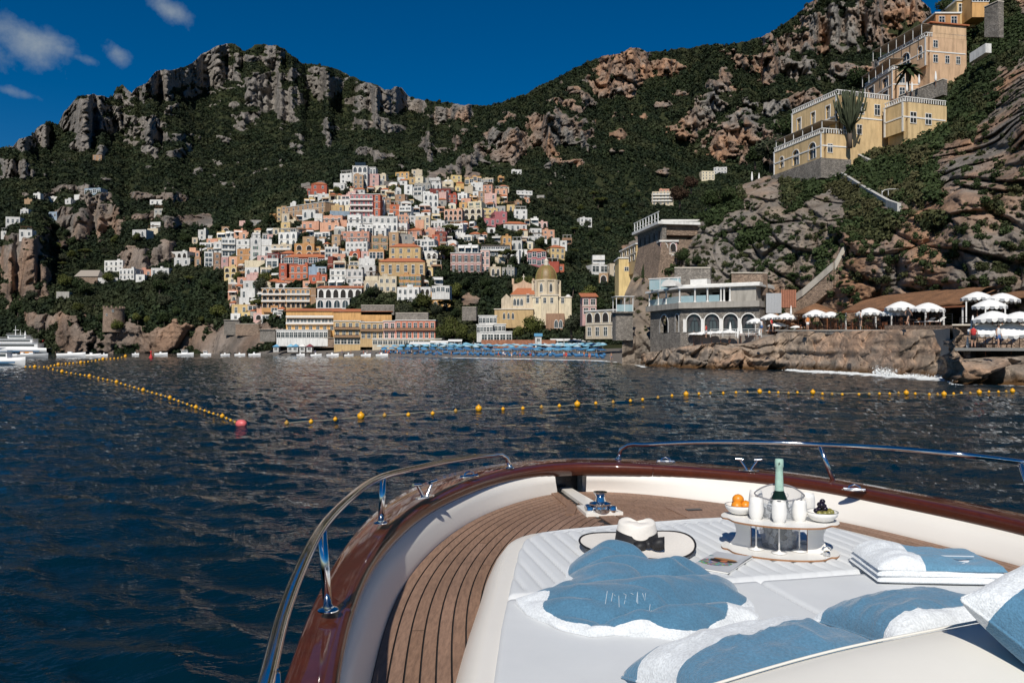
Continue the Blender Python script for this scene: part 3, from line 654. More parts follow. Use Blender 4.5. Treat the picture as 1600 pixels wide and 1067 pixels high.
M_STONE_TRIM = plain('pale_trim', (.62, .56, .47), .8, scale=2)
M_SHUT = plain('shutter_green', (.05, .12, .09), .6); M_SHUTB = plain('shutter_brown', (.12, .06, .035), .6)
def glassmat():
    m = MN('window_glass'); r = m.rand(); m.set(Base_Color=m.mix(r, (.012, .018, .022), (.06, .075, .08)), Roughness=.08, Specular_IOR_Level=.6); return m.m
M_PANE = glassmat()
M_DARK = plain('dark_interior', (.02, .017, .015), .9)  # near-black colour stands in for shade inside open arches and under roofs
M_ROOFR = plain('terracotta', (.42, .14, .06), .85, var=.3, scale=3, bump=.4); M_ROOFG = plain('roof_grey', (.33, .32, .30), .9, var=.25, scale=1)
M_ROOFW = plain('roof_white', (.66, .65, .62), .85, var=.2, scale=1); M_RAIL = plain('railing_white', (.7, .7, .68), .5); M_IRON = plain('iron_dark', (.03, .03, .035), .5, .6)
M_AWN = plain('awning_white', (.75, .74, .71), .8); M_AWNB = plain('awning_brown', (.20, .11, .06), .8)
def arc(w, z0, z1, n=7):
    "an arched outline: rectangle to z1-w/2 with a half circle on it"
    r = w / 2; return [(-r, z0), (r, z0)] + [(r * math.cos(math.pi * i / n), z1 - r + r * math.sin(math.pi * i / n)) for i in range(0, n + 1)]
def plate(mb, outl, y0, y1, mi):
    n = len(outl); b = len(mb.v); mb.add([(x, y0, z) for x, z in outl] + [(x, y1, z) for x, z in outl], [tuple(range(n)), tuple(reversed(range(n, 2 * n)))] + [(i, n + i, n + (i + 1) % n, (i + 1) % n) for i in range(n)], mi)
def ring(mb, outer, inner, y0, y1, mi):
    n = len(outer); mb.add([(x, y0, z) for x, z in outer] + [(x, y0, z) for x, z in inner] + [(x, y1, z) for x, z in outer], [(i, (i + 1) % n, n + (i + 1) % n, n + i) for i in range(n)] + [(i, 2 * n + i, 2 * n + (i + 1) % n, (i + 1) % n) for i in range(n)], mi)
WIN = {}
def window_mesh(kind):
    if kind in WIN: return WIN[kind]
    mb = MB()      # unit window: width 1, height 1, standing on z = 0, facing -y
    if kind == 'arch':
        o, i_ = arc(1.16, -.06, 1.06), arc(1, 0, .98); ring(mb, o, i_, -.09, .0, 0); plate(mb, i_, -.015, .0, 1); mb.box((0, -.04, .45), (.05, .04, .9), 0)
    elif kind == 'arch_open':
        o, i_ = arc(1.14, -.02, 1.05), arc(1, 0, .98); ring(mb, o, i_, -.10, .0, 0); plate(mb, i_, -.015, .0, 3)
    else:
        o = [(-.57, -.06), (.57, -.06), (.57, 1.06), (-.57, 1.06)]; i_ = [(-.5, 0), (.5, 0), (.5, 1), (-.5, 1)]
        ring(mb, o, i_, -.08, .0, 0); plate(mb, i_, -.015, .0, 1); mb.box((0, -.04, .5), (.06, .04, 1), 0); mb.box((0, -.04, .62), (1, .03, .04), 0)
        if kind == 'shut':
            for s in (-1, 1): mb.box((s * .82, -.05, .5), (.46, .06, 1.04), 2)
        if kind == 'shutb':
            for s in (-1, 1): mb.box((s * .82, -.05, .5), (.46, .06, 1.04), 4)
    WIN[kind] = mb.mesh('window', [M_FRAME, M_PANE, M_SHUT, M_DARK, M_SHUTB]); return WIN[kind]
def rail_mesh(W, H=1.0, step=.9, slab=1.1, mats=None):
    mb = MB(); mb.box((0, -slab / 2, -.09), (W, slab, .18), 0); mb.box((0, -slab + .04, H), (W, .07, .07), 1)
    n = max(2, int(W / step)); 
    for i in range(n + 1): mb.box((-W / 2 + .04 + (W - .08) * i / n, -slab + .04, H / 2), (.05, .05, H), 1)
    mb.box((0, -slab + .04, H * .5), (W, .02, H * .7), 1)
    return mb.mesh('balcony', mats or [M_STONE_TRIM, M_RAIL])
HL = []       # every house, for the labels
def depth_at(px, py):
    D, _, _, _ = mtn_point(np.array([float(px)]), np.array([float(py)])); return float(D[0])
def house(x0, x1, yt, yb, c='w', roof='flat', win='rect', st=None, yaw=None, dep=None, d=None, bal=0, awn=0, what='house', note=None, wins=True, name='house', cols=None, base=2.5, label=None, rmat=None, fwd=0.8):
    pc = (x0 + x1) / 2
    if d is None: d = depth_at(pc, yb) - fwd
    W = (x1 - x0) * d / F; H = (yb - yt) * d / F
    if yaw is None: yaw = random.uniform(-.28, .28)
    dep = dep or min(9, max(3.5, W * .8)); W = max(W * .6, W * 1.0 - abs(math.sin(yaw)) * dep * .5)
    st = st or max(1, int(round(H / 3.3)))
    p = P(pc, yb, d)
    fx = math.sin(yaw) * dep * -.25 if False else 0
    t = thing(name, None, 'house', p, yaw)
    wm = WM[c] if isinstance(c, str) else c
    mb = MB(); mb.box((0, dep / 2, (H - base) / 2), (W, dep, H + base), 0)
    if roof == 'flat':
        for q in (((0, .1, H + .22), (W, .2, .44)), ((0, dep - .1, H + .22), (W, .2, .44)), ((-W / 2 + .1, dep / 2, H + .22), (.2, dep - .4, .44)), ((W / 2 - .1, dep / 2, H + .22), (.2, dep - .4, .44))): mb.box(*q)
        for s in range(1, st):
            if random.random() < .5: mb.box((0, -.05, H * s / st), (W + .1, .16, .18), 1)
    mb.build('wall', [wm, M_STONE_TRIM], t)
    rb = MB()
    if roof == 'flat': rb.box((0, dep / 2, H + .06), (W - .42, dep - .42, .12)); rb.build('roof', rmat or random.choice([M_ROOFG, M_ROOFW, M_ROOFW]), t)
    elif roof in ('red', 'brown'):
        h = min(2.2, .16 * min(W, dep) + .7); e = .35
        rb.add([(-W / 2 - e, -e, H), (W / 2 + e, -e, H), (W / 2 + e, dep + e, H), (-W / 2 - e, dep + e, H), (-W / 2 + dep / 2.4, dep / 2, H + h), (W / 2 - dep / 2.4, dep / 2, H + h)], [(0, 1, 5, 4), (1, 2, 5), (2, 3, 4, 5), (3, 0, 4), (3, 2, 1, 0)]) if W > dep * .9 else rb.add([(-W / 2 - e, -e, H), (W / 2 + e, -e, H), (W / 2 + e, dep + e, H), (-W / 2 - e, dep + e, H), (0, dep / 2, H + h)], [(0, 1, 4), (1, 2, 4), (2, 3, 4), (3, 0, 4), (3, 2, 1, 0)])
        rb.build('roof', M_ROOFR, t)
    elif roof == 'dome':
        rb.lathe([(min(W, dep) * .48, 0), (min(W, dep) * .44, .5), (min(W, dep) * .32, 1.0), (min(W, dep) * .15, 1.3), (0.01, 1.4)], (0, dep / 2, H), 14); rb.build('roof', M_ROOFW, t, True)
    elif roof == 'vault':
        n = 8; vs = []
        for i in range(n + 1):
            a = math.pi * i / n; vs += [(-W / 2 * math.cos(a), 0, H + .28 * W * math.sin(a) * .8), (-W / 2 * math.cos(a), dep, H + .28 * W * math.sin(a) * .8)]
        rb.add(vs, [(2 * i, 2 * i + 2, 2 * i + 3, 2 * i + 1) for i in range(n)] + [tuple(2 * i for i in range(n, -1, -1)), tuple(2 * i + 1 for i in range(n + 1))]); rb.build('roof', rmat or M_ROOFW, t)
    if roof == 'flat' and random.random() < .55 and W > 5:
        cb = MB(); cb.box((random.uniform(-.3, .3) * W, dep * .6, H + 1.0), (random.uniform(1.2, 2.6), 1.6, 1.6)); cb.build('roof_hut', wm, t)
    if wins:
        nc_ = cols or max(1, int(W / random.uniform(2.9, 3.7)))
        for s in range(st):
            zb = H * s / st; fh = H / st; door = s == 0 and random.random() < .6
            for k in range(nc_):
                if cols is None and random.random() < .10: continue
                u = -W / 2 + W * (k + .5) / nc_ + random.uniform(-.15, .15)
                kd = win if win != 'mix' else random.choice(['rect', 'arch', 'shut'])
                tall = bal or random.random() < .4
                ww = min(1.25, W / nc_ * .45); wh = fh * (.62 if tall else .45)
                if kd == 'big': kd = 'rect'; ww = W / nc_ * .78; wh = fh * .62
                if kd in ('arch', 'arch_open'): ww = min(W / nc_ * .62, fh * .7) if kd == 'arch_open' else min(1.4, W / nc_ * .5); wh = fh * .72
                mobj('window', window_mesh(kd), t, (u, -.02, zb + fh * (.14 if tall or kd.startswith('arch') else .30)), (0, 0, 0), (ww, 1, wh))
            if bal and s > 0: mobj('balcony', rail_mesh(W * .96), t, (0, -.02, zb + .05))
        # side windows
        sd_ = 1 if pc < CX + math.tan(-yaw) * F * 0 else -1
        for s in range(st):
            for k in range(max(1, int(dep / 4))):
                if random.random() < .55:
                    for sg in ((1,) if pc < 800 else (-1,)):
                        fh = H / st; mobj('window', window_mesh('rect'), t, (sg * (W / 2 + .02), dep * (k + .5) / max(1, int(dep / 4)), H * s / st + fh * .3), (0, 0, sg * math.pi / 2), (1.0, 1, fh * .45))
    elif False: pass
    if awn:
        ab = MB(); n = max(1, int(W / 3.2))
        for k in range(n):
            u = -W / 2 + W * (k + .5) / n; w2 = W / n * .42
            ab.add([(u - w2, -.05, H / st * .92), (u + w2, -.05, H / st * .92), (u + w2, -1.6, H / st * .72), (u - w2, -1.6, H / st * .72), (u - w2, -.05, H / st * .88), (u + w2, -.05, H / st * .88), (u + w2, -1.6, H / st * .68), (u - w2, -1.6, H / st * .68)], [(3, 2, 1, 0), (4, 5, 6, 7), (2, 3, 7, 6), (0, 3, 7, 4), (1, 2, 6, 5)])
        ab.build('awning', M_AWN if awn == 1 else M_AWNB, t)
    if roof == 'flat' and random.random() < .22 and W > 5:
        pb = MB(); [pb.box((x, y, H + 1.2), (.12, .12, 2.2)) for x in (-W * .4, 0, W * .4) for y in (.5, dep * .5)]; pb.box((0, dep * .26 + .2, H + 2.35), (W * .9, dep * .55, .1)); pb.build('roof_pergola', random.choice([M_RAIL, M_AWNB, M_AWN]), t)
    HOUSE_BOXES.append((x0, x1, yt - (1.5 if roof != 'flat' else 0), yb))
    HL.append(dict(o=t, x=pc, y=(yt + yb) / 2, yb=yb, w=x1 - x0, h=yb - yt, c=c if isinstance(c, str) else 'g', st=st, roof=roof, win=win, bal=bal, awn=awn, what=what, note=note, label=label))
    return t
def H_(s):
    "one house a line: x0 x1 ytop ybase colour [options]"
    for ln in s.strip().split('\n'):
        f = ln.split('#')[0].split()
        if not f: continue
        k = {}
        for a in f[5:]:
            q, v = a.split('=') if '=' in a else (a, '1')
            if q in ('roof', 'win', 'what', 'note', 'name'): k[q] = v.replace('_', ' ') if q in ('what', 'note') else v
            else: k[q] = float(v)
            if q in ('st', 'bal', 'awn', 'cols'): k[q] = int(float(v))
        house(float(f[0]), float(f[1]), float(f[2]), float(f[3]), f[4], **k)
TOWN = '''
309 322 360 375 w
325 332 369 375 w
321 342 374 382 s
312 338 380 388 w win=big
333 347 379 399 w bal
346 368 373 401 w win=big bal note=with_glassed_balconies
368 391 375 393 w
391 408 373 402 w win=mix
408 425 375 402 w win=mix
368 400 390 408 o note=with_square_dark_windows
433 466 364 384 w win=arch st=2
423 457 383 399 c bal awn=2
305 312 393 403 s
304 314 403 415 t
319 333 394 418 w win=big note=with_blue_glass_fronts
333 345 396 424 t st=3 dep=6
345 357 403 423 p
357 384 402 416 s
350 370 418 435 y win=arch_open
382 414 408 420 c
414 436 405 419 w win=big
381 406 419 432 w win=arch
406 425 419 429 c win=big
384 406 430 440 p bal
417 437 397 407 d
437 460 396 414 d win=big roof=red
436 448 413 444 r st=3 dep=7
411 423 431 443 o
373 384 346 356 p
390 408 345 352 g
419 431 335 349 o
432 440 325 346 y st=3 note=like_a_small_tower
440 452 335 348 c win=arch st=1
437 455 349 364 y
380 406 440 452 w win=mix
385 403 431 441 p
373 401 452 467 w bal
373 390 466 478 w win=arch_open st=2
362 388 477 491 y bal
359 377 491 501 w
485 494 451 473 t wins=0 dep=6
480 486 296 307 r
486 511 288 307 r roof=red yaw=.12 note=alone_against_the_dark_wood
529 552 272 295 w st=3 yaw=-.3
521 539 287 298 w
552 568 274 295 t st=3
439 448 323 335 t
453 463 317 323 w roof=dome wins=0
471 494 329 342 w win=arch
491 504 335 349 w dep=5
504 536 338 351 s cols=3
470 500 347 361 s
500 530 349 363 s yaw=0
518 554 313 323 w cols=5
517 538 322 332 y
538 556 322 332 c
515 547 331 339 b wins=0 roof=flat
542 565 337 350 w bal
542 566 350 363 w cols=4 win=rect
565 621 339 350 w cols=6 yaw=0 note=long_with_paired_windows
565 621 350 362 w cols=7 yaw=0 win=mix
560 583 356 368 w win=big
583 605 358 371 w bal
533 577 363 379 s cols=4 yaw=0 note=with_dark_tall_windows
538 576 379 395 w cols=5
545 564 394 405 r win=arch_open st=1
564 576 394 405 p
517 533 368 387 t
489 517 364 374 w win=big
460 491 382 403 o cols=2 win=arch_open st=2 note=with_arched_loggia
472 492 371 383 t
507 529 387 403 w win=big
519 540 398 410 s
521 540 409 423 c win=big awn=2
560 587 405 416 w wins=0
560 587 416 432 w win=arch_open st=2
515 541 422 439 w cols=3
541 567 422 445 w cols=3
511 541 438 450 w awn=1
443 512 402 415 d cols=9 win=big st=1 yaw=0 roof=brown
451 482 415 438 r cols=3 note=draped_in_creepers
482 510 418 433 b win=big
482 500 431 442 r
500 511 430 443 r
511 521 402 424 d wins=0 dep=6
580 607 370 392 t cols=2 win=shut
607 623 364 391 t cols=1 st=2
576 600 391 406 o win=big st=1
569 592 433 440 c wins=0
568 594 440 458 c cols=2 win=arch st=1
591 620 433 458 c cols=3 st=2 win=rect
576 592 273 293 p
587 604 273 282 c
616 641 270 280 o win=mix
639 650 278 288 y
643 660 266 278 c note=with_a_stepped_gable
648 662 277 290 c
660 670 279 288 g
669 688 279 289 w
673 689 287 298 w win=arch
647 673 287 296 g cols=4
631 645 290 304 w
644 661 293 312 w st=3 win=big
656 672 300 316 w win=arch
661 685 304 324 w cols=3 win=arch st=2
671 704 296 305 d
685 698 301 315 p
698 714 304 317 r
616 634 305 321 t
601 611 311 335 t st=3
593 602 314 336 w dep=5
608 624 321 336 r roof=flat
623 643 323 339 w win=big bal
621 639 337 352 s cols=3
639 650 338 352 w
648 663 345 357 s
663 672 338 361 c dep=6
672 696 346 357 w cols=4 bal yaw=-.2
694 725 351 365 w cols=6 bal yaw=-.2
672 700 357 368 p cols=4 bal yaw=-.2
693 723 328 346 s cols=4 win=arch_open st=2 yaw=-.12
552 570 296 303 w roof=red
622 637 350 362 w
636 660 360 370 s roof=red
663 681 360 370 s
680 697 363 379 d
690 698 364 376 n
675 687 368 384 r
640 652 368 379 s
646 680 375 387 w win=big st=1
623 646 367 387 g
653 684 385 395 w win=big st=1
655 684 394 406 w win=arch_open st=1 cols=3
608 657 386 409 y roof=red cols=4 st=2 yaw=0 note=wide_with_balconied_windows
592 664 409 431 y roof=red cols=6 st=1 yaw=0 note=widest_with_a_long_red_tiled_roof
622 659 430 449 o cols=4 win=shut
664 677 420 433 y win=arch_open st=1
707 716 387 397 g
715 748 384 397 w win=big awn=1
673 704 457 482 o cols=2 win=arch st=2 yaw=.05 note=with_four_round_headed_white_windows
674 703 448 458 w cols=4 win=big st=1 d=322
620 655 450 473 w cols=4 st=2
655 673 450 473 w win=arch_open st=2 cols=2
711 720 292 299 y
724 740 292 302 c
735 755 286 298 w
754 770 290 301 s
773 793 296 304 s
738 748 300 309 w
747 758 300 316 t
757 776 303 321 p
720 736 311 321 s
714 731 303 314 w
729 754 316 328 c win=shut
723 754 326 344 c cols=3 win=arch_open
753 778 327 341 y cols=3
771 794 332 351 n dep=9
756 775 342 353 n
774 790 323 331 g
791 805 321 332 y win=arch
803 824 328 343 w cols=2
806 833 299 311 w bal
818 831 310 317 s
799 815 266 273 w
838 851 306 312 g
803 816 315 322 t
786 824 350 362 w roof=red cols=4
828 847 358 372 w
846 868 360 374 s cols=2
824 850 370 377 w
862 874 373 385 w
784 800 370 392 o cols=2
799 816 377 392 w cols=2 win=arch st=1
797 812 392 411 w
811 824 391 404 w
752 796 384 401 k win=big bal cols=6 st=2 note=terraced_with_parasols
875 886 377 391 w
858 885 387 405 y roof=red cols=3
823 854 393 416 n roof=red cols=4 win=big note=with_a_blue_shaded_gallery
851 874 410 424 r
871 882 414 425 r
773 789 403 412 c
765 784 418 433 c cols=2 win=arch
783 805 419 434 g cols=4
926 945 400 419 w bal st=3
922 953 415 429 w win=big
952 970 413 434 c
935 951 428 444 t win=arch_open st=1
905 926 341 354 w
1019 1052 300 320 c bal
1030 1046 296 303 s
1096 1117 268 281 c
1115 1136 262 272 w
'''
LEFT = '''
130 159 295 304 b win=big
72 93 308 316 w
114 129 305 314 w
52 63 303 311 w
38 50 312 319 t
100 112 312 319 w
31 45 328 335 w
9 31 340 350 w cols=3
30 50 360 371 w cols=2
69 90 332 341 b
0 14 362 368 w
234 258 313 320 w
240 255 327 335 g
234 252 348 358 w
205 230 360 371 w win=arch
228 249 358 369 c
264 296 394 406 w win=arch_open
272 297 404 416 w
160 195 408 424 w cols=4 st=2
184 212 421 437 w cols=4 st=2
214 238 422 432 s
236 264 420 431 w
212 226 430 440 w
88 108 457 466 g wins=0
145 159 243 251 t cols=2
300 309 372 381 c
296 306 388 397 s
'''
H_(TOWN); H_(LEFT)
# ---- hand-made big buildings
def long_block(name, A, B, z0, z1, c, st, cols, label, win='rect', bal=0, dep=9, roof=None, wscale=(1.2, .62), cat='hotel', wz=.14, extra=None, base=3):
    "a block whose front runs from A to B (x, y), facing right of the way from A to B"
    A, B = Vector((A[0], A[1], 0)), Vector((B[0], B[1], 0)); v = B - A; W = v.length; yaw = math.atan2(v.y, v.x); H = z1 - z0
    t = thing(name, label, cat, ((A.x + B.x) / 2, (A.y + B.y) / 2, z0), yaw)
    mb = MB(); mb.box((0, dep / 2, (H - base) / 2), (W, dep, H + base), 0)
    for s in range(1, st): mb.box((0, -.06, H * s / st), (W + .12, .2, .22), 1)
    mb.build('wall', [WM[c], M_STONE_TRIM], t)
    if roof == 'red': 
        MB().add([(-W / 2 - .5, -.5, H), (W / 2 + .5, -.5, H), (W / 2 + .5, dep, H + 1.4), (-W / 2 - .5, dep, H + 1.4), (-W / 2 - .5, -.5, H + .12), (W / 2 + .5, -.5, H + .12), (W / 2 + .5, dep, H + 1.55), (-W / 2 - .5, dep, H + 1.55)], [(4, 5, 6, 7), (0, 3, 2, 1), (0, 1, 5, 4), (1, 2, 6, 5), (2, 3, 7, 6), (3, 0, 4, 7)]).build('roof', M_ROOFR, t)
    else: MB().box((0, dep / 2, H + .15), (W + .5, dep + .5, .3)).build('roof', M_ROOFW, t)
    for s in range(st):
        for k in range(cols):
            u = -W / 2 + W * (k + .5) / cols; fh = H / st; kd = win[s] if isinstance(win, (list, tuple)) else win
            ww = wscale[0]; wh = fh * wscale[1]
            if kd == 'none': continue
            if kd == 'big': kd = 'rect'; ww = W / cols * .82
            if kd.startswith('arch'): ww = min(W / cols * .7, fh * .75); wh = fh * .75
            mobj('window', window_mesh(kd), t, (u, -.02, H * s / st + fh * wz), (0, 0, 0), (ww, 1, wh))
        if bal and s > 0: mobj('balcony', rail_mesh(W * .98, mats=[M_AWNB, M_AWNB] if bal == 2 else None, H=.8), t, (0, -.02, H * s / st + .05))
    return t
def blk(name, x0, x1, yt, yb, d, c, st, cols, label, d1=None, **k):
    d1 = d1 or d; A, B = P(x0, yb, d), P(x1, yb, d1); z0 = CAMZ + (HZ - yb) / F * (d + d1) / 2; z1 = CAMZ + (HZ - yt) / F * (d + d1) / 2
    HOUSE_BOXES.append((x0, x1, yt, yb)); return long_block(name, A, B, z0, z1, c, st, cols, label, **k)
D_ = depth_at
blk('balconied_hotel', 409, 447, 451, 482, D_(430, 482) - 3, 'o', 3, 4, 'left half of the three-storey orange hotel with balconies, where its loggias are arched', win='arch_open', bal=1)
blk('balconied_hotel', 447, 485, 451, 482, D_(460, 482) - 3, 'o', 3, 5, 'right half of the three-storey orange hotel with balconies, beside the white arcaded house', win=['arch_open', 'rect', 'rect'], bal=1)
blk('annex', 401, 414, 472, 483, D_(407, 483) - 5, 's', 1, 2, 'one-storey salmon wing at the lower left corner of the balconied orange hotel', cat='house', win='arch_open')
t = blk('seafront_hotel', 447, 524, 486, 517, 322, 'o', 3, 7, 'long seafront hotel with bright orange top wall and dark open balconies below', win=['rect', 'big', 'none'], bal=1, roof='red', dep=10)
blk('seafront_hotel_terrace', 432, 512, 516, 529, 316, 'w', 1, 12, 'white glazed dining gallery with a row of dark windows under the seafront hotel', win='big', cat='restaurant', dep=6)
blk('orange_wing', 521, 612, 487, 503, 318, 'o', 1, 4, 'long bright orange top storey running right from the seafront hotel', win='none', cat='hotel', roof='red')
blk('yellow_seafront_house', 522, 563, 502, 539, 308, 'y', 3, 4, 'yellow seafront house with awnings at its foot and brown balconies, left of two', win=['big', 'rect', 'rect'], bal=2, cat='house', dep=8)
blk('yellow_seafront_house', 563, 599, 504, 530, 307, 'y', 2, 4, 'yellow seafront house with a pale upper storey, right of two beside the pink one', win='rect', bal=2, cat='house', dep=8)
blk('pink_seafront_house', 599, 618, 502, 530, 306, 'p', 2, 2, 'narrow pale pink house between the yellow and the salmon seafront houses', win='rect', bal=2, cat='house', dep=8)
blk('salmon_seafront_hotel', 618, 680, 501, 530, 305, 'x', 2, 7, 'wide salmon red hotel on the beach with brown balconies and white windows', win='rect', bal=2, cat='hotel', dep=8)
blk('beach_arcade', 582, 694, 530, 539, 303, 'c', 1, 14, 'low cream arcade with dark openings under the salmon and yellow beach houses', win='big', cat='arcade', dep=5)
blk('arcaded_house', 496, 565, 450, 468, D_(530, 468) - 5, 'w', 1, 6, 'white house with a red roof and a row of arched doors above the orange hotel', win='arch_open', cat='house', roof='red', dep=8)
blk('arcaded_terrace', 494, 546, 467, 483, D_(520, 483) - 7, 'w', 1, 4, 'white terrace storey with wide dark arches in front of the arcaded house', win='arch', cat='house', dep=5)
blk('red_grand_hotel', 547, 583, 304, 340, D_(565, 340) - 3, 'n', 4, 5, 'tall raspberry red hotel with rows of white balconies high in the town', win=['rect', 'arch_open', 'rect', 'rect'], bal=1, dep=9)
blk('red_tower_house', 583, 594, 304, 338, D_(590, 340) - 4, 'r', 3, 1, 'narrow deep red tower at the right end of the tall raspberry hotel', cat='house', dep=8)
blk('brown_grand_hotel', 448, 508, 320, 336, D_(475, 336) + 3, 't', 2, 8, 'long brown stone hotel with a row of small balconies below the orange house', d1=D_(508, 332) - 6, dep=10)
blk('pink_palazzo', 704, 752, 396, 426, D_(728, 426) - 3, 'p', 2, 5, 'large pale pink palazzo with red doors and a white parapet above the gardens', cat='palace', win='shutb', bal=0, dep=12)
blk('pink_palazzo_wing', 751, 765, 391, 426, D_(758, 426) - 3, 'p', 3, 2, 'tall narrow wing with a blue awning at the right end of the pink palazzo', cat='palace', dep=9)
t = blk('white_tower_house', 551, 574, 260, 293, D_(560, 293) - 2, 'w', 3, 3, 'tall white house with arched windows crowning the very top of the town', cat='house', win=['rect', 'arch', 'arch'], dep=9)
MB().box((0, 4.4, 12.5 * .5 + 9), (7, 6, 3.6)).build('roof_pavilion', M_PANE, t)
blk('white_tower_wing', 573, 587, 262, 274, D_(575, 290) + 1, 'w', 1, 3, 'lower white wing stepping down right of the tower house at the top', cat='house', dep=8)
# white chapel with a little belfry
def chapel():
    d = D_(700, 292) - 1; t = thing('hilltop_chapel', 'small cream chapel with a low dome and belfry among the upper right houses', 'chapel', P(700, 292, d), 0); HOUSE_BOXES.append((691, 710, 276, 292))
    W = 17 * d / F; mb = MB(); mb.box((0, W / 2, 1.2), (W, W, 5.4)); mb.build('wall', WM['c'], t)
    MB().lathe([(W * .5, 0), (W * .46, .9), (W * .3, 1.9), (.6, 2.3)], (0, W / 2, 3.9), 16).build('dome', M_ROOFW, t, True)
    MB().box((0, .9, 5.4), (1.5, 1.2, 3.0)).lathe([(.75, 0), (.55, .5), (.01, .9)], (0, .9, 6.9), 10).build('belfry', WM['c'], t)
    for u in (-1.6, 1.6): mobj('window', window_mesh('arch'), t, (u, -.02, .9), (0, 0, 0), (.8, 1, 1.6))
chapel()
def on_near(px, py): return float(near_point(np.array([float(px)]), np.array([float(py)]))[0][0])
# ---------------------------------------------------------------- masonry and arcades
def masonry(name, col, sc_=3.4, var=.4):
    if name in MATS: return MATS[name]
    m = MN(name); c = m.co('Object', (1, 1, 1.5)); v = m.N('ShaderNodeTexVoronoi'); v.inputs['Scale'].default_value = sc_; m.L(c, v.inputs['Vector'])
    v2 = m.N('ShaderNodeTexVoronoi', feature='DISTANCE_TO_EDGE'); v2.inputs['Scale'].default_value = sc_; m.L(c, v2.inputs['Vector'])
    n = m.noise(.4, 6, .7, m.co()); sp = m.N('ShaderNodeSeparateColor'); m.L(v.outputs['Color'], sp.inputs[0])
    a = m.mix(sp.outputs[0], tuple(x * (1 - var) for x in col), tuple(min(1, x * (1 + var * .5)) for x in col))
    a = m.mix(m.ramp(v2.outputs['Distance'], [(0, 1), (.06, 0)]), a, tuple(x * .35 for x in col)); a = m.mix(1, a, m.ramp(n, [(.3, .6), (.7, 1.1)]), 'MULTIPLY')
    m.set(Base_Color=a, Roughness=.92); m.bump(m.ramp(v2.outputs['Distance'], [(0, 0), (.12, 1)]), .8, .08); MATS[name] = m.m; return m.m
M_MAS = masonry('rubble_masonry', (.30, .27, .235)); M_MASW = masonry('warm_masonry', (.36, .26, .19)); M_MASD = masonry('shade_dark_masonry', (.17, .155, .14))
def arcade_wall(mb, W, z0, z1, bays, y0, y1, mi=0, n=10):
    "a wall along x with openings cut through it: bays = (centre, width, top, arched)"
    x = -W / 2
    def bx(a, b, c, d):
        if b - a > 1e-4 and d - c > 1e-4: mb.box(((a + b) / 2, (y0 + y1) / 2, (c + d) / 2), (b - a, y1 - y0, d - c), mi)
    for xc, w, zt, ar in sorted(bays):
        zb = z0
        if isinstance(ar, tuple): ar, zb = ar
        bx(x, xc - w / 2, z0, z1)
        if zb > z0: bx(xc - w / 2, xc + w / 2, z0, zb)
        if not ar: bx(xc - w / 2, xc + w / 2, zt, z1)
        else:
            r = w / 2; pts = [(xc - r * math.cos(math.pi * i / n), zt - r + r * math.sin(math.pi * i / n)) for i in range(n + 1)]
            for (a, c), (b, d) in zip(pts, pts[1:]): mb.add([(a, y0, c), (b, y0, d), (b, y0, z1), (a, y0, z1), (a, y1, c), (b, y1, d), (b, y1, z1), (a, y1, z1)], [(0, 1, 2, 3), (7, 6, 5, 4), (4, 5, 1, 0)], mi)
            mb.add([(xc - r, y0, z1), (xc + r, y0, z1), (xc + r, y1, z1), (xc - r, y1, z1)], [(0, 1, 2, 3)], mi)
        x = xc + w / 2
    bx(x, W / 2, z0, z1)
def frame_at(A, B, z, label, cat, name, group=None):
    A, B = Vector((A[0], A[1], 0)), Vector((B[0], B[1], 0)); v = B - A
    return thing(name, label, cat, ((A.x + B.x) / 2, (A.y + B.y) / 2, z), math.atan2(v.y, v.x), group), v.length
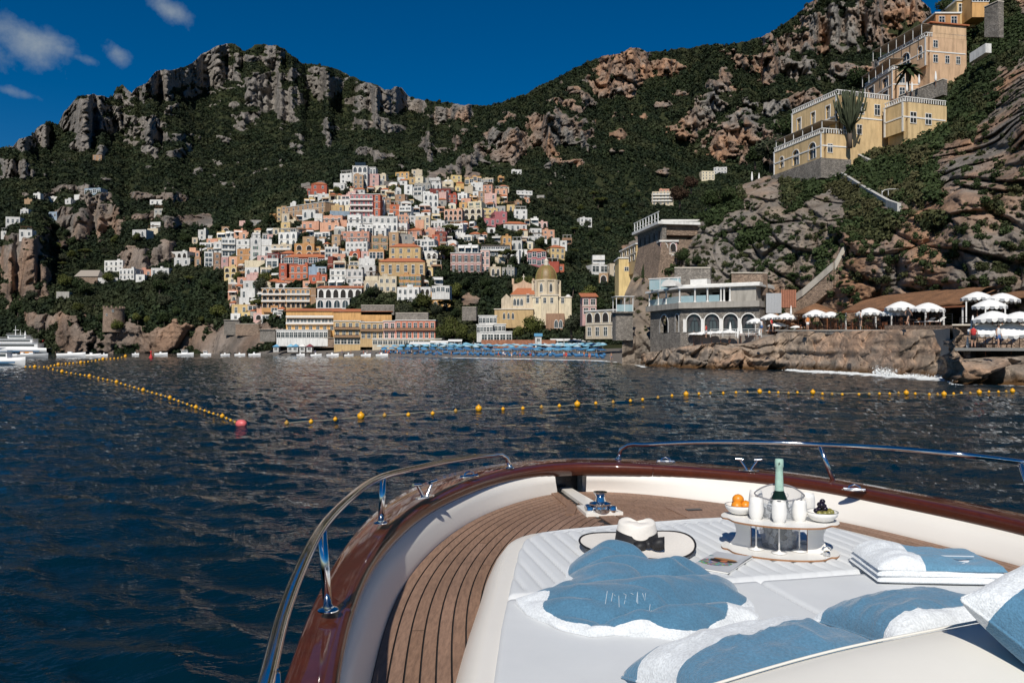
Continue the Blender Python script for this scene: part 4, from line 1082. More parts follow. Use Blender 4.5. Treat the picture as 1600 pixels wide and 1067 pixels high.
# ---------------------------------------------------------------- the domed church
def church():
    d = 296; s = d / F; t = thing('domed_church', 'cream church with a yellow tiled dome standing above the beach', 'church', P(853, 500, d), -.06)
    HOUSE_BOXES.append((797, 893, 458, 503)); HOUSE_BOXES.append((772, 797, 482, 503)); HOUSE_BOXES.append((836, 872, 410, 458))
    X = lambda px: (px - 853) * s; Zz = lambda py: (500 - py) * s
    cr = WM['c']; yl = WM['y']
    def bxp(x0, x1, yt, yb, y0, y1, m, nm, corn=True):
        mb = MB(); mb.box(((X(x0) + X(x1)) / 2, (y0 + y1) / 2, (Zz(yt) + Zz(yb)) / 2), (X(x1) - X(x0), y1 - y0, Zz(yt) - Zz(yb)))
        if corn: mb.box(((X(x0) + X(x1)) / 2, (y0 + y1) / 2, Zz(yt) - .1), (X(x1) - X(x0) + .5, y1 - y0 + .5, .35), 1)
        return mb.build(nm, [m, M_STONE_TRIM], t)
    def win(px, py, w, h, y, kd='arch'): mobj('window', window_mesh(kd), t, (X(px), y - .02, Zz(py)), (0, 0, 0), (w, 1, h))
    bxp(772, 833, 482, 512, 1.5, 8, WM['y'], 'aisle'); [win(q, 498, .8, 2.3, 1.5) for q in (787, 794, 801)]
    bxp(782, 799, 466, 482, 4, 10, cr, 'side_chapel', False)
    MB().add([(X(782), 4, Zz(466)), (X(799), 4, Zz(466)), (X(790), 4, Zz(458)), (X(782), 10, Zz(466)), (X(799), 10, Zz(466)), (X(790), 10, Zz(458))], [(0, 1, 2), (5, 4, 3), (1, 4, 5, 2), (3, 0, 2, 5)]).build('gable', cr, t)
    bxp(797, 834, 459, 483, 4.6, 14, cr, 'nave'); [win(q, 476, 1.0, 2.6, 4.6) for q in (803, 808.5, 814)]; win(824, 472, 1.0, 3.2, 4.6, 'rect')
    MB().add([(X(796), 4.2, Zz(459)), (X(835), 4.2, Zz(459)), (X(835), 9.5, Zz(447)), (X(806), 9.5, Zz(447)), (X(796), 14.8, Zz(459)), (X(835), 14.8, Zz(459))], [(0, 1, 2, 3), (5, 4, 3, 2), (4, 0, 3), (1, 5, 2), (0, 4, 5, 1)]).build('nave_roof', M_ROOFR, t)
    mb = MB(); mb.box(((X(797) + X(832)) / 2, 16.5, (Zz(438) + Zz(462)) / 2), (X(832) - X(797), 1.6, Zz(438) - Zz(462)))
    for a in (797.5, 831): mb.box((X(a), 16.5, Zz(434)), (.8, 1.4, 2.2))
    mb.add([(X(803), 15.7, Zz(438)), (X(828), 15.7, Zz(438)), (X(819), 15.7, Zz(435)), (X(815), 15.7, Zz(431)), (X(811), 15.7, Zz(435)), (X(803), 17.3, Zz(438)), (X(828), 17.3, Zz(438)), (X(819), 17.3, Zz(435)), (X(815), 17.3, Zz(431)), (X(811), 17.3, Zz(435))], [(0, 1, 2, 3, 4), (9, 8, 7, 6, 5), (1, 6, 7, 2), (2, 7, 8, 3), (3, 8, 9, 4), (4, 9, 5, 0)])
    mb.build('facade', wallmat('facade_peach', (.66, .46, .32)), t); MB().box((X(815), 16.5, Zz(427)), (.25, .25, 2.4)).box((X(815), 16.5, Zz(426)), (1.1, .24, .25)).build('cross', M_STONE_TRIM, t)
    bxp(832, 893, 463, 508, 3.2, 15, cr, 'transept'); bxp(845, 872, 460, 508, 1.6, 15.3, WM['c'], 'crossing')
    [win(q, 473, 1.0, 1.9, y, 'rect') for q, y in ((839, 3.2), (851, 1.6), (862, 1.6), (879, 3.2))]
    bxp(853, 882, 490, 526, -1.0, 4, WM['t'], 'porch', False); [win(q, 512, 1.3, 2.8, -1.0) for q in (869, 876)]
    mb = MB(); r = 5.0; mb.lathe([(r, Zz(462)), (r, Zz(438)), (r + .35, Zz(437.5)), (r + .35, Zz(435.5)), (r, Zz(435))], (X(853), 8, 0), 8)
    for i in range(8):
        a = math.pi / 4 * i; mb.box((X(853) + r * math.cos(a), 8 + r * math.sin(a), (Zz(462) + Zz(436)) / 2), (1.1, 1.1, Zz(436) - Zz(462)), 0, a)
    mb.build('drum', cr, t)
    for i in range(8):
        a = math.pi / 4 * (i + .5); ap = r * math.cos(math.pi / 8) + .05; mobj('window', window_mesh('arch'), t, (X(853) + ap * math.cos(a), 8 + ap * math.sin(a), Zz(455)), (0, 0, a + math.pi / 2), (1.1, 1, 3.2))
    m = MN('dome_tiles'); c = m.co(); w_ = m.noise(3, 4, .7, c); m.set(Base_Color=m.mix(m.ramp(w_, [(.35, 0), (.65, 1)]), (.15, .095, .035), (.29, .19, .07)), Roughness=.5); dm = m.m
    R_ = 4.25; prof = [(R_ * math.cos(a) ** .85, 5.9 * math.sin(a)) for a in np.linspace(0, math.pi / 2 - .14, 12)]
    mb = MB(); mb.lathe([(R_ + .3, -.35), (R_ + .25, 0)] + prof, (X(853), 8, Zz(436)), 32)
    dome = mb.build('dome', dm, t, True)
    for i in range(8):
        a = math.pi / 4 * (i + .5); mobj('rib', MB().tube([((p[0] + .05) * math.cos(a), (p[0] + .05) * math.sin(a), p[1]) for p in prof], .16, 5).mesh('rib', plain('dome_rib', (.22, .20, .06), .5)), dome, (X(853), 8, Zz(436)))
    MB().lathe([(1.1, 0), (.9, .3), (.85, 1.9), (1.0, 2.1), (.6, 2.7), (.12, 3.3), (.05, 4)], (X(853), 8, Zz(413.5)), 10).build('lantern', M_STONE_TRIM, t, auto=30)
    for q, yy in ((833, 5), (888, 6)): MB().lathe([(1.1, 0), (1.0, .5), (.6, 1.0), (.01, 1.2)], (X(q) , yy + 2, Zz(463)), 12).build('small_dome', M_ROOFW, t, True)
church()
HOUSE_BOXES.append((915, 966, 484, 527))
# houses by the near right edge of the town
def rb(name, x0, x1, yt, yb, d, c, st, cols, label, **k):
    if 995 < (x0 + x1) / 2 < 1200 and yb > 300: d = on_near((x0 + x1) / 2, yb) - 3; k.pop('d1', None)
    return blk(name, x0, x1, yt, yb, d, c, st, cols, label, **k)
rb('beach_house', 915, 966, 486, 527, 205, 'c', 2, 4, 'pale cream two-storey house at the right end of the beach with a loggia', cat='house', win=['rect', 'arch_open'], dep=8, d1=196, base=.4)
rb('red_roofed_house', 910, 932, 464, 492, 222, 'p', 2, 2, 'tall pink house with a bright red roof right of the domed church', cat='house', roof='red', dep=7)
t = rb('yellow_loggia_house', 967, 991, 404, 447, 205, 'y', 1, 1, 'yellow house with tall arched loggias climbing beside the stone bastion', cat='house', win='rect', dep=8, wscale=(1.0, .14), wz=.55)
rb('loggia_row', 969, 994, 388, 412, 214, 'y', 2, 4, 'row of narrow arched loggias above the yellow house by the stone bastion', cat='house', win='arch_open', dep=6, d1=198)
rb('white_terrace_house', 1035, 1092, 346, 373, 178, 'w', 2, 5, 'large white house with a flat roof at the top of the headland terraces', cat='house', win=['rect', 'rect'], dep=9, d1=168)
rb('pink_garden_house', 1032, 1058, 378, 415, 166, 'p', 2, 2, 'pink garden house draped with creepers under the large white house', cat='house', win='arch_open', dep=7)
rb('small_yellow_house', 1008, 1021, 360, 377, 200, 'o', 1, 1, 'tiny orange house above the white terrace of the bastion', cat='house', dep=5)
# stone bastion with small arches and a white terrace
def bastion():
    A, B = P(997, 436, 156), P(1034, 436, 143); t, W = frame_at(A, B, CAMZ + (HZ - 436) / F * 149, 'tall stone bastion wall with small arches and a white terrace on top', 'bastion', 'stone_bastion')
    HOUSE_BOXES.append((996, 1035, 372, 440)); H = 9.2
    mb = MB(); n = 6; W2 = W
    mb.add([(-W2 / 2 - 1.5, -1.6, -4), (W2 / 2 + 1, -1.6, -4), (W2 / 2 + .2, 0, H - 2.6), (-W2 / 2, 0, H - 2.6), (-W2 / 2 - 1.5, 8, -4), (W2 / 2 + 1, 8, -4), (W2 / 2 + .2, 8, H - 2.6), (-W2 / 2, 8, H - 2.6)], [(0, 1, 2, 3), (1, 5, 6, 2), (5, 4, 7, 6), (4, 0, 3, 7), (3, 2, 6, 7)])
    mb.build('bastion_wall', M_MASW, t)
    mb = MB(); arcade_wall(mb, W + .4, H - 2.6, H, [(-W / 2 + W * (k + .5) / 5, .95, H - .9, (True, H - 2.5)) for k in range(5)], 0, .8); mb.build('arch_band', M_MAS, t)
    MB().box((0, 4, H - .9), (W - .3, 6, 1.7)).build('vault', M_MASW, t)
    MB().box((0, 3, H + .3), (W + 1.6, 8, .5)).build('terrace_slab', WM['w'], t)
    for k in range(9): MB().box((-W / 2 + W * k / 8, -.7, H + 1.4), (.14, .14, 1.8)).build('post', M_RAIL, t)
    MB().box((0, -.7, H + 2.3), (W + 1, .12, .12)).box((0, -.7, H + 1.2), (W + 1, .05, .08)).build('handrail', M_RAIL, t)
bastion()
# ---------------------------------------------------------------- the stone restaurant on the rocks
def restaurant():
    zg = 5.05; A, B = P(1063, 517, 117), P(1187, 517, 111); C = P(1016, 517, 127)
    t, W = frame_at(A, B, zg, 'grey stone restaurant with five white arches and a glazed upper terrace', 'restaurant', 'stone_restaurant')
    u = lambda px: (px - 1063) / (1187 - 1063) * W * 1.0 - W / 2
    H1 = 3.45
    bays = [(u(1085), 2.15, 2.62, True), (u(1114), 2.15, 2.58, True), (u(1143), 2.1, 2.55, True), (u(1170), 1.9, 2.5, True)]
    mb = MB(); arcade_wall(mb, W, 0, H1, bays, 0, .55, n=14); mb.box((0, 4, -1.5), (W, 8, 2.98)); mb.box((W / 2 - .3, 4.3, H1 / 2), (.6, 7.4, H1 - .02)); mb.build('stone_wall', M_MAS, t)
    for k, (xc, w, zt, _) in enumerate(bays):
        mb = MB(); o = [(xc + x * 1.0, z) for x, z in arc(w + .28, 0, zt + .14, 14)]; i_ = [(xc + x, z) for x, z in arc(w, 0, zt, 14)]; ring(mb, o, i_, -.04, .3, 0); mb.build('arch_surround', M_FRAME, t)
        mb = MB(); plate(mb, [(xc + x, z) for x, z in arc(w, 0, zt, 14)], .42, .46, 0); g_ = mb.build('arch_window', M_PANE, t)
        mb = MB(); mb.box((xc, .38, 1.65), (w, .05, .05)); [mb.box((xc + q, .385, .85), (.06, .05, 1.6)) for q in (-w / 4, 0, w / 4)]; mb.build('glazing_bar', M_IRON, g_)
        cm = plain('curtain_dark', (.05, .05, .055), .9)
        for sg in (-1, 1): MB().add([(xc + sg * w * .42, .36, .3), (xc + sg * w * .30, .36, 1.0), (xc + sg * .04, .36, 2.3), (xc + sg * w * .44, .36, 2.0)], [(0, 1, 2, 3)]).build('curtain', cm, t)
        MB().box((xc - w / 2 - .32, -.05, .95), (.36, .14, 1.9)).build('white_pier', M_FRAME, t)
    v = C - Vector((A.x, A.y, C.z)); 
    # left flank, turned back towards the hill
    t2yaw = math.atan2(A.y - C.y, A.x - C.x) - t.rotation_euler.z; W2 = Vector((A.x - C.x, A.y - C.y)).length
    M_ = Matrix.Translation((-W / 2, 0, 0)) @ Matrix.Rotation(t2yaw, 4, 'Z') @ Matrix.Translation((-W2 / 2, 0, 0))
    mb = MB(); arcade_wall(mb, W2, 0, H1, [(-W2 * .02, 2.7, 2.75, True), (W2 * .40, 1.0, 2.7, True)], 0, .55, n=14); mb.box((0, 3, -2), (W2, 6, 3.98))
    mb.v = [tuple(M_ @ Vector(q)) for q in mb.v]; mb.build('flank_wall', M_MAS, t)
    for xc, w, zt in ((-W2 * .02, 2.7, 2.75), (W2 * .40, 1.0, 2.7)):
        mb = MB(); ring(mb, [(xc + x, z) for x, z in arc(w + .28, 0, zt + .14, 14)], [(xc + x, z) for x, z in arc(w, 0, zt, 14)], -.04, .3, 0); mb.v = [tuple(M_ @ Vector(q)) for q in mb.v]; mb.build('arch_surround', M_FRAME, t)
        mb = MB(); plate(mb, [(xc + x, z) for x, z in arc(w, 0, zt, 14)], .9, .94, 0); mb.v = [tuple(M_ @ Vector(q)) for q in mb.v]; mb.build('arch_window', M_DARK if w > 2 else M_PANE, t)
    # outline of the floor plan, for slab, roof and terrace
    pA = Vector((-W / 2, 0)); pC = (M_ @ Vector((-W2 / 2, 0, 0))).to_2d(); pB = Vector((W / 2, 0)); mid = pA.lerp(pC, .42)
    def plan(e): return [(pC.x - e, pC.y - e * .3), (mid.x - e * .2, mid.y - e), (pA.x, pA.y - e), (pB.x + e * .2, pB.y - e), (pB.x + e * .2, 8), (pC.x - e, 8)]
    grey = wallmat('warm_grey_plaster', (.40, .37, .33))
    MB().prism(plan(.7), H1, H1 + .85).build('terrace_band', grey, t)
    zf = H1 + .85; zr = zf + 2.05
    MB().prism(plan(.75), zr, zr + .28).build('roof_slab', M_FRAME, t)
    MB().prism([(x * .97, y + .8) for x, y in plan(.2)], zr + .28, zr + .62).build('roof_screed', M_ROOFW, t)
    wb = MB(); wb.box((u(1162), 3.6, (zf + zr) / 2), (u(1183) - u(1143), 7.6, zr - zf - .01)); wb.build('closed_wing', grey, t)
    wb = MB(); wb.box((-1, 5.0, (zf + zr) / 2), (W - 2, .3, zr - zf - .01)); wb.build('back_wall', wallmat('inner_wall', (.5, .49, .47)), t)
    for k in range(5): MB().box((-W / 2 + 2 + k * 1.9, 4.8, zf + 1.0), (1.2, .1, 1.4)).build('inner_window', M_DARK, t)
    pts = [pC.lerp(mid, 0), pC.lerp(mid, .55), pC.lerp(mid, 1.0), pA] + [Vector((u(q), 0)) for q in (1088, 1108, 1129, 1134, 1143)]
    for p in pts: MB().lathe([(.2, 0), (.2, .12), (.13, .2), (.12, 1.75), (.19, 1.88), (.2, 2.03)], (p.x, p.y - .3, zf), 10).build('column', M_FRAME, t, auto=30)
    gm = MN('terrace_glass'); gm.set(Base_Color=(.45, .62, .66), Roughness=.06, Alpha=.5); gm = gm.m
    for a, b in zip(pts, pts[1:]):
        c_ = (a + b) / 2; dd = b - a
        if dd.length < .9: continue
        MB().box((c_.x, c_.y - .35, zf + .5), (dd.length - .4, .03, .95), 0, math.atan2(dd.y, dd.x)).build('glass_balustrade', gm, t)
    # things on the roof
    MB().box((u(1088), 2.2, zr + 1.0), (u(1101) - u(1074), 1.8, .85)).build('roof_box', M_FRAME, t)
    n = 10; vs = []
    for i in range(n + 1):
        a = math.pi * i / n; vs += [(u(1040) - 1.15 * math.cos(a), .8, zr + .55 + 1.0 * math.sin(a)), (u(1040) - 1.15 * math.cos(a), 3.6, zr + .55 + 1.0 * math.sin(a))]
    MB().add(vs, [(2 * i, 2 * i + 2, 2 * i + 3, 2 * i + 1) for i in range(n)] + [tuple(2 * i for i in range(n, -1, -1)), tuple(2 * i + 1 for i in range(n + 1))]).build('roof_vault', M_ROOFW, t)
    gb = MB(); 
    for i in range(4): gb.box((u(1012) + i * 1.5 - 1.2, 3.6 - i * .2, zr + 1.15), (.1, .1, 1.7))
    gb.box((u(1012) + 1, 3.4, zr + 2.0), (5.2, .1, .12)); gb.build('glasshouse_frame', M_RAIL, t)
    MB().box((u(1012) + 1, 3.5, zr + 1.1), (5.0, .04, 1.6)).build('glasshouse_pane', gm, t)
    # the small glazed veranda on the left rocks
    vt = thing('glass_veranda', 'glass walled veranda with a flat roof perched left of the stone restaurant', 'veranda', P(976, 487, 128), .1)
    for x in (-1.35, 0, 1.35):
        for y in (0, 2.4): MB().box((x, y, 1.2), (.1, .1, 2.4)).build('post', M_RAIL, vt)
    MB().box((0, 1.2, 2.45), (3.1, 2.9, .1)).build('roof', M_RAIL, vt); MB().box((0, 1.2, -.1), (3.2, 3.0, .2)).build('floor_slab', M_MAS, vt); MB().box((0, 0, .6), (2.6, .03, 1.1)).build('glass_balustrade', gm, vt)
    MB().box((0, 1.4, -2.4), (2.8, 2.4, 4.4)).build('stone_base', M_MAS, vt)
restaurant()
# retaining walls built of rubble
def stone_wall(px0, px1, yt, yb, d0, d1, label, mat=None, th=1.2, name='stone_wall', cap=True, yt1=None, yb1=None, base=1.0, cat='wall'):
    A, B = P(px0, yb, d0), P(px1, yb1 if yb1 else yb, d1); T0, T1 = P(px0, yt, d0), P(px1, yt1 if yt1 else yt, d1)
    v = Vector((B.x - A.x, B.y - A.y, 0)).normalized(); nrm = Vector((-v.y, v.x, 0)) * th
    t = thing(name, label, cat, A)
    q = [A - Vector((0, 0, base)), B - Vector((0, 0, base)), T1, T0]; q = [x - A for x in q]
    MB().add(q + [x + nrm for x in q], [(0, 1, 2, 3), (7, 6, 5, 4), (1, 5, 6, 2), (4, 0, 3, 7), (3, 2, 6, 7), (0, 4, 5, 1)]).build('wall_body', mat or M_MAS, t)
    if cap: 
        a, b = T0 - A, T1 - A; e = nrm * .1; z = Vector((0, 0, .14))
        c = [a - e, b - e, b + nrm + e, a + nrm + e]; MB().add(c + [x + z for x in c], [(3, 2, 1, 0), (4, 5, 6, 7), (0, 1, 5, 4), (1, 2, 6, 5), (2, 3, 7, 6), (3, 0, 4, 7)]).build('coping', M_STONE_TRIM, t)
    return t
stone_wall(1054, 1110, 419, 445, 124, 122, 'rubble stone wall standing directly behind the restaurant roof')
stone_wall(1143, 1192, 427, 450, 117, 113, 'brown rubble retaining wall behind the right end of the restaurant roof', M_MASW)
stone_wall(1382, 1488, 508, 522, CAMZ * F / 43.5 + 4.1, CAMZ * F / 49.5 + 4.1, 'low stone terrace wall on the rock under the thatched restaurant', M_MASW, cap=False, name='terrace_wall')
stone_wall(1215, 1383, 517, 520, CAMZ * F / 34.4 + 4.1, CAMZ * F / 43 + 4.1, 'thin pale edge of the sunbathing terrace along the rock top', M_MAS, cap=True, name='terrace_kerb', th=.6, base=.2)
stone_wall(564, 616, 477, 488, 318, 318, 'long grey retaining wall above the orange wing of the seafront hotel')
stone_wall(618, 669, 489, 501, 314, 312, 'grey retaining wall right above the salmon red beach hotel')
stone_wall(350, 374, 500, 520, D_(362, 520) - 3, D_(362, 520) - 3, 'grey stone bastion under the lowest white house at the left of town', th=6)
stone_wall(406, 430, 515, 530, 330, 326, 'grey stone base wall left of the seafront hotel', th=6)
stone_wall(432, 524, 528, 539, 318, 316, 'brown stone quay wall under the glazed dining gallery', M_MASW, th=5)
stone_wall(368, 404, 506, 521, D_(380, 519) - 2, D_(400, 519) - 2, 'ruined brown wall on the slope left of the seafront hotel', M_MASW)
stone_wall(722, 744, 480, 497, 318, 316, 'brown stone wall in the gardens left of the church')
# white cafes between the pines and the church
for q, (a, b, c, d_, lb) in enumerate([(748, 776, 494, 506, 'white cafe with a flat awning roof left of the church aisle'), (760, 790, 507, 518, 'white cafe terrace with pale umbrellas below the church aisle'), (745, 770, 508, 521, 'small white kiosk cafe behind the leftmost beach pine'), (752, 800, 519, 534, 'low white beach restaurant with a dark veranda under the church')]):
    rb('beach_cafe', a, b, c, d_, 286 - q * 5, 'w', 1, 5, lb, cat='cafe', win='big', dep=5)
stone_wall(752, 868, 531, 541, 264, 256, 'low reddish wall behind the blue beach umbrellas', plain('red_earth', (.32, .14, .08), .9, var=.4, scale=1), name='promenade_wall', cap=False)
# ---------------------------------------------------------------- round stone watchtower
def watchtower():
    d = depth_at(178, 508) - 4; r = 15 * d / F; t = thing('round_watchtower', 'round stone watchtower with a broken top on the left headland', 'tower', P(178, 506, d)); H = 24 * d / F
    HOUSE_BOXES.append((162, 194, 478, 507))
    MB().lathe([(r * 1.08, -4), (r * 1.0, H - .6), (r * 1.05, H - .5), (r * 1.05, H), (r * .8, H), (r * .8, H - .8), (.01, H - .8)], (0, 0, 0), 28).build('tower_wall', M_MASW, t, auto=30)
    for i in range(14):
        a = i * .45; MB().box((r * .95 * math.cos(a), r * .95 * math.sin(a), H + .35), (.9, .7, .7 + .5 * ((i * 7) % 3)), 0, a).build('merlon', M_MASW, t)
    for a, z in ((-1.8, H * .5), (-1.2, H * .75)): mobj('window', window_mesh('rect'), t, ((r * 1.04) * math.cos(a), (r * 1.04) * math.sin(a), z), (0, 0, a + math.pi / 2), (.8, 1, 1.0))
watchtower()
def stone_barn():
    d = D_(135, 441) - 3; t = thing('stone_barn', 'long stone house with a grey pitched roof on the left slope', 'house', P(135, 441, d), -.05); HOUSE_BOXES.append((115, 156, 421, 442)); s = d / F
    MB().box((0, 4, 9 * s / 2 - 1), (36 * s, 8, 9 * s + 2)).build('wall', M_MASW, t)
    w = 18 * s; MB().add([(-w - .5, -.5, 9 * s), (w + .5, -.5, 9 * s), (w * .8, 5, 20 * s), (-w * .95, 5, 20 * s), (-w - .5, 9, 9 * s), (w + .5, 9, 9 * s)], [(0, 1, 2, 3), (5, 4, 3, 2), (1, 5, 2), (4, 0, 3)]).build('roof', plain('stone_roof', (.30, .26, .22), .9), t)
stone_barn()
stone_wall(153, 184, 434, 443, D_(165, 443) - 2, D_(165, 443) - 2, 'white balustraded terrace wall right of the stone barn', WM['w'], name='balustrade_wall')
# ---------------------------------------------------------------- the two yellow villas
OCH = wallmat('villa_ochre', (.66, .47, .26)); OCH2 = wallmat('villa_peach', (.66, .44, .28))
def villa_block(t, O, yaw, W, dep, z0, z1, mat, front=(), side=(), name='wall', par=1):
    "a block of a villa in world coordinates: O front-left corner; front = openings on the long face, side = on the right end"
    H = z1 - z0; M_ = Matrix.Translation((O.x - t.location.x, O.y - t.location.y, z0 - t.location.z)) @ Matrix.Rotation(yaw, 4, 'Z')
    up = [(u - W / 2, w, zt, ar) for u, w, zt, ar in front if isinstance(ar, tuple) and ar[1] > 2.9]; lowr = [(u - W / 2, w, zt, ar) for u, w, zt, ar in front if not (isinstance(ar, tuple) and ar[1] > 2.9)]
    mb = MB(); Hm = 3.1 if up and lowr else H
    if lowr or not up: arcade_wall(mb, W, 0, Hm, lowr, 0, .4, n=12)
    if up: arcade_wall(mb, W, Hm if lowr else 0, H, up, 0, .4, n=12)
    mb.v = [(x + W / 2, y, z) for x, y, z in mb.v]; mb.box((W / 2, (dep + .4) / 2 + .35, H / 2 - 3), (W - .02, dep - .7, H + 5.96)); 
    for hz_ in (H * .5,):
        mb.box((W / 2, -.03, hz_), (W + .02, .1, .22), 1); mb.box((W + .02, dep / 2, hz_), (.1, dep - .2, .22), 1)
    for xx in (.18, W - .18): mb.box((xx, -.03, H / 2), (.34, .1, H - .1), 1)
    if par:
        for k in range(int(W / .5)): mb.box((.25 + k * .5, .1, H + .45), (.12, .12, .7), 1)
        mb.box((W / 2, .1, H + .86), (W, .2, .14), 1); mb.box((W / 2, .1, H + .08), (W + .2, .4, .16), 1)
        for k in range(int(dep / .5)): mb.box((W - .1, .45 + k * .5, H + .45), (.12, .12, .7), 1)
        mb.box((W - .1, dep / 2 + .1, H + .86), (.2, dep, .14), 1)
    mb.v = [tuple(M_ @ Vector(q)) for q in mb.v]; mb.build(name, [mat, M_FRAME], t)
    for u, w, zt, ar in front:
        a, zb = ar if isinstance(ar, tuple) else (ar, 0)
        k = MB(); plate(k, arc(w, zb, zt, 12) if a else [(-w / 2, zb), (w / 2, zb), (w / 2, zt), (-w / 2, zt)], .26, .3, 0); k.v = [tuple(M_ @ Vector((x + u, y, z))) for x, y, z in k.v]; g_ = k.build('pane', M_PANE, t)
        k = MB(); o = arc(w + .3, zb - .05 if zb else 0, zt + .15, 12) if a else [(-w / 2 - .16, zb - .1), (w / 2 + .16, zb - .1), (w / 2 + .16, zt + .16), (-w / 2 - .16, zt + .16)]
        i_ = arc(w, zb, zt, 12) if a else [(-w / 2, zb), (w / 2, zb), (w / 2, zt), (-w / 2, zt)]
        ring(k, o, i_, -.06, .25, 0); k.box((0, .2, (zb + zt) / 2), (.07, .06, zt - zb)); k.box((0, .2, zb + (zt - zb) * .6), (w, .06, .07)); k.v = [tuple(M_ @ Vector((x + u, y, z))) for x, y, z in k.v]; k.build('window_frame', M_FRAME, t)
    for v, w, zb, zt in side:
        o = mobj('window', window_mesh('rect'), t); o.matrix_local = M_ @ Matrix.Translation((W + .02, v, zb)) @ Matrix.Rotation(math.pi / 2, 4, 'Z') @ Matrix.Diagonal((w, 1, zt - zb, 1))
    return M_
def pergola(t, M_, u0, u1, v0, v1, z, name='pergola'):
    n = max(2, int((u1 - u0) / 2.6))
    for i in range(n + 1):
        x = u0 + (u1 - u0) * i / n; k = MB().box((x, v0, z - 1.15), (.09, .09, 2.3)); k.v = [tuple(M_ @ Vector(q)) for q in k.v]; k.build('pergola_post', M_RAIL, t)
    k = MB(); k.box(((u0 + u1) / 2, (v0 + v1) / 2, z), (u1 - u0 + .4, v1 - v0 + .3, .08)); k.v = [tuple(M_ @ Vector(q)) for q in k.v]; k.build('pergola_roof', plain('reed_screen', (.33, .28, .22), .9, var=.4, scale=6), t)
def villas():
    O1 = P(1237, 178, 150); B1 = P(1308, 147, 138); yaw = math.atan2(B1.y - O1.y, B1.x - O1.x); W = math.hypot(B1.x - O1.x, B1.y - O1.y)
    t = thing('lower_villa', 'large yellow villa with arched ground floor and white windows above the cliff', 'villa', (54, 144, 36)); HOUSE_BOXES.append((1209, 1284, 207, 262)); HOUSE_BOXES.append((1237, 1320, 150, 225)); HOUSE_BOXES.append((1320, 1384, 150, 205))
    villa_block(t, O1, yaw, W, 11, 39.3, 46.6, OCH, [(2.2, 1.1, 6.0, (False, 3.7)), (6.2, 1.1, 6.0, (False, 3.7)), (10.2, 1.1, 6.0, (False, 3.7)), (2.2, 1.1, 2.6, (False, .3)), (6.0, 1.1, 2.6, (False, .3)), (10.0, 1.1, 2.6, (False, .3))], [(1.8, 1.0, .8, 2.4), (4.6, 1.0, .8, 2.4), (2.2, 1.1, 4.4, 6.2), (5.0, 1.1, 4.4, 6.2), (8.4, 1.1, 4.4, 6.2)])
    O2 = P(1209, 238, 150); B2 = P(1284, 207, 136); yaw2 = math.atan2(B2.y - O2.y, B2.x - O2.x); W2 = math.hypot(B2.x - O2.x, B2.y - O2.y)
    M2 = villa_block(t, O2, yaw2, W2, 6, 35.2, 39.4, OCH, [(2.6, 1.3, 2.9, (True, .9)), (7.0, 1.9, 3.1, (True, .4)), (11.8, 2.0, 3.2, (True, .4))], [(1.6, .9, 1.0, 2.4)])
    pergola(t, M2, .2, W2 - .5, .4, 3.6, 4.2 + 2.3)
    # wing behind the cactus
    O3 = B1 + Vector((math.cos(yaw) * 1.0, math.sin(yaw) * 1.0, 0)) + Vector((-math.sin(yaw) * 9, math.cos(yaw) * 9, 0))
    villa_block(t, O3, yaw, 4.5, 9, 39.5, 44.6, OCH, [], [(2.0, 1.2, 1.6, 3.4), (5.2, 1.2, 1.6, 3.4)], par=1)
    # stone footing with the little door
    k = MB(); k.box((W2 / 2, 2.6, -1.8), (W2 + .6, 6, 3.4)); k.v = [tuple(M2 @ Vector(q)) for q in k.v]; k.build('stone_footing', M_MAS, t)
    # upper villa
    B = P(1447, 34, 165); O = P(1372, 78, 180); yaw = math.atan2(B.y - O.y, B.x - O.x); W = math.hypot(B.x - O.x, B.y - O.y)
    t = thing('upper_villa', 'peach yellow villa with a covered roof terrace, highest on the right slope', 'villa', (84, 172, 58)); HOUSE_BOXES.append((1376, 1508, 34, 96)); HOUSE_BOXES.append((1351, 1398, 106, 155))
    M1 = villa_block(t, O, yaw, W, 9.5, 61.2, 67.2, OCH2, [(4, 1.0, 3.8, (False, 1.6)), (W - 6.2, 2.6, 4.8, (True, .6)), (W - 1.8, 1.2, 4.6, (True, 2.0)), (W - 11, 1.2, 4.4, (False, 2))], [(2.2, 1.0, .8, 2.3), (5.0, .9, .8, 2.3), (7.6, .9, .8, 2.3), (2.2, 1.0, 3.9, 5.3)], par=1)
    k = MB(); k.box((W - 2.0, 5.6, 7.4), (4.0, 8, 2.8)); k.v = [tuple(M1 @ Vector(q)) for q in k.v]; k.build('penthouse', OCH2, t)
    k = MB(); k.box((W - 2.0, 5.4, 8.95), (4.8, 9.4, .25)); k.v = [tuple(M1 @ Vector(q)) for q in k.v]; k.build('penthouse_roof', M_ROOFR, t)
    pergola(t, M1, -.5, W - .2, -.9, 3.2, 6.0 + 2.6)
    O = P(1351, 128, 180); B = P(1395, 112, 168); yaw = math.atan2(B.y - O.y, B.x - O.x); W = math.hypot(B.x - O.x, B.y - O.y)
    M3 = villa_block(t, O, yaw, W, 7, 55.2, 61.4, OCH2, [(3.0, 2.2, 2.6, False), (W - 3, 2.2, 2.6, False), (W - 3, 2.4, 5.4, (False, 3.4)), (3.0, 2.4, 5.4, (False, 3.4))], [(2, 1.1, 3.4, 5.2), (2, 1.1, .5, 2.4)])
    pergola(t, M3, .2, W - .2, -.6, 2.4, 6.2 + 2.4)
    # buildings at the top right edge
    rb('hilltop_house', 1462, 1500, 22, 40, 178, 'o', 1, 2, 'orange house peeking over the roof of the upper villa', cat='house', dep=5)
    rb('hilltop_house', 1495, 1524, 2, 22, 180, 'y', 1, 2, 'yellow house at the top right corner above the upper villa', cat='house', dep=6)
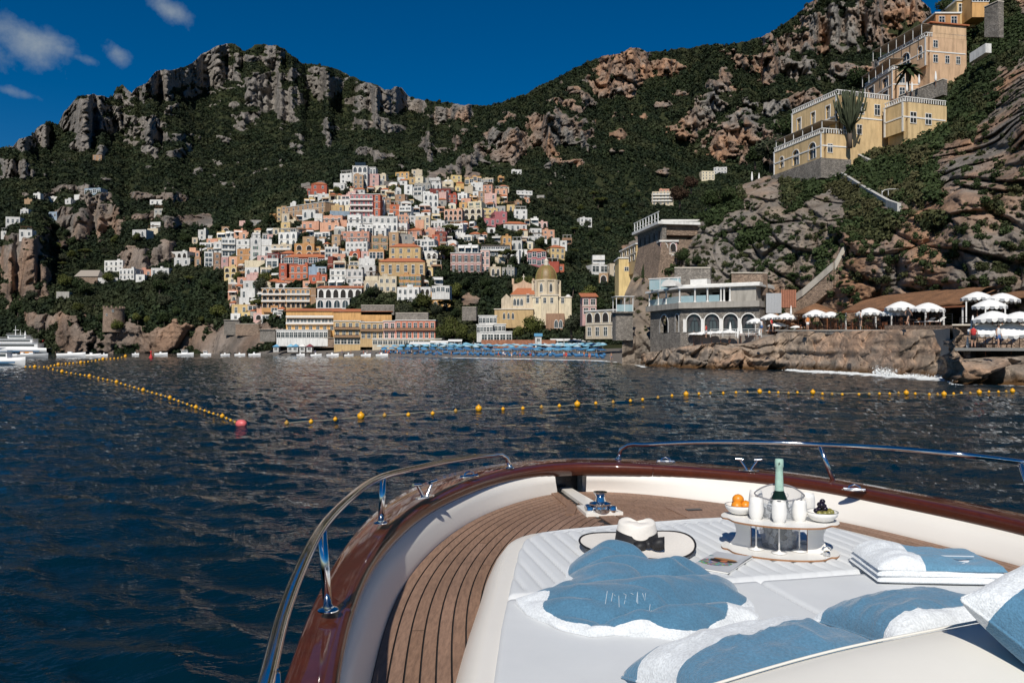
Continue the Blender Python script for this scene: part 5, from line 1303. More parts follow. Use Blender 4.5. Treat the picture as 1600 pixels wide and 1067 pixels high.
    rb('hilltop_house', 1519, 1545, -16, 6, 176, 'o', 1, 3, 'orange house cut off by the top edge of the photo, rightmost', cat='house', dep=6)
    stone_wall(1538, 1560, 12, 50, 150, 147, 'grey stone pillar wall in the greenery at the upper right', M_MAS, name='stone_pillar_wall', yt1=2)
    stone_wall(1404, 1474, 151, 165, 158, 150, 'white garden wall with closed parasols climbing right of the palm', M_MAS, yt1=124, yb1=140, name='garden_wall')
    stone_wall(1515, 1540, 84, 90, 150, 146, 'small white wall in the bushes right of the upper villa', WM['w'], yt1=68, yb1=74, name='garden_wall', cap=False)
    for (a, b, lb) in (((1296, 245, 141), (1321, 232, 136), 'white parapet running from the lower villa door up to the cactus'), ((1321, 232, 135), (1356, 249, 128), 'white parapet sloping down right from the big cactus'), ((1314, 270, 134), (1352, 294, 124), 'upper flight of the white cliff stairs under the lower villa'), ((1352, 294, 124), (1384, 312, 118), 'middle flight of the white cliff stairs with thin railings'), ((1384, 312, 118), (1402, 318, 114), 'short landing at the lower end of the white cliff stairs')):
        stone_wall(a[0], b[0], a[1], a[1] + 9, on_near(a[0], a[1] + 9) - 1.2, on_near(b[0], b[1] + 9) - 1.2, lb, wallmat('stair_white', (.50, .49, .46)), yt1=b[1], yb1=b[1] + 9, name='stair_parapet', cap=False, th=.5, cat='stairs', base=.6)
    for q, (x, y, d) in enumerate(((1361, 290, 122), (1376, 296, 118), (1386, 294, 115), (1393, 293, 115), (1400, 295, 114))):
        pass
    t = thing('stair_railing', 'curved white metal railing at the foot of the white cliff stairs', 'railing', P(1388, 312, 114))
    for x in (-.9, 0, .9, 1.7): MB().tube([(x, 0, -.2), (x, 0, 1.3)], .04, 6).build('post', M_RAIL, t)
    MB().tube([(-.9, 0, 1.0), (-.6, 0, 1.35), (.2, 0, 1.5), (1.3, 0, 1.5), (1.7, 0, 1.3)], .045, 6).build('handrail', M_RAIL, t)
villas()
# the long stairs on the cliff above the terrace
def cliff_stairs():
    seg = [((1212, 492, 106), (1256, 462, 102)), ((1256, 462, 101.5), (1303, 421, 98)), ((1303, 421, 97.5), (1322, 385, 96))]
    lb = ['lowest flight of the pale stairs rising from the restaurant up the cliff', 'middle flight of the pale stairs crossing the brown cliff', 'steep top flight of the pale stairs under the hanging bushes']
    for (a, b), l in zip(seg, lb):
        A, B = P(a[0], a[1], float(sampn(DN, a[0], a[1])) - 3.2), P(b[0], b[1], float(sampn(DN, b[0], b[1])) - 3.2); t = thing('cliff_stairs', l, 'stairs', A); v = B - A; n = 14; hv = Vector((v.x, v.y, 0)); yaw = math.atan2(v.y, v.x); L = hv.length
        nb_ = near_point(np.array([(a[0] + b[0]) / 2.]), np.array([(a[1] + b[1]) / 2.]))[0][0]
        mb = MB(); mb.add([(0, -.2, -2.6), (L, -.2, v.z - 2.6), (L, -.2, v.z + .1), (0, -.2, .1), (0, 4, -2.6), (L, 4, v.z - 2.6), (L, 4, v.z + .1), (0, 4, .1)], [(0, 1, 2, 3), (7, 6, 5, 4), (1, 5, 6, 2), (4, 0, 3, 7), (3, 2, 6, 7), (0, 4, 5, 1)]); o = mb.build('retaining_wall', M_MASW, t); o.rotation_euler = (0, 0, yaw)
        mb = MB(); mb.add([(0, -.35, -.1), (L, -.35, v.z - .1), (L, -.35, v.z + .95), (0, -.35, .95), (0, -.05, -.1), (L, -.05, v.z - .1), (L, -.05, v.z + .95), (0, -.05, .95)], [(0, 1, 2, 3), (7, 6, 5, 4), (1, 5, 6, 2), (4, 0, 3, 7), (3, 2, 6, 7)]); o = mb.build('parapet', wallmat('pale_concrete', (.50, .46, .40)), t); o.rotation_euler = (0, 0, yaw)
    t = thing('corrugated_shed', 'grey corrugated sheet screen right of the stone restaurant', 'shed', P(1209, 487, 112), -.1)
    mb = MB(); [mb.box((-.95 + i * .19, (i % 2) * .06, 1.2), (.19, .05, 2.8)) for i in range(11)]; mb.build('sheet', plain('zinc', (.42, .43, .44), .5, .3), t); MB().box((0, 1.2, 1.0), (2, 2.2, 2.2)).build('shed_body', M_MAS, t)
    t = thing('brick_kiln_wall', 'red brick screen wall between the zinc shed and the pale stairs', 'wall', P(1232, 480, 112), -.1); mb = MB()
    for i in range(9): mb.box((-.95 + i * .235, 0, 1.2), (.19, .2, 2.5))
    mb.build('brick_pier', plain('old_brick', (.36, .15, .09), .9, var=.3), t); MB().box((0, .5, 1.1), (2.1, .5, 2.4)).build('wall_body', M_MASW, t)
    t = thing('white_notice_board', 'blank white board fixed on the cliff stair wall', 'board', P(1294, 444, float(sampn(DN, 1280, 444)) - 3.6), 0); MB().box((0, 0, .1), (.7, .05, .45)).build('panel', M_FRAME, t); MB().box((0, .3, 0), (.8, .5, .6)).build('bracket', M_IRON, t)
cliff_stairs()
# ---------------------------------------------------------------- terrace, umbrellas, loungers
def shore_d(px): return CAMZ * F / (np.interp(px, [a for a, b in SH], [b for a, b in SH]) - HZ)
def tback(px, d, m=5.5): return max(d, shore_d(px) + m) if 1060 < px < 1490 else (max(d, shore_d(px) + 4.5) if px >= 1490 else d)
M_CANV = plain('canvas_white', (.78, .78, .76), .85, var=.06); M_CANG = plain('canvas_grey', (.30, .31, .32), .85); M_WOOD = plain('varnished_wood', (.26, .10, .045), .5); M_WOODL = plain('bleached_wood', (.38, .30, .22), .7)
M_CANB = [plain('canvas_blue_a', (.10, .30, .48), .8), plain('canvas_blue_b', (.22, .46, .60), .8), plain('canvas_blue_c', (.03, .13, .28), .8), plain('canvas_pale', (.50, .64, .70), .8)]
def canopy_mesh(r, h, mats, n=12, val=.28, sc_=True):
    mb = MB(); ringv = []; K = 4
    for k in range(K + 1):
        q = k / K; ringv.append([(r * q * math.cos(2 * math.pi * j / (2 * n)) * (1 if j % 2 == 0 else .985), r * q * math.sin(2 * math.pi * j / (2 * n)) * (1 if j % 2 == 0 else .985), h * (1 - q ** 1.5) - (0 if j % 2 == 0 else -.03 * q)) for j in range(2 * n)])
    vs = [v for g in ringv for v in g]; m = 2 * n
    for k in range(K): mb.add([], [], 0)
    mb.add(vs, [(k * m + j, k * m + (j + 1) % m, (k + 1) * m + (j + 1) % m, (k + 1) * m + j)[::-1] for k in range(K) for j in range(m)], 0)
    for j in range(m):      # valance flaps, each a little tongue
        a, b = ringv[-1][j], ringv[-1][(j + 1) % m]
        pts = [a, b] + [(a[0] + (b[0] - a[0]) * u, a[1] + (b[1] - a[1]) * u, a[2] + (b[2] - a[2]) * u - val * (.55 + .45 * math.sin(math.pi * u))) for u in (1, .75, .5, .25, 0)]
        mb.add(pts, [tuple(range(7))], j % 2)
    return mb.mesh('canopy', mats)
CAN = canopy_mesh(1.4, .62, [M_CANV, M_CANG]); POLE = MB().tube([(0, 0, 0), (0, 0, 2.75)], .03, 6).mesh('pole', M_WOOD); CANR = canopy_mesh(1.25, .4, [M_CANV, M_CANV], 8, .12)
CLOSED = MB().lathe([(.02, 0), (.16, .15), (.20, .5), (.13, 1.3), (.05, 1.75), (.01, 1.85)], (0, 0, 0), 10).mesh('folded_canopy', M_CANV, True)
def parasol(px, pyt, d, label, r=1.4, h=2.3, tilt=(0, 0), group=None, name='fringed_parasol', mesh=None, pole=True):
    d0 = d; d = tback(px, d) if pyt > 300 else d; r = r * d / d0 * 1.05; p = P(px, pyt, d); z = p.z - .6 * r / 1.4 - h; t = thing(name, label, 'parasol', (p.x, p.y, z), random.uniform(0, .5), group)
    c = mobj('canopy', mesh or CAN, t, (0, 0, h), (tilt[0], tilt[1], 0), (r / 1.4, r / 1.4, r / 1.4))
    if pole: mobj('pole', POLE, t, (0, 0, 0), (0, 0, 0), (1, 1, (h + .5) / 2.75))
    return t
def folded(px, pyt, d, label, s=1.0):
    d = tback(px, d) if pyt > 300 else d; p = P(px, pyt, d); t = thing('folded_parasol', label, 'parasol', (p.x, p.y, p.z - 2.75 * s)); t.scale = (s, s, s); mobj('folded_canopy', CLOSED, t, (0, 0, .9)); mobj('pole', POLE, t)
def lounger_meshes():
    fr = MB(); 
    for y in (-.3, .3): fr.tube([(-.95, y, .3), (.3, y, .3)], .025, 5)
    fr2 = MB(); [fr2.box((x, y, .15), (.05, .05, .3)) for x in (-.8, .25) for y in (-.28, .28)]
    se = MB(); se.box((-.35, 0, .35), (1.3, .6, .07), 0); bk = MB(); bk.box((0, 0, 0), (.75, .6, .07), 0)
    st = MN('striped_canvas'); c = st.co(); sp = st.N('ShaderNodeSeparateXYZ'); st.L(c, sp.inputs[0]); w = st.math('SINE', st.math('MULTIPLY', sp.outputs[0], 45)); st.set(Base_Color=st.mix(st.math('GREATER_THAN', w, .1), (.74, .72, .68), (.35, .10, .06)), Roughness=.85)
    return fr.mesh('frame', M_WOOD), fr2.mesh('legs', M_WOOD), se.mesh('seat_pad', [M_CANV]), se.mesh('seat_pad', [st.m]), bk.mesh('back_pad', [M_CANV]), bk.mesh('back_pad', [st.m])
LG = lounger_meshes()
def lounger(p, rz, label, striped=False, group=None):
    t = thing('sun_lounger', label, 'sun lounger', p, rz, group); mobj('frame', LG[0], t); mobj('legs', LG[1], t); mobj('seat_pad', LG[3 if striped else 2], t); mobj('back_pad', LG[5 if striped else 4], t, (.58, 0, .55), (0, -.65, 0))
TT = MB().lathe([(.4, .70), (.4, .74), (.0, .745)], (0, 0, 0), 12).mesh('tabletop', M_WOODL); TLg = MB().lathe([(.22, 0), (.03, .04), (.03, .7)], (0, 0, 0), 8).mesh('pedestal', M_IRON)
def chair_meshes():
    a = MB(); a.box((0, 0, .45), (.45, .45, .05)); b = MB(); b.box((0, .21, .72), (.45, .04, .36)); l = [MB().box((x, y, .215), (.04, .04, .43)).mesh('leg', M_WOOD) for x in (-.2, .2) for y in (-.2, .2)]
    return a.mesh('seat', M_WOOD), b.mesh('backrest', M_WOOD), l
CHM = chair_meshes()
def table_set(p, lbl, k):
    t = thing('cafe_table', f'small round table {lbl}', 'table', p); mobj('tabletop', TT, t); mobj('pedestal', TLg, t)
    for i, nm in enumerate(('left', 'right')):
        a = (math.pi if i == 0 else 0) + random.uniform(-.3, .3); c = thing('terrace_chair', f'wooden chair {nm} of the table {lbl}', 'chair', (p[0] + .75 * math.cos(a), p[1] + .75 * math.sin(a), p[2]), a - math.pi / 2 , 'brown wooden terrace chairs')
        mobj('seat', CHM[0], c); mobj('backrest', CHM[1], c); [mobj('leg', m, c) for m in CHM[2]]
# open parasols, from the photograph: x, top y, distance
PAR = [(1181, 497, 108, 'fringed white parasol by the rightmost arch of the stone restaurant', 1.25), (1204, 490, 104, 'fringed white parasol second right of the stone restaurant arches', 1.3), (1229, 489, 101, 'fringed white parasol just left of the conical thatched roof', 1.3),
       (1274, 484, 98, 'fringed white parasol under the left side of the conical thatched roof', 1.45), (1298, 487, 96, 'fringed white parasol beside the small potted palm', 1.2), (1359, 481, 86, 'fringed white parasol right of the potted palm, standing alone', 1.4),
       (1399, 480, 83, 'lower of the two fringed parasols overlapping under the long thatch', 1.4), (1408, 471, 80, 'upper of the two fringed parasols overlapping under the long thatch', 1.45), (1450, 473, 77, 'fringed white parasol under the middle of the long thatch', 1.45),
       (1527, 456, 72, 'highest fringed parasol on the upper right terrace, left of its pair', 1.3), (1566, 458, 70, 'highest fringed parasol on the upper right terrace, right of its pair', 1.35), (1546, 468, 68, 'fringed parasol tucked below the upper right pair', 1.3),
       (1551, 486, 61, 'large fringed parasol in the middle of the lower right deck', 1.4), (1593, 487, 60, 'fringed parasol cut by the right edge of the photo', 1.35), (1540, 505, 57.5, 'tilted white parasol at the front left of the lower right deck', 1.1), (1580, 505, 57, 'tilted white parasol at the front right of the lower right deck', 1.25)]
for px, py, d, lb, r in PAR: parasol(px, py, d, lb, r, tilt=(.22, -.2) if 'tilted' in lb else (random.uniform(-.05, .05), random.uniform(-.05, .05)))
for i, (px, py) in enumerate(((1097, 516), (1112, 515), (1126, 514), (1139, 513))): parasol(px, py, 103 - i, ['leftmost', 'second from left', 'third from left', 'rightmost'][i] + ' of four low white parasols in front of the restaurant arches', 1.15, 1.9, group='low parasols before the restaurant', name='beach_parasol', mesh=CANR)
parasol(1084, 518, 104, 'small pointed white parasol at the left end of the low parasol row', .8, 1.7, mesh=CANR, name='beach_parasol')
parasol(1216, 501, 100, 'pointed white tent parasol left of the conical thatch, without fringe', 1.45, 1.7, mesh=CANR, name='beach_parasol')
parasol(1244, 507, 97, 'low white sunshade beside the brown reed screen', .8, 1.5, mesh=CANR, name='beach_parasol')
for px, py, d, lb, s in ((1141, 503, 107, 'folded white parasol in front of the third restaurant arch', 1), (1158, 504, 105, 'folded white parasol in front of the rightmost restaurant arch', 1), (1187, 504, 101, 'folded white parasol between the restaurant and the sun terrace', 1), (1153, 511, 100, 'folded parasol on the lower step before the restaurant', .9), (1520, 492, 62, 'tall folded white parasol at the left end of the lower right deck', 1.0), (1512, 525, 56, 'small folded parasol at the front corner of the lower right deck', .6),
                          (1236, 477, 100, 'slim folded parasol left of the conical thatch', .7)): folded(px, py, d, lb, s)
for px, py, d, lb in ((1417, 128, 156, 'folded white parasol leftmost behind the garden wall of the upper villa'), (1425, 128, 155, 'folded white parasol second behind the garden wall of the upper villa'), (1436, 116, 153, 'folded white parasol third behind the garden wall of the upper villa'), (1462, 111, 151, 'folded white parasol rightmost behind the garden wall of the upper villa'), (1175, 268, 160, 'folded white parasol on the garden terrace left of the lower villa'), (1186, 270, 158, 'second folded parasol on the garden terrace left of the lower villa')): folded(px, py, d, lb, 1.1)
# thatched roofs
def thatch_mat():
    m = MN('thatch'); c = m.co(); n = m.noise(5, 7, .7, m.co('Object', (3, .6, 3)), .3); n2 = m.noise(.6, 4, .6, c)
    m.set(Base_Color=m.mix(1, m.ramp(n, [(.3, (.10, .045, .02)), (.7, (.34, .17, .08))]), m.ramp(n2, [(.3, .6), (.7, 1.1)]), 'MULTIPLY'), Roughness=.95); m.bump(n, .8, .08); return m.m
M_TH = thatch_mat()
def thatch_cone():
    t = thing('conical_thatch', 'conical brown thatched roof on posts at the left of the sun terrace', 'shelter', P(1275, 519, 104)); H = (519 - 474) * 104 / F; R_ = 33 * 104 / F
    MB().lathe([(R_, H - 1.45), (R_ * .98, H - 1.2), (R_ * .5, H - .5), (.1, H), (.01, H)], (0, 0, 0), 26).build('roof', M_TH, t, True)
    for i in range(6): MB().tube([(R_ * .8 * math.cos(i), R_ * .8 * math.sin(i), 0), (R_ * .8 * math.cos(i), R_ * .8 * math.sin(i), H - 1.3)], .06, 6).build('post', M_WOOD, t)
thatch_cone()
def thatch_long():
    A, B = P(1322, 500, 96), P(1515, 500, 82); t, W = frame_at(A, B, 4.75, 'long brown thatched restaurant roof on posts against the cliff foot', 'restaurant', 'thatched_restaurant')
    n = 24; vs = []; 
    for i in range(n + 1):
        x = -W / 2 + W * i / n; e = .06 * math.sin(i * 1.9); r = i / n
        vs += [(x, -.6 + e, 2.45 + e + .25 * r), (x, 2.6, 3.75 + .45 * r + e), (x, 6.5, 4.5 + .5 * r), (x, -.6 + e, 2.28 + e + .25 * r), (x, 6.5, 4.3 + .5 * r)]
    fs = []
    for i in range(n): a = i * 5; b = a + 5; fs += [(a, b, b + 1, a + 1), (a + 1, b + 1, b + 2, a + 2), (a + 3, b + 3, b, a), (a + 4, b + 4, b + 3, a + 3)]
    MB().add(vs, fs).build('roof', M_TH, t, False); MB().box((0, -.7, 2.3), (W, .12, .16)).build('eaves_beam', M_WOOD, t)
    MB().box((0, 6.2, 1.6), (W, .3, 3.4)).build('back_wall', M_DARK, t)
    for i in range(8): MB().box((-W / 2 + .4 + (W - .8) * i / 7, -.5, 1.15), (.12, .12, 2.35)).build('post', M_RAIL, t)
    A, B = P(1505, 492, 82), P(1640, 492, 78); t, W = frame_at(A, B, 5.4, 'right hand thatched canopy over the upper right terrace', 'shelter', 'thatched_canopy')
    MB().add([(-W / 2, -.5, 2.3), (W / 2, -.5, 2.6), (W / 2, 5, 3.6), (-W / 2 + 1.5, 5, 3.0), (-W / 2, -.5, 2.12), (W / 2, -.5, 2.4), (W / 2, 5, 3.4), (-W / 2 + 1.5, 5, 2.8)], [(0, 1, 2, 3), (7, 6, 5, 4), (4, 5, 1, 0), (3, 7, 4, 0)]).build('roof', M_TH, t)
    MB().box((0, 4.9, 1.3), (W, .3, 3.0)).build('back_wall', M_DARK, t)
    for i in range(5): MB().box((-W / 2 + .3 + (W - .6) * i / 4, -.4, 1.15), (.12, .12, 2.3)).build('post', M_RAIL, t)
thatch_long()
def railing(px0, px1, yb, d0, d1, label, h=1.0, n=None, zfix=None, mat=None):
    A, B = P(px0, yb, d0), P(px1, yb, d1); z = zfix if zfix is not None else (A.z + B.z) / 2; t, W = frame_at(A, B, z, label, 'railing', 'metal_railing'); n = n or int(W / 1.3)
    for i in range(n + 1): MB().box((-W / 2 + W * i / n, 0, h / 2), (.05, .05, h)).build('post', mat or M_IRON, t)
    MB().box((0, 0, h), (W, .05, .05)).build('handrail', mat or M_IRON, t); MB().box((0, 0, h * .5), (W, .03, .03)).box((0, 0, h * .25), (W, .03, .03)).box((0, 0, h * .75), (W, .03, .03)).build('wire', mat or M_IRON, t)
railing(1250, 1390, 516, shore_d(1250) + 4.2, shore_d(1390) + 4.2, 'long dark wire railing along the front of the sun terrace', zfix=4.95)
railing(1395, 1488, 509, shore_d(1395) + 3.9, shore_d(1476) + 3.9, 'dark wire railing on top of the low stone terrace wall', zfix=5.05)
railing(1110, 1190, 523, 101, 98, 'pale railing on the lowest step of the restaurant rocks', zfix=4.1, mat=M_RAIL)
# lower right deck
def deck():
    A, B = P(1492, 543, 65), P(1640, 543, 60.5); t, W = frame_at(A, B, 2.78, 'grey sunbathing deck on a concrete slab at the lower right', 'deck', 'sun_deck')
    MB().box((0, 4, -.12), (W, 8.4, .24)).build('slab', plain('grey_concrete', (.22, .22, .21), .9), t)
    MB().box((0, 6.0, -1.0), (W - .8, 4, 1.6)).build('undercroft_shade', M_MASD, t); MB().box((-W / 2 + .7, 1.5, -.9), (.5, 1.6, 1.4)).build('pillar', M_MASD, t)  # masonry darkened to stand in for the shade in the gap underneath
    railing(1492, 1640, 543, 65, 60.6, 'dark railing along the front of the lower right sun deck', zfix=2.8)
    stone_wall(1490, 1640, 509, 543, 73.5, 69, 'stone retaining wall behind the lower right sun deck', M_MASW, name='terrace_wall', th=8, base=.4)
    for k, (px, d) in enumerate(((1532, 65.5), (1552, 65), (1572, 64.5))): 
        p = P(px, 543, d); lounger((p.x, p.y, 2.8), .05, ['leftmost', 'middle', 'rightmost'][k] + ' of three red striped loungers on the lower right deck', True, 'striped loungers on the lower deck')
    railing(1500, 1640, 507, 73, 69, 'dark railing along the upper right terrace above the deck', zfix=4.55)
deck()
for k, (px, d) in enumerate(((1166, 99), (1174, 98.5), (1208, 96), (1222, 95.4), (1236, 95))): p = P(px, 520, tback(px, d)); lounger((p.x, p.y, 4.72 if px > 1200 else 4.35), random.uniform(-.3, .3), ['first', 'second', 'third', 'fourth', 'fifth'][k] + ' from the left of the loungers on the left part of the sun terrace', False, 'loungers on the sun terrace')
for k, (px, d) in enumerate(((1446, 74.5), (1462, 74))): p = P(px, 510, tback(px, d)); lounger((p.x, p.y, 5.05), .1, ['white lounger left of its twin under the long thatched roof', 'white lounger right of its twin under the long thatched roof'][k])
for k, (px, d) in enumerate(((1262, 93), (1284, 91), (1308, 88.5), (1330, 86.5), (1350, 85), (1372, 83), (1318, 92), (1343, 90), (1368, 87), (1390, 81), (1410, 80), (1432, 78.5), (1422, 83))):
    p = P(px, 516, tback(px, d, 5.5 + (k % 3) * 1.3)); table_set((p.x, p.y, 4.8 if px < 1385 else 5.0), ['in the shade of the conical thatch', 'behind the railing, second from the left', 'left of the potted palm', 'just right of the potted palm', 'before the lone fringed parasol', 'behind the railing near the stone wall', 'in the second row behind the palm', 'in the second row, middle', 'in the second row, right', 'at the left end of the stone wall', 'under the overlapping parasols', 'left of the white loungers', 'deepest under the long thatch'][k], k)
tree('palm', P(1314, 519.5, shore_d(1314) + 6), 2.9, 'small potted palm on the sun terrace between the parasols', name='potted_palm')
# ground under all this: terrace floor
tf = MB(); 
TFP = [P(px, 520, d) for px, d in [(1062, 117.5), (1150, 112)] + [(q, shore_d(q) + 4.2) for q in (1215, 1260, 1300, 1350, 1400, 1440, 1484)] + [(1500, 80), (1640, 76), (1800, 74), (1700, 100), (1500, 110), (1300, 125), (1100, 135)]]
tf.prism([(p.x, p.y) for p in TFP], 2.0, 4.5); tag(tf.build('terrace_floor', plain('terrace_paving', (.30, .27, .24), .9, scale=1)), kind='structure')
# ---------------------------------------------------------------- beach umbrellas and beds
BC = [canopy_mesh(1.15, .35, [m, m], 8, .12) for m in M_CANB]; POLEB = MB().tube([(0, 0, 0), (0, 0, 2.2)], .03, 5).mesh('pole', M_RAIL)
row = 0
for rr in np.linspace(.16, .93, 9):
    row += 1; px = 548 if row > 3 else 600
    while px < 945:
        bd = CAMZ * F / (np.interp(px, [a for a, b in BW], [b for a, b in BW]) - HZ); fd = np.interp(px, [400, 440, 560, 700, 850, 1010], [362, 352, 325, 305, 290, 275]); d = bd + (fd - bd) * rr * .86
        q = px + random.uniform(-1, 1); z = beach_z(px, d)
        if d < 292 and random.random() < .93:
            k = (2 if random.random() < .6 else 0) if row <= 3 else (random.choice([0, 1, 1, 3]) if row < 7 else random.choice([1, 3, 3]))
            red = random.random() < .012
            t = thing('beach_umbrella', ['blue', 'light blue', 'dark blue', 'pale blue'][k] + ' beach umbrella, one of the dense rows on the beach below the church', 'beach umbrella', ((q - CX) / F * d, d, z), 0, ['blue', 'light blue', 'dark blue', 'pale blue'][k] + ' umbrellas in rows on the beach')
            mobj('canopy', BC[k], t, (0, 0, random.uniform(1.7, 2.0) if row > 3 else 1.5), (random.uniform(-.08, .08), random.uniform(-.08, .08), random.uniform(0, 1))); mobj('pole', POLEB, t, (0, 0, 0), (0, 0, 0), (1, 1, .8))
        px += 3.1 * F / d / 1.0 * 1.0 if False else 2.75 * F / d
BED = MB(); BED.box((0, 0, .32), (.65, 1.4, .08)); BED.add([(-.32, .6, .34), (.32, .6, .34), (.32, 1.1, .8), (-.32, 1.1, .8), (-.32, .68, .30), (.32, .68, .30), (.32, 1.17, .77), (-.32, 1.17, .77)], [(0, 1, 2, 3), (7, 6, 5, 4), (0, 3, 7, 4), (1, 5, 6, 2), (2, 6, 7, 3)]); BED.box((0, -.5, .14), (.6, .05, .28)); BED.box((0, .5, .14), (.6, .05, .28))
BED = BED.mesh('sunbed', M_CANB[2])
for i in range(120):
    px = 600 + i * 2.9 + random.uniform(-1.4, 1.4); 
    if 1: 
        bd = CAMZ * F / (np.interp(px, [a for a, b in BW], [b for a, b in BW]) - HZ); d = bd + 5 + random.uniform(0, 12)
        tag(mobj('sunbed', BED, None, ((px - CX) / F * d, d, beach_z(px, d)), (0, 0, random.uniform(-.15, .15))), 'dark blue wooden beach bed facing the sea, in the front rows', 'sunbed', 'dark blue sunbeds in the front rows')
for k, (px, py, d, m, lb) in enumerate(((431, 540, 335, M_CANB[0], 'teal roofed beach kiosk, leftmost on the pier'), (453, 539, 330, M_CANB[1], 'pale blue beach kiosk left of the teal awning'), (461, 540, 329, M_CANB[0], 'teal awning stall in the middle of the kiosks'), (472, 539, 328, M_AWN, 'cream tented kiosk in the middle of the pier'), (483, 539, 326, plain('maroon', (.2, .04, .05), .8), 'maroon tented kiosk right of the cream one'))):
    t = thing('beach_kiosk', lb, 'kiosk', P(px, 550, d - 20)); s = (d - 20) / F; w = 5.5 * s
    MB().box((0, 1.2, 1.1), (w * 1.5, 2.2, 2.2)).build('cabin', WM['w'], t); MB().add([(-w, -.3, 2.1), (w, -.3, 2.1), (w, 3, 2.1), (-w, 3, 2.1), (0, 1.3, 3.2)], [(0, 1, 4), (1, 2, 4), (2, 3, 4), (3, 0, 4), (3, 2, 1, 0)]).build('roof', m, t); mobj('window', window_mesh('rect'), t, (0, .08, .8), (0, 0, 0), (1.2, 1, .9))
t = thing('lifeguard_hut', 'white lifeguard hut with a teal roof standing among the blue umbrellas', 'hut', P(841, 541, 252)); MB().box((0, 0, 1.3), (2.0, 2, 3.4)).build('cabin', WM['w'], t); MB().box((0, 0, 3.6), (2.6, 2.6, .9)).build('roof', M_CANB[0], t); mobj('window', window_mesh('rect'), t, (0, -1.02, 1.6), (0, 0, 0), (.9, 1, .8))
for k, (a, b, y) in enumerate(((700, 722, 534), (672, 700, 536), (640, 672, 538), (880, 905, 533), (905, 930, 534), (860, 882, 533))):
    t = thing('awning_shelter', ['white', 'long white', 'low white', 'pale', 'small pale', 'grey white'][k] + ' flat awning ' + ['right of the salmon hotel arcade', 'in front of the salmon hotel arcade', 'at the left of the salmon hotel arcade', 'at the right end of the beach, leftmost but one', 'at the far right end of the beach', 'on the beach right of the lifeguard hut'][k], 'awning', P((a + b) / 2, y + 8, 272)); w = (b - a) * 272 / F
    MB().add([(-w / 2, -1.5, 1.9), (w / 2, -1.5, 1.9), (w / 2, 1.5, 2.6), (-w / 2, 1.5, 2.6), (-w / 2, -1.5, 1.8), (w / 2, -1.5, 1.8), (w / 2, 1.5, 2.5), (-w / 2, 1.5, 2.5)], [(0, 1, 2, 3), (7, 6, 5, 4), (4, 5, 1, 0)]).build('awning', M_AWN, t); [MB().box((x, -1.4, .95), (.08, .08, 1.9)).build('post', M_RAIL, t) for x in (-w / 2 + .1, 0, w / 2 - .1)]
# ---------------------------------------------------------------- people, small and far
def person_mesh(pose):
    pts = {'pelvis': (0, 0, .95), 'chest': (0, -.01, 1.32), 'neck': (0, 0, 1.48), 'head': (0, -.02, 1.62), 'top': (0, -.01, 1.73)}; ed = [('pelvis', 'chest'), ('chest', 'neck'), ('neck', 'head'), ('head', 'top')]; rad = {'pelvis': .14, 'chest': .15, 'neck': .055, 'head': .095, 'top': .06}
    for s, n in ((-1, 'l'), (1, 'r')):
        if pose == 'stand': leg = [(s * .09, 0, .9), (s * .10, -.02 + s * .05, .5), (s * .11, .02 + s * .08, .08), (s * .12, -.12 + s * .08, .03)]; arm = [(s * .19, 0, 1.40), (s * .25, .02, 1.14), (s * .24, -.08, .92), (s * .23, -.12, .84)]
        elif pose == 'sit': leg = [(s * .09, -.02, .9), (s * .11, -.45, .93), (s * .11, -.48, .5), (s * .11, -.6, .46)]; arm = [(s * .19, 0, 1.40), (s * .24, -.1, 1.14), (s * .2, -.34, 1.1), (s * .17, -.42, 1.1)]
        else: leg = [(s * .09, 0, .9), (s * .10, -.2 * s, .52), (s * .11, -.24 * s + .12, .1), (s * .12, -.24 * s, .04)]; arm = [(s * .19, 0, 1.40), (s * .25, .14 * s, 1.16), (s * .22, .14 * s - .14, .96), (s * .2, .14 * s - .2, .9)]
        for i, (q, r) in enumerate(zip(leg, (.10, .07, .045, .03))): pts[f'g{n}{i}'] = q; rad[f'g{n}{i}'] = r
        for i, (q, r) in enumerate(zip(arm, (.06, .045, .035, .03))): pts[f'a{n}{i}'] = q; rad[f'a{n}{i}'] = r
        ed += [('pelvis', f'g{n}0'), (f'g{n}0', f'g{n}1'), (f'g{n}1', f'g{n}2'), (f'g{n}2', f'g{n}3'), ('chest', f'a{n}0'), (f'a{n}0', f'a{n}1'), (f'a{n}1', f'a{n}2'), (f'a{n}2', f'a{n}3')]
    k = list(pts); me = bpy.data.meshes.new('body'); me.from_pydata([pts[q] for q in k], [(k.index(a), k.index(b)) for a, b in ed], []); o = bpy.data.objects.new('body', me); COL.objects.link(o)
    md = o.modifiers.new('s', 'SKIN'); 
    for q, v in zip(k, me.skin_vertices[0].data): v.radius = (rad[q], rad[q] * (.8 if q in ('pelvis', 'chest') else 1)); v.use_root = q == 'pelvis'
    o.modifiers.new('d', 'SUBSURF').levels = 1; dg = bpy.context.evaluated_depsgraph_get(); m2 = bpy.data.meshes.new_from_object(o.evaluated_get(dg)); bpy.data.objects.remove(o)
    for q, cmat in enumerate((SKIN, None)): m2.materials.append(cmat or SKIN)
    m2.polygons.foreach_set('use_smooth', [True] * len(m2.polygons)); return m2
SKIN = plain('skin', (.42, .24, .16), .6); M_HAIR = plain('hair_dark', (.03, .02, .015), .8)
CLO = {'white': plain('cloth_white', (.7, .7, .7), .9), 'red': plain('cloth_red', (.5, .04, .04), .9), 'black': plain('cloth_black', (.02, .02, .025), .9), 'blue': plain('cloth_blue', (.06, .13, .3), .9), 'orange': plain('cloth_orange', (.6, .2, .05), .9)}
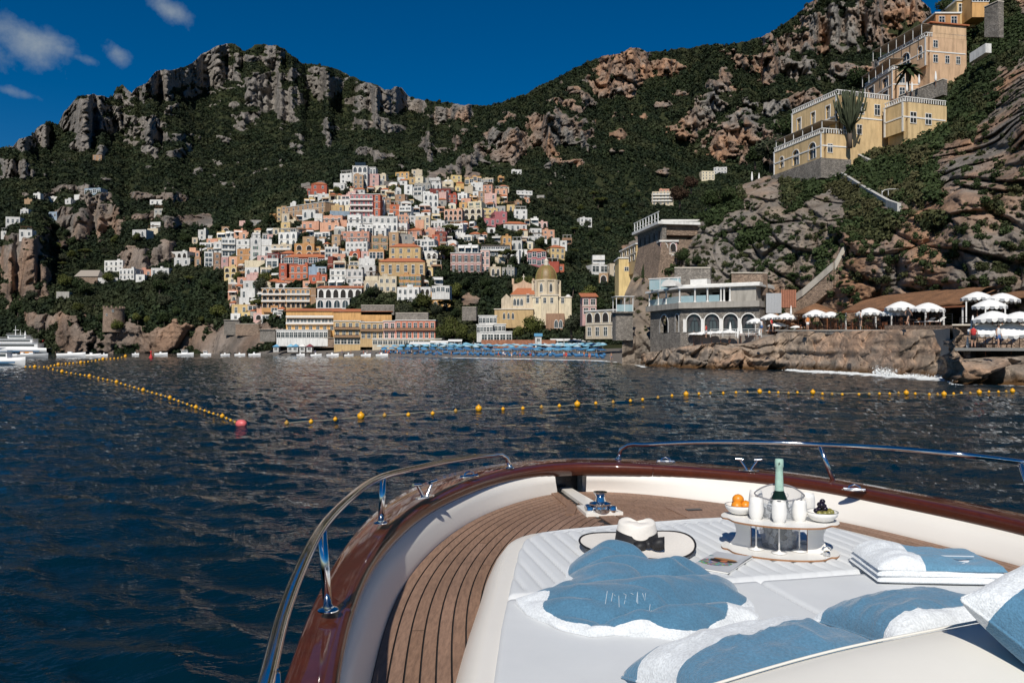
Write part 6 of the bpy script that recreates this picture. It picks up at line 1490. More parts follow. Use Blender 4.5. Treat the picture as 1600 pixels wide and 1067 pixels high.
PM = {p: person_mesh(p) for p in ('stand', 'sit', 'walk')}
SHIRT = MB().lathe([(.165, .92), (.17, 1.1), (.185, 1.3), (.17, 1.4), (.07, 1.49)], (0, 0, 0), 12, sx=1.05, sy=.85).mesh('shirt', CLO['white'], True)
SHORT = MB().lathe([(.17, .62), (.175, .8), (.165, .96)], (0, 0, 0), 12, sx=1.1, sy=.85).mesh('shorts', CLO['blue'], True)
HAIR = MB().lathe([(.098, 1.60), (.108, 1.66), (.085, 1.735), (.01, 1.76)], (0, .012, 0), 10).mesh('hair', M_HAIR, True)
def person(p, rz, pose, shirt, shorts, label):
    t = thing('person', label, 'person', p, rz); mobj('body', PM[pose], t)
    for nm, me, cl in (('shirt', SHIRT, shirt), ('shorts', SHORT, shorts)):
        if cl and not (pose == 'sit' and nm == 'shorts'): m = me.copy(); m.materials.clear(); m.materials.append(CLO[cl]); mobj(nm, m, t)
    mobj('hair', HAIR, t)
for px, d, z, pose, a, b, rz, lb in ((1521, 61.5, 2.8, 'stand', 'red', 'black', 2.6, 'person in a red shirt standing beside the folded parasol on the lower deck'), (1560, 60.5, 2.8, 'stand', 'white', 'blue', .4, 'person in a white shirt standing behind the striped loungers'),
        (1345, 83, 4.95, 'stand', 'white', 'black', 1, 'waiter in a white shirt standing right of the potted palm'), (1419, 79, 5.05, 'walk', 'black', 'black', 2, 'person in black walking under the long thatched roof'), (1262, 96, 4.9, 'stand', 'orange', 'white', 0, 'person in orange standing under the conical thatch'),
        (1205, 98, 4.7, 'walk', 'red', 'black', .5, 'person in red walking between the left loungers'), (1190, 100, 4.6, 'stand', 'white', 'blue', 2, 'person in white at the railing below the restaurant'), (1103, 100, 4.0, 'stand', 'red', 'white', 1, 'person in red standing on the rocks before the restaurant'),
        (860, 214, .25, 'walk', 'white', 'black', 1, 'person in white walking along the water below the church'), (835, 214, .22, 'stand', None, 'blue', 0, 'bather in blue shorts standing at the water, left of the walker'), (720, 240, .2, 'stand', None, 'red', 2, 'bather in red shorts standing on the left part of the beach'), (655, 262, .4, 'walk', 'blue', 'black', 1, 'person in blue walking on the beach before the salmon hotel'), (905, 196, .3, 'stand', 'white', 'red', 1, 'person with red shorts at the water near the right end of the beach')):
    person(((px - CX) / F * d, d, z), rz, pose, a, b, lb)
for i in range(34):
    px = random.uniform(470, 960) if i < 24 else random.uniform(560, 930); bd = CAMZ * F / (np.interp(px, [a for a, b in BW], [b for a, b in BW]) - HZ); d = bd + random.uniform(.5, 5); k = random.choice(['white', 'red', 'black', 'blue', 'orange']); k2 = random.choice(['blue', 'red', 'black', 'white'])
    person(((px - CX) / F * d, d, beach_z(px, d) - .1), random.uniform(0, 6), random.choice(['stand', 'walk']), random.choice([None, k]), k2, f'bather standing at the water edge in front of the blue umbrellas, one of many')
for o in COL.objects:
    if o.get('label', '').startswith('bather standing at the water edge'): o['group'] = 'bathers along the water edge'
# ---------------------------------------------------------------- trees one can tell apart
TREES = ((694, 536, 36, 296, 'pine', 'bright green pine left of three behind the beach awnings'), (717, 536, 33, 292, 'pine', 'bright green pine in the middle of three behind the beach awnings'), (740, 538, 22, 284, 'pine', 'low bright pine right of three behind the beach awnings'), (706, 524, 34, 300, 'pine', 'taller pine standing behind the three beach pines'),
        (835, 530, 40, 276, 'pine', 'largest umbrella pine directly below the domed church'), (808, 531, 24, 272, 'pine', 'smaller umbrella pine left of the largest one below the church'), (893, 526, 40, 262, 'olive', 'dark broadleaf tree right of the church beside the pink beach house'), (914, 526, 30, 256, 'round', 'dark green tree between the church and the beach house'), (895, 465, 32, 330, 'palm', 'tall palm tree rising right of the church dome'),
        (614, 290, 17, 505, 'pine', 'dark umbrella pine among the houses at the top of the town'), (622, 300, 20, 500, 'cypress', 'cypress standing under the dark umbrella pine at the top of town'), (700, 297, 9, 520, 'pine', 'flat umbrella pine in front of the hilltop chapel'), (917, 480, 38, 310, 'pine', 'large round pine behind the red roofed house'), (932, 492, 30, 300, 'round', 'green tree hidden behind the red roofed house, right of the pine'),
        (1005, 440, 30, 172, 'cypress', 'dark bushy tree hanging left of the stone bastion'), (985, 478, 36, 160, 'round', 'green tree in front of the yellow loggia house'), (1064, 415, 30, 150, 'round', 'green tree left of the rubble wall behind the restaurant'), (1090, 420, 24, 146, 'round', 'dark green tree above the rubble wall behind the restaurant'),
        (1226, 225, 50, 175, 'round', 'dark green tree just left of the lower villa'), (1205, 262, 56, 185, 'olive', 'grey green olive tree left of the lower villa'), (1180, 262, 36, 200, 'round', 'round green tree on the terraces left of the olive'), (1345, 150, 50, 190, 'round', 'dark tree between the lower and the upper villa'), (1418, 162, 74, 160, 'palm', 'palm tree in front of the upper villa arches'), (1328, 222, 88, 136, 'cactus', 'huge candelabra cactus at the corner of the lower villa'),
        (1457, 100, 22, 158, 'round', 'clipped round bush by the upper villa terrace'), (1490, 100, 60, 158, 'round', 'green tree right of the upper villa end wall'), (1475, 24, 30, 185, 'round', 'dark tree on the skyline left of the orange hilltop houses'), (1080, 300, 26, 260, 'rust', 'tree with rusty pink blossom on the slope left of the villas'), (1062, 322, 34, 240, 'rust', 'lower tree with rusty pink blossom, left of the other'), (1110, 330, 36, 190, 'round', 'broad green tree on the terraces above the white house'),
        (1140, 322, 34, 172, 'round', 'broad green tree right of the white house roof'), (184, 522, 26, 372, 'pine', 'bright green pine directly under the watchtower'), (215, 505, 18, 380, 'pine', 'bright green pine right of the watchtower'), (232, 508, 16, 380, 'pine', 'second bright pine right of the watchtower'), (163, 490, 14, 392, 'pine', 'bright pine left of the watchtower'), (313, 505, 12, 374, 'pine', 'small bright pine on the cliff edge left of town'), (325, 507, 11, 372, 'round', 'small round tree beside the bright pine on the cliff edge'),
        (612, 482, 13, 312, 'round', 'bushy tree on the retaining wall above the orange wing'), (590, 480, 14, 312, 'round', 'wide bush on the long retaining wall'), (640, 491, 13, 308, 'round', 'dark bush under the white arched house'), (662, 491, 13, 308, 'round', 'dark bush left of the orange four-window house'), (500, 384, 12, 395, 'round', 'round tree under the white terrace in the middle of town'), (553, 362, 8, 425, 'round', 'clipped dome bush on the white hotel terrace'), (552, 414, 15, 372, 'round', 'green bush right of the salmon awning house'), (478, 372, 12, 405, 'round', 'dark bushy tree above the orange loggia house'), (446, 360, 14, 425, 'rust', 'brownish tree below the yellow tower house'), (463, 446, 10, 348, 'round', 'creeper bush at the foot of the red house'), (595, 322, 6, 470, 'round', 'small dark tree at the foot of the deep red tower'), (760, 455, 26, 330, 'round', 'dark tree under the pink palazzo'), (800, 430, 22, 340, 'round', 'dark tree left of the church facade'), (725, 455, 24, 330, 'round', 'dark tree in the palazzo gardens'), (690, 440, 20, 338, 'round', 'dark tree right of the widest yellow house'), (840, 400, 18, 360, 'round', 'dark tree left of the raspberry red-roofed house'), (705, 375, 16, 400, 'olive', 'grey green tree below the balconied white hotel'))
for px, py, h, d, k, lb in TREES:
    if k == 'pine' and py > 460: k = 'stonepine'
    if px < 960 and py >= 520: d = min(d, depth_at(px, py) - 6)
    p = P(px, py, d)
    if px < 1000 and not (680 < px < 760 and py > 520) and py < 524:
        dd = depth_at(px, py) - 1.5; p = P(px, py, dd); d = dd
    if px > 1000 and k != 'cactus' and 'upper villa arches' not in lb:
        if sampn(RN, px, py) >= 0 and py > np.interp(px, [a for a, b in NTOP], [b for a, b in NTOP]) + 2:
            dd = float(near_point(np.array([float(px)]), np.array([float(py)]))[0][0]); p = P(px, py, dd - .5); d = dd
    tree(k, p, h * d / F, lb, w=1.25 if k in ('round', 'olive', 'rust', 'stonepine') else 1.0)

rt = random.Random(77); ntree = 0; tries = 0
while ntree < 120 and tries < 4000:
    tries += 1; px = rt.uniform(20, 1010); py = rt.uniform(300, 522)
    if px < 330 and py < 330: continue
    if py < 330 + max(0, (560 - px)) * .05 and px < 480: continue
    if not clear_of_houses(np.array([px]), np.array([py]), 3)[0] or float(samp(ROCKm, px, py)) > .4: continue
    if any(q[0] - 2 < px < q[1] + 2 and q[2] - 1 < py - 6 < q[3] for q in HOUSE_BOXES) and rt.random() < .6: continue
    d = depth_at(px, py) - 1; k = rt.choice(['round', 'round', 'olive', 'stonepine', 'stonepine', 'cypress', 'pine', 'palm' if 400 < px < 900 else 'round']); h = rt.uniform(5, 9.5)
    nm = {'round': 'rounded dark green', 'olive': 'grey green', 'stonepine': 'bright green bushy pine', 'cypress': 'slender dark cypress', 'pine': 'flat topped pine', 'palm': 'palm'}[k]
    zone = 'on the slope left of the town' if px < 340 else ('in the gardens on the left flank of the town' if px < 470 else ('between the houses in the middle of the town' if px < 690 else ('in the gardens around the pink palazzo' if py < 440 and px < 800 else ('on the wooded slope by the church' if px < 900 else 'in the valley behind the bastion'))))
    tree(k, P(px, py, d), h, f"{nm} {'tree ' if k in ('round', 'olive', 'palm') else ''}{zone}".replace('  ', ' '), group=f'{nm} trees {zone}', w=1.2); ntree += 1
# ---------------------------------------------------------------- the boat
def spl(pts, n):
    "resample a polyline smoothly (Catmull-Rom) to n points"
    P_ = np.array(pts, float); seg = np.linalg.norm(np.diff(P_, axis=0), axis=1); t = np.concatenate([[0], np.cumsum(seg)]); m = np.gradient(P_, t, axis=0)
    u = np.linspace(0, t[-1], n); i = np.clip(np.searchsorted(t, u, side='right') - 1, 0, len(t) - 2); h = (t[i + 1] - t[i])[:, None]; s = ((u - t[i])[:, None]) / h
    return (2 * s ** 3 - 3 * s ** 2 + 1) * P_[i] + (s ** 3 - 2 * s ** 2 + s) * h * m[i] + (-2 * s ** 3 + 3 * s ** 2) * P_[i + 1] + (s ** 3 - s ** 2) * h * m[i + 1]
BOW = np.array([.345, 5.32]); AX = np.array([-.225, .974]); RT = np.array([.974, .225]); ZD = 1.85
def ST(x, y): p = np.array([x, y]) - BOW; return -p @ AX, p @ RT
def WS(s, t): p = BOW - AX * s + RT * t; return p[0], p[1]
def pxl(lst, zf): return [tuple(PZ(a, b, zf(i) if callable(zf) else zf).to_2d()) for i, (a, b) in enumerate(lst)]
dl = [(.10, -1.2), (-.14, 0), (-.30, 1.2)] + pxl([(579, 1067), (591, 1011), (621, 927), (659, 874), (705, 833), (743, 809), (800, 786), (840, 775)], ZD) + [(.345, 5.32)]
dr = [(.345, 5.32)] + pxl([(960, 767), (1018, 772), (1137, 787), (1318, 814), (1426, 840), (1535, 867)], ZD) + [(2.45, 2.6), (2.8, 1.2), (3.1, -1.2)]
dr_ = lambda a, b: (a, b)
zl = lambda q: CAMZ - (.72 + .04 * q); zr_ = lambda q: CAMZ - (.76 + .04 * q)
ol_px = [(442, 1067), (476, 965), (518, 881), (545, 840), (572, 809), (610, 780), (644, 761), (705, 738), (781, 724)]
or_px = [(960, 714), (1060, 721), (1100, 726), (1191, 734), (1303, 749), (1390, 768), (1500, 788), (1600, 810)]
ol = [(.02, -1.2), (-.22, 0), (-.42, 1.1)] + [tuple(PZ(a, b, zl(i / 8)).to_2d()) for i, (a, b) in enumerate(ol_px)] + [(.300, 5.52)]
orr = [(.300, 5.52)] + [tuple(PZ(a, b, zr_(i / 7)).to_2d()) for i, (a, b) in enumerate(or_px)] + [(2.62, 2.7), (2.98, 1.2), (3.3, -1.2)]
il_px = [(526, 1062), (545, 972), (564, 914), (591, 865), (629, 823), (667, 793), (724, 765), (781, 745), (858, 731)]
ir_px = [(1000, 731), (1100, 739), (1209, 750), (1303, 765), (1390, 785), (1499, 808), (1600, 833)]
il = [(.20, -1.2), (-.03, 0), (-.24, 1.1)] + [tuple(PZ(a, b, zl(i / 8) - .02).to_2d()) for i, (a, b) in enumerate(il_px)] + [(.352, 5.235)]
ir = [(.352, 5.235)] + [tuple(PZ(a, b, zr_(i / 6) - .02).to_2d()) for i, (a, b) in enumerate(ir_px)] + [(2.42, 2.7), (2.76, 1.2), (3.06, -1.2)]
NB_ = 120
def curve(l, r, zfun):
    a = spl(l, NB_); b = spl(r, NB_)[1:]; p = np.concatenate([a, b]); q = np.linspace(0, 2, len(p)); return [Vector((x, y, zfun(u))) for (x, y), u in zip(p, q)]
def zcap(u): return CAMZ - (.72 + .04 * u)
DE = curve(dl, dr, lambda u: ZD); CO = curve(ol, orr, zcap); CI = curve(il, ir, zcap)
# smooth the pixel-traced curves a little
def smooth(c, k=6, keep=None):
    for _ in range(k): c = [c[0]] + [(c[i - 1] + c[i] * 2 + c[i + 1]) / 4 for i in range(1, len(c) - 1)] + [c[-1]]
    return c
DE, CO, CI = smooth(DE, 30), smooth(CO, 30), smooth(CI, 30)
NN = len(DE)
def varnish():
    m = MN('varnished_mahogany'); g_ = m.noise(3.5, 8, .7, m.co('Object', (5, 5, 5)), .8); gr = m.noise(22, 5, .6, m.co('Object', (1.2, .5, 1)), 1.5)
    c = m.mix(m.math('ADD', m.math('MULTIPLY', g_, .6), m.math('MULTIPLY', gr, .4)), (.022, .004, .002), (.135, .026, .008)); m.b.inputs['Specular IOR Level'].default_value = .25
    m.set(Base_Color=c, Roughness=.45, Coat_Weight=.85, Coat_Roughness=.03); m.bump(m.noise(40, 3, .5, m.co()), .04, .004); return m.m
M_MAH = varnish(); M_GEL = plain('gelcoat_cream', (.78, .755, .70), .3, var=.025, scale=3); M_HULL = plain('hull_white', (.74, .73, .70), .25, var=.02)
def steel():
    m = MN('polished_steel'); m.set(Base_Color=(.72, .73, .74), Metallic=1.0, Roughness=m.ramp(m.noise(30, 4, .6, m.co()), [(.3, .06), (.7, .16)])); return m.m
M_STEEL = steel(); M_CAULK = plain('black_caulk', (.012, .011, .010), .7)
def teak():
    m = MN('teak'); r = m.rand(); g_ = m.noise(4, 9, .8, m.co('Object', (20, 1.6, 1)), .35); w = m.noise(60, 4, .7, m.co('Object', (1.4, .22, 1)), .2); st = m.noise(1.6, 5, .65, m.co())
    c = m.mix(g_, (.150, .080, .048), (.35, .215, .140)); c = m.mix(m.math('MULTIPLY', r, .55), c, (.34, .215, .155)); c = m.mix(1, c, m.ramp(st, [(.3, .75), (.7, 1.08)]), 'MULTIPLY'); c = m.mix(1, c, m.ramp(w, [(.35, .72), (.6, 1.05)]), 'MULTIPLY')
    m.set(Base_Color=c, Roughness=.72); m.bump(w, .25, .003); return m.m
M_TEAK = teak()
boat = thing('motor_yacht', 'yacht foredeck with teak planks, mahogany rail and steel handrails', 'boat', (0, 0, 0))
# hull: from the cap down into the water
hv = []
for k, (w, z) in enumerate(((1.0, None), (.99, 1.6), (.9, .9), (.72, .2), (.5, -.6))):
    row = []
    for i, p in enumerate(CO):
        s, t = ST(p.x, p.y); cz = p.z - .07 if z is None else z; ss = max(0, s) if k == 0 else s + (1 - w) * 1.2; x, y = WS(s + (1 - w) * 2.2 * max(0, 1 - s / 4), t * w); row.append((x, y, cz))
    hv.append(row)
mobj('hull', grid_mesh('hull', np.array(hv), M_HULL, flip=False), boat)
# cap rail in four lengths with a fine seam between them
cuts = [0, 62, 128, 172, NN - 1]
for a, b in zip(cuts, cuts[1:]):
    rows = []; ii = list(range(a, b + 1))
    for i in ii:
        o, n_ = CO[i], CI[i]; d = (n_ - o); L = d.length; d = d.normalized(); pr = [(-.008, -.075), (-.012, -.03), (-.008, -.008), (.004, .0), (L * .35, .0025), (L * .7, .002), (L - .014, .0), (L - .003, -.006), (L, -.016), (L - .002, -.040), (L - .012, -.050), (L - .025, -.075)]
        rows.append([o + d * u + Vector((0, 0, v)) for u, v in pr])
    if b < NN - 1: e = (Vector(rows[-1][0]) - Vector(rows[-2][0])).normalized() * .002; rows[-1] = [p - e for p in rows[-1]]
    A_ = np.array([[tuple(p) for p in r] for r in rows]); me = grid_mesh('cap_rail', A_, M_MAH, close_u=True, flip=True); mobj('cap_rail', me, boat)
# bulwark in two halves with the anchor slot between them at the bow
iL = NB_ - 3; iR = NB_ + 1
for rng_ in (range(0, iL + 1), range(iR, NN)):
    rows = []
    for i in rng_:
        a, b = CI[i] + (CO[i] - CI[i]).normalized() * .02, DE[i]
        rows.append([a + Vector((0, 0, -.05)), a.lerp(b, .5) + Vector((0, 0, -.02)), b.lerp(a, .06) + Vector((0, 0, .012)), b, b + Vector((0, 0, -.1)), (b + (CO[i] - CI[i]).normalized() * .12) + Vector((0, 0, -.1)), (a + (CO[i] - CI[i]).normalized() * .12) + Vector((0, 0, -.05))])
    for r in rows: r[1].z = (r[0].z + r[3].z) / 2
    mobj('bulwark', grid_mesh('bulwark', np.array([[tuple(p) for p in r] for r in rows]), M_GEL, close_u=True, flip=True), boat)
MB().box((.345, 5.40, 1.90), (.20, .02, .18), 0, .23).build('anchor_slot_plate', plain('slot_dark', (.05, .06, .07), .25, .6), boat)
# caulked deck with every plank of its own
def gridpoly(lst, z): return [(x, y, z) for x, y in lst]
base = MB(); bpts = [(p.x, p.y, ZD - .006) for p in DE]; c0 = (1.1, 2.2, ZD - .006)
base.add([c0] + bpts, [(0, i + 2, i + 1) for i in range(len(bpts) - 1)]); dk = base.build('deck', M_CAULK, boat)
PW = .046
def offset_plank(side, k):
    idx = range(0, NB_) if side < 0 else range(NB_ - 1, NN); pin, pout = [], []
    pts = [DE[i] for i in idx]
    for j, p in enumerate(pts):
        q0, q1 = pts[max(0, j - 1)], pts[min(len(pts) - 1, j + 1)]; tg = (q1 - q0).normalized(); nrm = Vector((tg.y, -tg.x, 0))
        a, b = p + nrm * (k * PW + .003), p + nrm * ((k + 1) * PW - .003)
        s, t = ST(b.x, b.y); s2, t2 = ST(a.x, a.y)
        if t * side > .05 and t2 * side > .05 and s > .02 and s < 5.4: pout.append(a); pin.append(b)
    return pout, pin
jr = random.Random(5)
for side in (-1, 1):
    for k in range(30):
        a, b = offset_plank(side, k)
        if len(a) < 4: continue
        # butt joints split a course into planks
        cutsj = [0] + sorted(jr.sample(range(8, len(a) - 6), 1 if len(a) > 40 else 0) if len(a) > 40 else []) + [len(a) - 1]
        for c0_, c1_ in zip(cutsj, cutsj[1:]):
            A_, B_ = a[c0_:c1_ + 1], b[c0_:c1_ + 1]
            if len(A_) < 3: continue
            if c1_ != len(a) - 1: A_[-1] = A_[-1].lerp(A_[-2], .06); B_[-1] = B_[-1].lerp(B_[-2], .06)
            step = 2; sel = sorted(set(list(range(0, len(A_), step)) + [len(A_) - 1])); n = len(sel); z0, z1 = ZD - .006, ZD
            mb = MB(); mb.add([(A_[i].x, A_[i].y, z1) for i in sel] + [(B_[i].x, B_[i].y, z1) for i in sel] + [(A_[i].x, A_[i].y, z0) for i in sel] + [(B_[i].x, B_[i].y, z0) for i in sel], [(i, i + 1, n + i + 1, n + i)[::-1 if side < 0 else 1] for i in range(n - 1)] + [(i, i + 1, 2 * n + i + 1, 2 * n + i) for i in range(n - 1)] + [(n + i, n + i + 1, 3 * n + i + 1, 3 * n + i) for i in range(n - 1)])
            mb.build('plank', M_TEAK, dk)
# king plank and the chain trough with the windlass
def slab(name, pts, z, th, mat, par): 
    mb = MB(); mb.prism([(p[0], p[1]) for p in pts], z - th, z); return mb.build(name, mat, par)
slab('king_plank', [WS(.45, -.045), WS(.45, .045), WS(2.2, .045), WS(2.2, -.045)][::1], ZD + .001, .006, M_TEAK, boat)
slab('trough', [WS(-.02, -.02), WS(-.02, .05), WS(.62, .05), WS(.62, -.05)], ZD + .014, .02, M_GEL, boat)
slab('trough_trim', [WS(0, -.115), WS(0, -.065), WS(.6, -.095), WS(.78, -.17), WS(.78, -.22), WS(.56, -.15)], ZD + .008, .012, M_TEAK, boat)
slab('windlass_base', [WS(.60, -.10), WS(.60, .08), WS(.84, .10), WS(.84, -.12)], ZD + .018, .022, M_GEL, boat)
slab('hatch_lid', [WS(.7, .42), WS(.7, .86), WS(1.22, .86), WS(1.22, .42)], ZD + .004, .008, M_TEAK, boat)
for s_, t_ in ((.82, .5), (1.15, .62)): slab('hatch_latch', [WS(s_ - .02, t_), WS(s_ - .02, t_ + .09), WS(s_ + .02, t_ + .09), WS(s_ + .02, t_)], ZD + .009, .006, plain('latch_dark', (.04, .04, .045), .4, .5), boat)
wx, wy = PZ(938, 803, ZD).to_2d(); wl = MB()
wl.lathe([(.062, 0), (.062, .012), (.05, .018), (.048, .03), (.062, .038), (.062, .046), (.03, .056), (.024, .082), (.034, .098), (.040, .102), (.040, .110), (.01, .112)], (wx, wy, ZD + .018), 24)
w_o = wl.build('windlass', M_STEEL, boat, auto=35)
for a in (-2.6, -.4, .9, 2.6): MB().lathe([(.02, 0), (.026, .012), (.022, .03), (.01, .034)], (wx + .075 * math.cos(a), wy + .05 * math.sin(a), ZD + .018), 12).build('gypsy_guard', M_STEEL, w_o, auto=35)
# handrails
def rail(pts, stn, name='handrail', r=.0135):
    P_ = spl([tuple(p) for p in pts], 90); P_ = [Vector(p) for p in P_]; h = MB().tube(P_, r, 14).build(name, M_STEEL, boat, True)
    for a, b in stn:
        a, b = Vector(a), Vector(b); o = MB().tube([a, b], .0128, 12).build('stanchion', M_STEEL, h, True)
        MB().lathe([(.029, 0), (.029, .003), (.024, .006), (.0145, .008), (.014, .012)], (a.x, a.y, a.z), 18).build('stanchion_foot', M_STEEL, h, auto=40)
zt_ = lambda px, py, d: tuple(P(px, py, d))
S1 = PZ(513, 953, 2.083); S2 = PZ(595, 817, 2.08); S3 = PZ(797, 731, 2.052)
T1 = P(503, 824, 2.17); T2 = P(599, 744, S2.y); 
rail([(0, -.5, 2.31), (-.18, .3, 2.31), (-.29, .8, 2.31), (-.36, 1.163, 2.31), P(443, 958, 1.48), P(476, 874, 1.83), T1, P(545, 779, 2.6), T2, P(650, 731, 3.75), P(715, 718, 4.35), P(770, 711.5, 4.82), P(788, 712, 4.95), P(795, 719, 4.97), S3 + Vector((0, 0, .01))], [(S1, T1), (S2, T2), (S3, S3 + Vector((0, 0, .02))), ((-.372, 1.27, 2.08), (-.362, 1.2, 2.31))])
R0 = PZ(966, 718, 2.035); R2 = PZ(1304, 756, 2.01); R3 = PZ(1618, 800, 2.0)
rail([R0 + Vector((0, 0, .01)), P(968, 704, R0.y), P(978, 697, R0.y - .03), P(1010, 694.5, 5.25), P(1100, 690.5, 5.0), P(1200, 691, 4.75), P(1280, 694.5, R2.y + .03), P(1400, 701, 4.15), P(1500, 710, 3.9), P(1596, 721.5, R3.y + .05), (2.62, 3.1, 2.27), (2.95, 1.8, 2.28), (3.15, .5, 2.28)], [(R0, R0 + Vector((0, 0, .02))), (R2, P(1280, 694.5, R2.y + .03)), (R3, P(1594, 721.5, R3.y + .05)), ((2.9, 1.9, 2.0), (2.93, 1.9, 2.28))])
def cleat(c, yaw, kind):
    c = Vector(c); M_ = Matrix.Translation(c) @ Matrix.Rotation(yaw, 4, 'Z'); mb = MB()
    mb.prism([(math.cos(a) * .062, math.sin(a) * .022) for a in np.linspace(0, 2 * math.pi, 20, endpoint=False)], 0, .006)
    if kind == 'cleat':
        for s in (-1, 1):
            mb.tube([(s * .012, 0, .004), (s * .028, 0, .03), (s * .05, 0, .062)], [.008, .0075, .007], 10); mb.tube([(s * .032, 0, .066), (s * .078, 0, .070)], [.009, .008], 10)
    else:
        mb.tube([(-.03, 0, .004), (-.026, 0, .022), (0, 0, .032), (.026, 0, .022), (.03, 0, .004)], .005, 8); mb.tube([(-.055, 0, .008), (.055, 0, .008)], .006, 8)
    mb.v = [tuple(M_ @ Vector(v)) for v in mb.v]; mb.build('cleat' if kind == 'cleat' else 'fairlead', M_STEEL, boat, auto=40)
cleat(PZ(664, 777, 2.082), .9, 'cleat'); cleat(PZ(733, 745, 2.07), .55, 'fair'); cleat(PZ(1040, 722, 2.052), -.12, 'fair'); cleat(PZ(1170, 735, 2.045), -.28, 'cleat')
cleat(PZ(594, 826, 2.088), 1.2, 'fair') if False else None
cleat(PZ(1335, 766, 2.03), -.35, 'fair')
# ---- sun pad
OUT = [(-1.42, 4.6), (-1.25, 3.7), (-1.13, 3.13), (-1.02, 2.72), (-.888, 2.28), (-.76, 1.86), (-.69, 1.68), (-.60, 1.575), (-.45, 1.53), (0, 1.475), (.45, 1.435), (.62, 1.45), (.73, 1.55), (.80, 1.75), (.93, 2.4), (1.06, 3.1), (1.18, 3.8), (1.3, 4.6)]
def outline(exp, n=160):
    P_ = spl(OUT, n); tg = np.gradient(P_, axis=0); tg /= np.linalg.norm(tg, axis=1)[:, None]; nn = np.stack([tg[:, 1], -tg[:, 0]], 1); return P_ + nn * exp
O0 = outline(0)
if (O0[80] - np.array([0, 3])) @ (outline(.1)[80] - O0[80]) < 0: _sg = -1
else: _sg = 1
rows = []
for e, z in ((.115, ZD), (.10, ZD + .03), (.06, ZD + .082), (.035, ZD + .088), (-.05, ZD + .088)):
    q = outline(_sg * e); rows.append([(*WS(s, t), z) for t, s in q])
mobj('sunpad_coaming', grid_mesh('sunpad_coaming', np.array(rows), M_GEL), boat)
def pad_mat():
    m = MN('sunpad_vinyl'); n = m.noise(5, 6, .7, m.co()); m.set(Base_Color=m.mix(n, (.60, .625, .64), (.69, .71, .72)), Roughness=.5); m.bump(m.noise(180, 2, .5, m.co()), .12, .002); return m.m
M_PAD = pad_mat(); ZP = 1.95
sun_pad = thing('sun_mattress', 'large white sunbathing mattress with quilted channels on the foredeck', 'mattress', (0, 0, 0))
def pad_piece(name, s0, s1, t_side):
    "the mattress is laid as cushions meeting at welts: front quilted one, and two plain ones behind"
    S_ = np.linspace(s0, s1, int((s1 - s0) / .02) + 2); lt = np.array([np.interp(s, [p[1] for p in OUT[:10]][::-1], [p[0] for p in OUT[:10]][::-1]) for s in S_]); rt = np.array([np.interp(s, [p[1] for p in OUT[10:]], [p[0] for p in OUT[10:]]) for s in S_])
    if s0 < 1.6:
        for i, s in enumerate(S_):
            if s < 1.475: f = np.clip((s - s0) / (1.475 - s0), 0, 1); lt[i] = .30 - .30 * f if False else (.42 + (0 - .42) * f)
    lo, hi = lt, rt
    if t_side == -1: hi = np.full_like(rt, -.0)
    if t_side == 1: lo = np.full_like(lt, .0)
    nU = int((hi.max() - lo.min()) / .0075); u = np.linspace(0, 1, nU)[None]; T_ = lo[:, None] + (hi - lo)[:, None] * u; SS = np.repeat(S_[:, None], nU, 1)
    ed = np.minimum(np.minimum(T_ - lo[:, None], hi[:, None] - T_) / 1.0, np.minimum(SS - s0, s1 - SS + .0)); e = np.clip(1 - ed / .022, 0, 1); Z_ = ZP - .022 * (1 - np.sqrt(np.clip(1 - e ** 2, 0, 1)))
    if s0 < 1.6:
        ph = (T_ / .066) % 1; g_ = np.exp(-((np.abs(ph - .5) - .5) / .10) ** 2); fade = sstep(s1 - .05, s1 - .09, SS); Z_ = Z_ - .0065 * g_ * fade + .002 * (1 - g_)
    Z_ = Z_ + (fbm(T_ * 3, SS * 3, T_ * 0, 3, 9) - .5) * .006
    x = BOW[0] - AX[0] * SS + RT[0] * T_; y = BOW[1] - AX[1] * SS + RT[1] * T_
    top_ = np.stack([x, y, Z_], -1)
    # side skirt down to the coaming
    bd = [top_[0, ::-1], top_[:, 0], top_[-1, :], top_[::-1, -1]]; ring_ = np.concatenate([b[:-1] if len(b) > 1 else b for b in bd]); low = ring_.copy(); low[:, 2] = ZD + .08
    mobj(name, grid_mesh(name, top_, M_PAD, flip=True), sun_pad); mobj('cushion_side', grid_mesh('cushion_side', np.stack([ring_, low]), M_PAD, close_u=True), sun_pad)
pad_piece('quilted_cushion', 1.437, 2.46, 0); pad_piece('plain_cushion', 2.464, 4.55, -1); pad_piece('plain_cushion', 2.464, 4.55, 1)
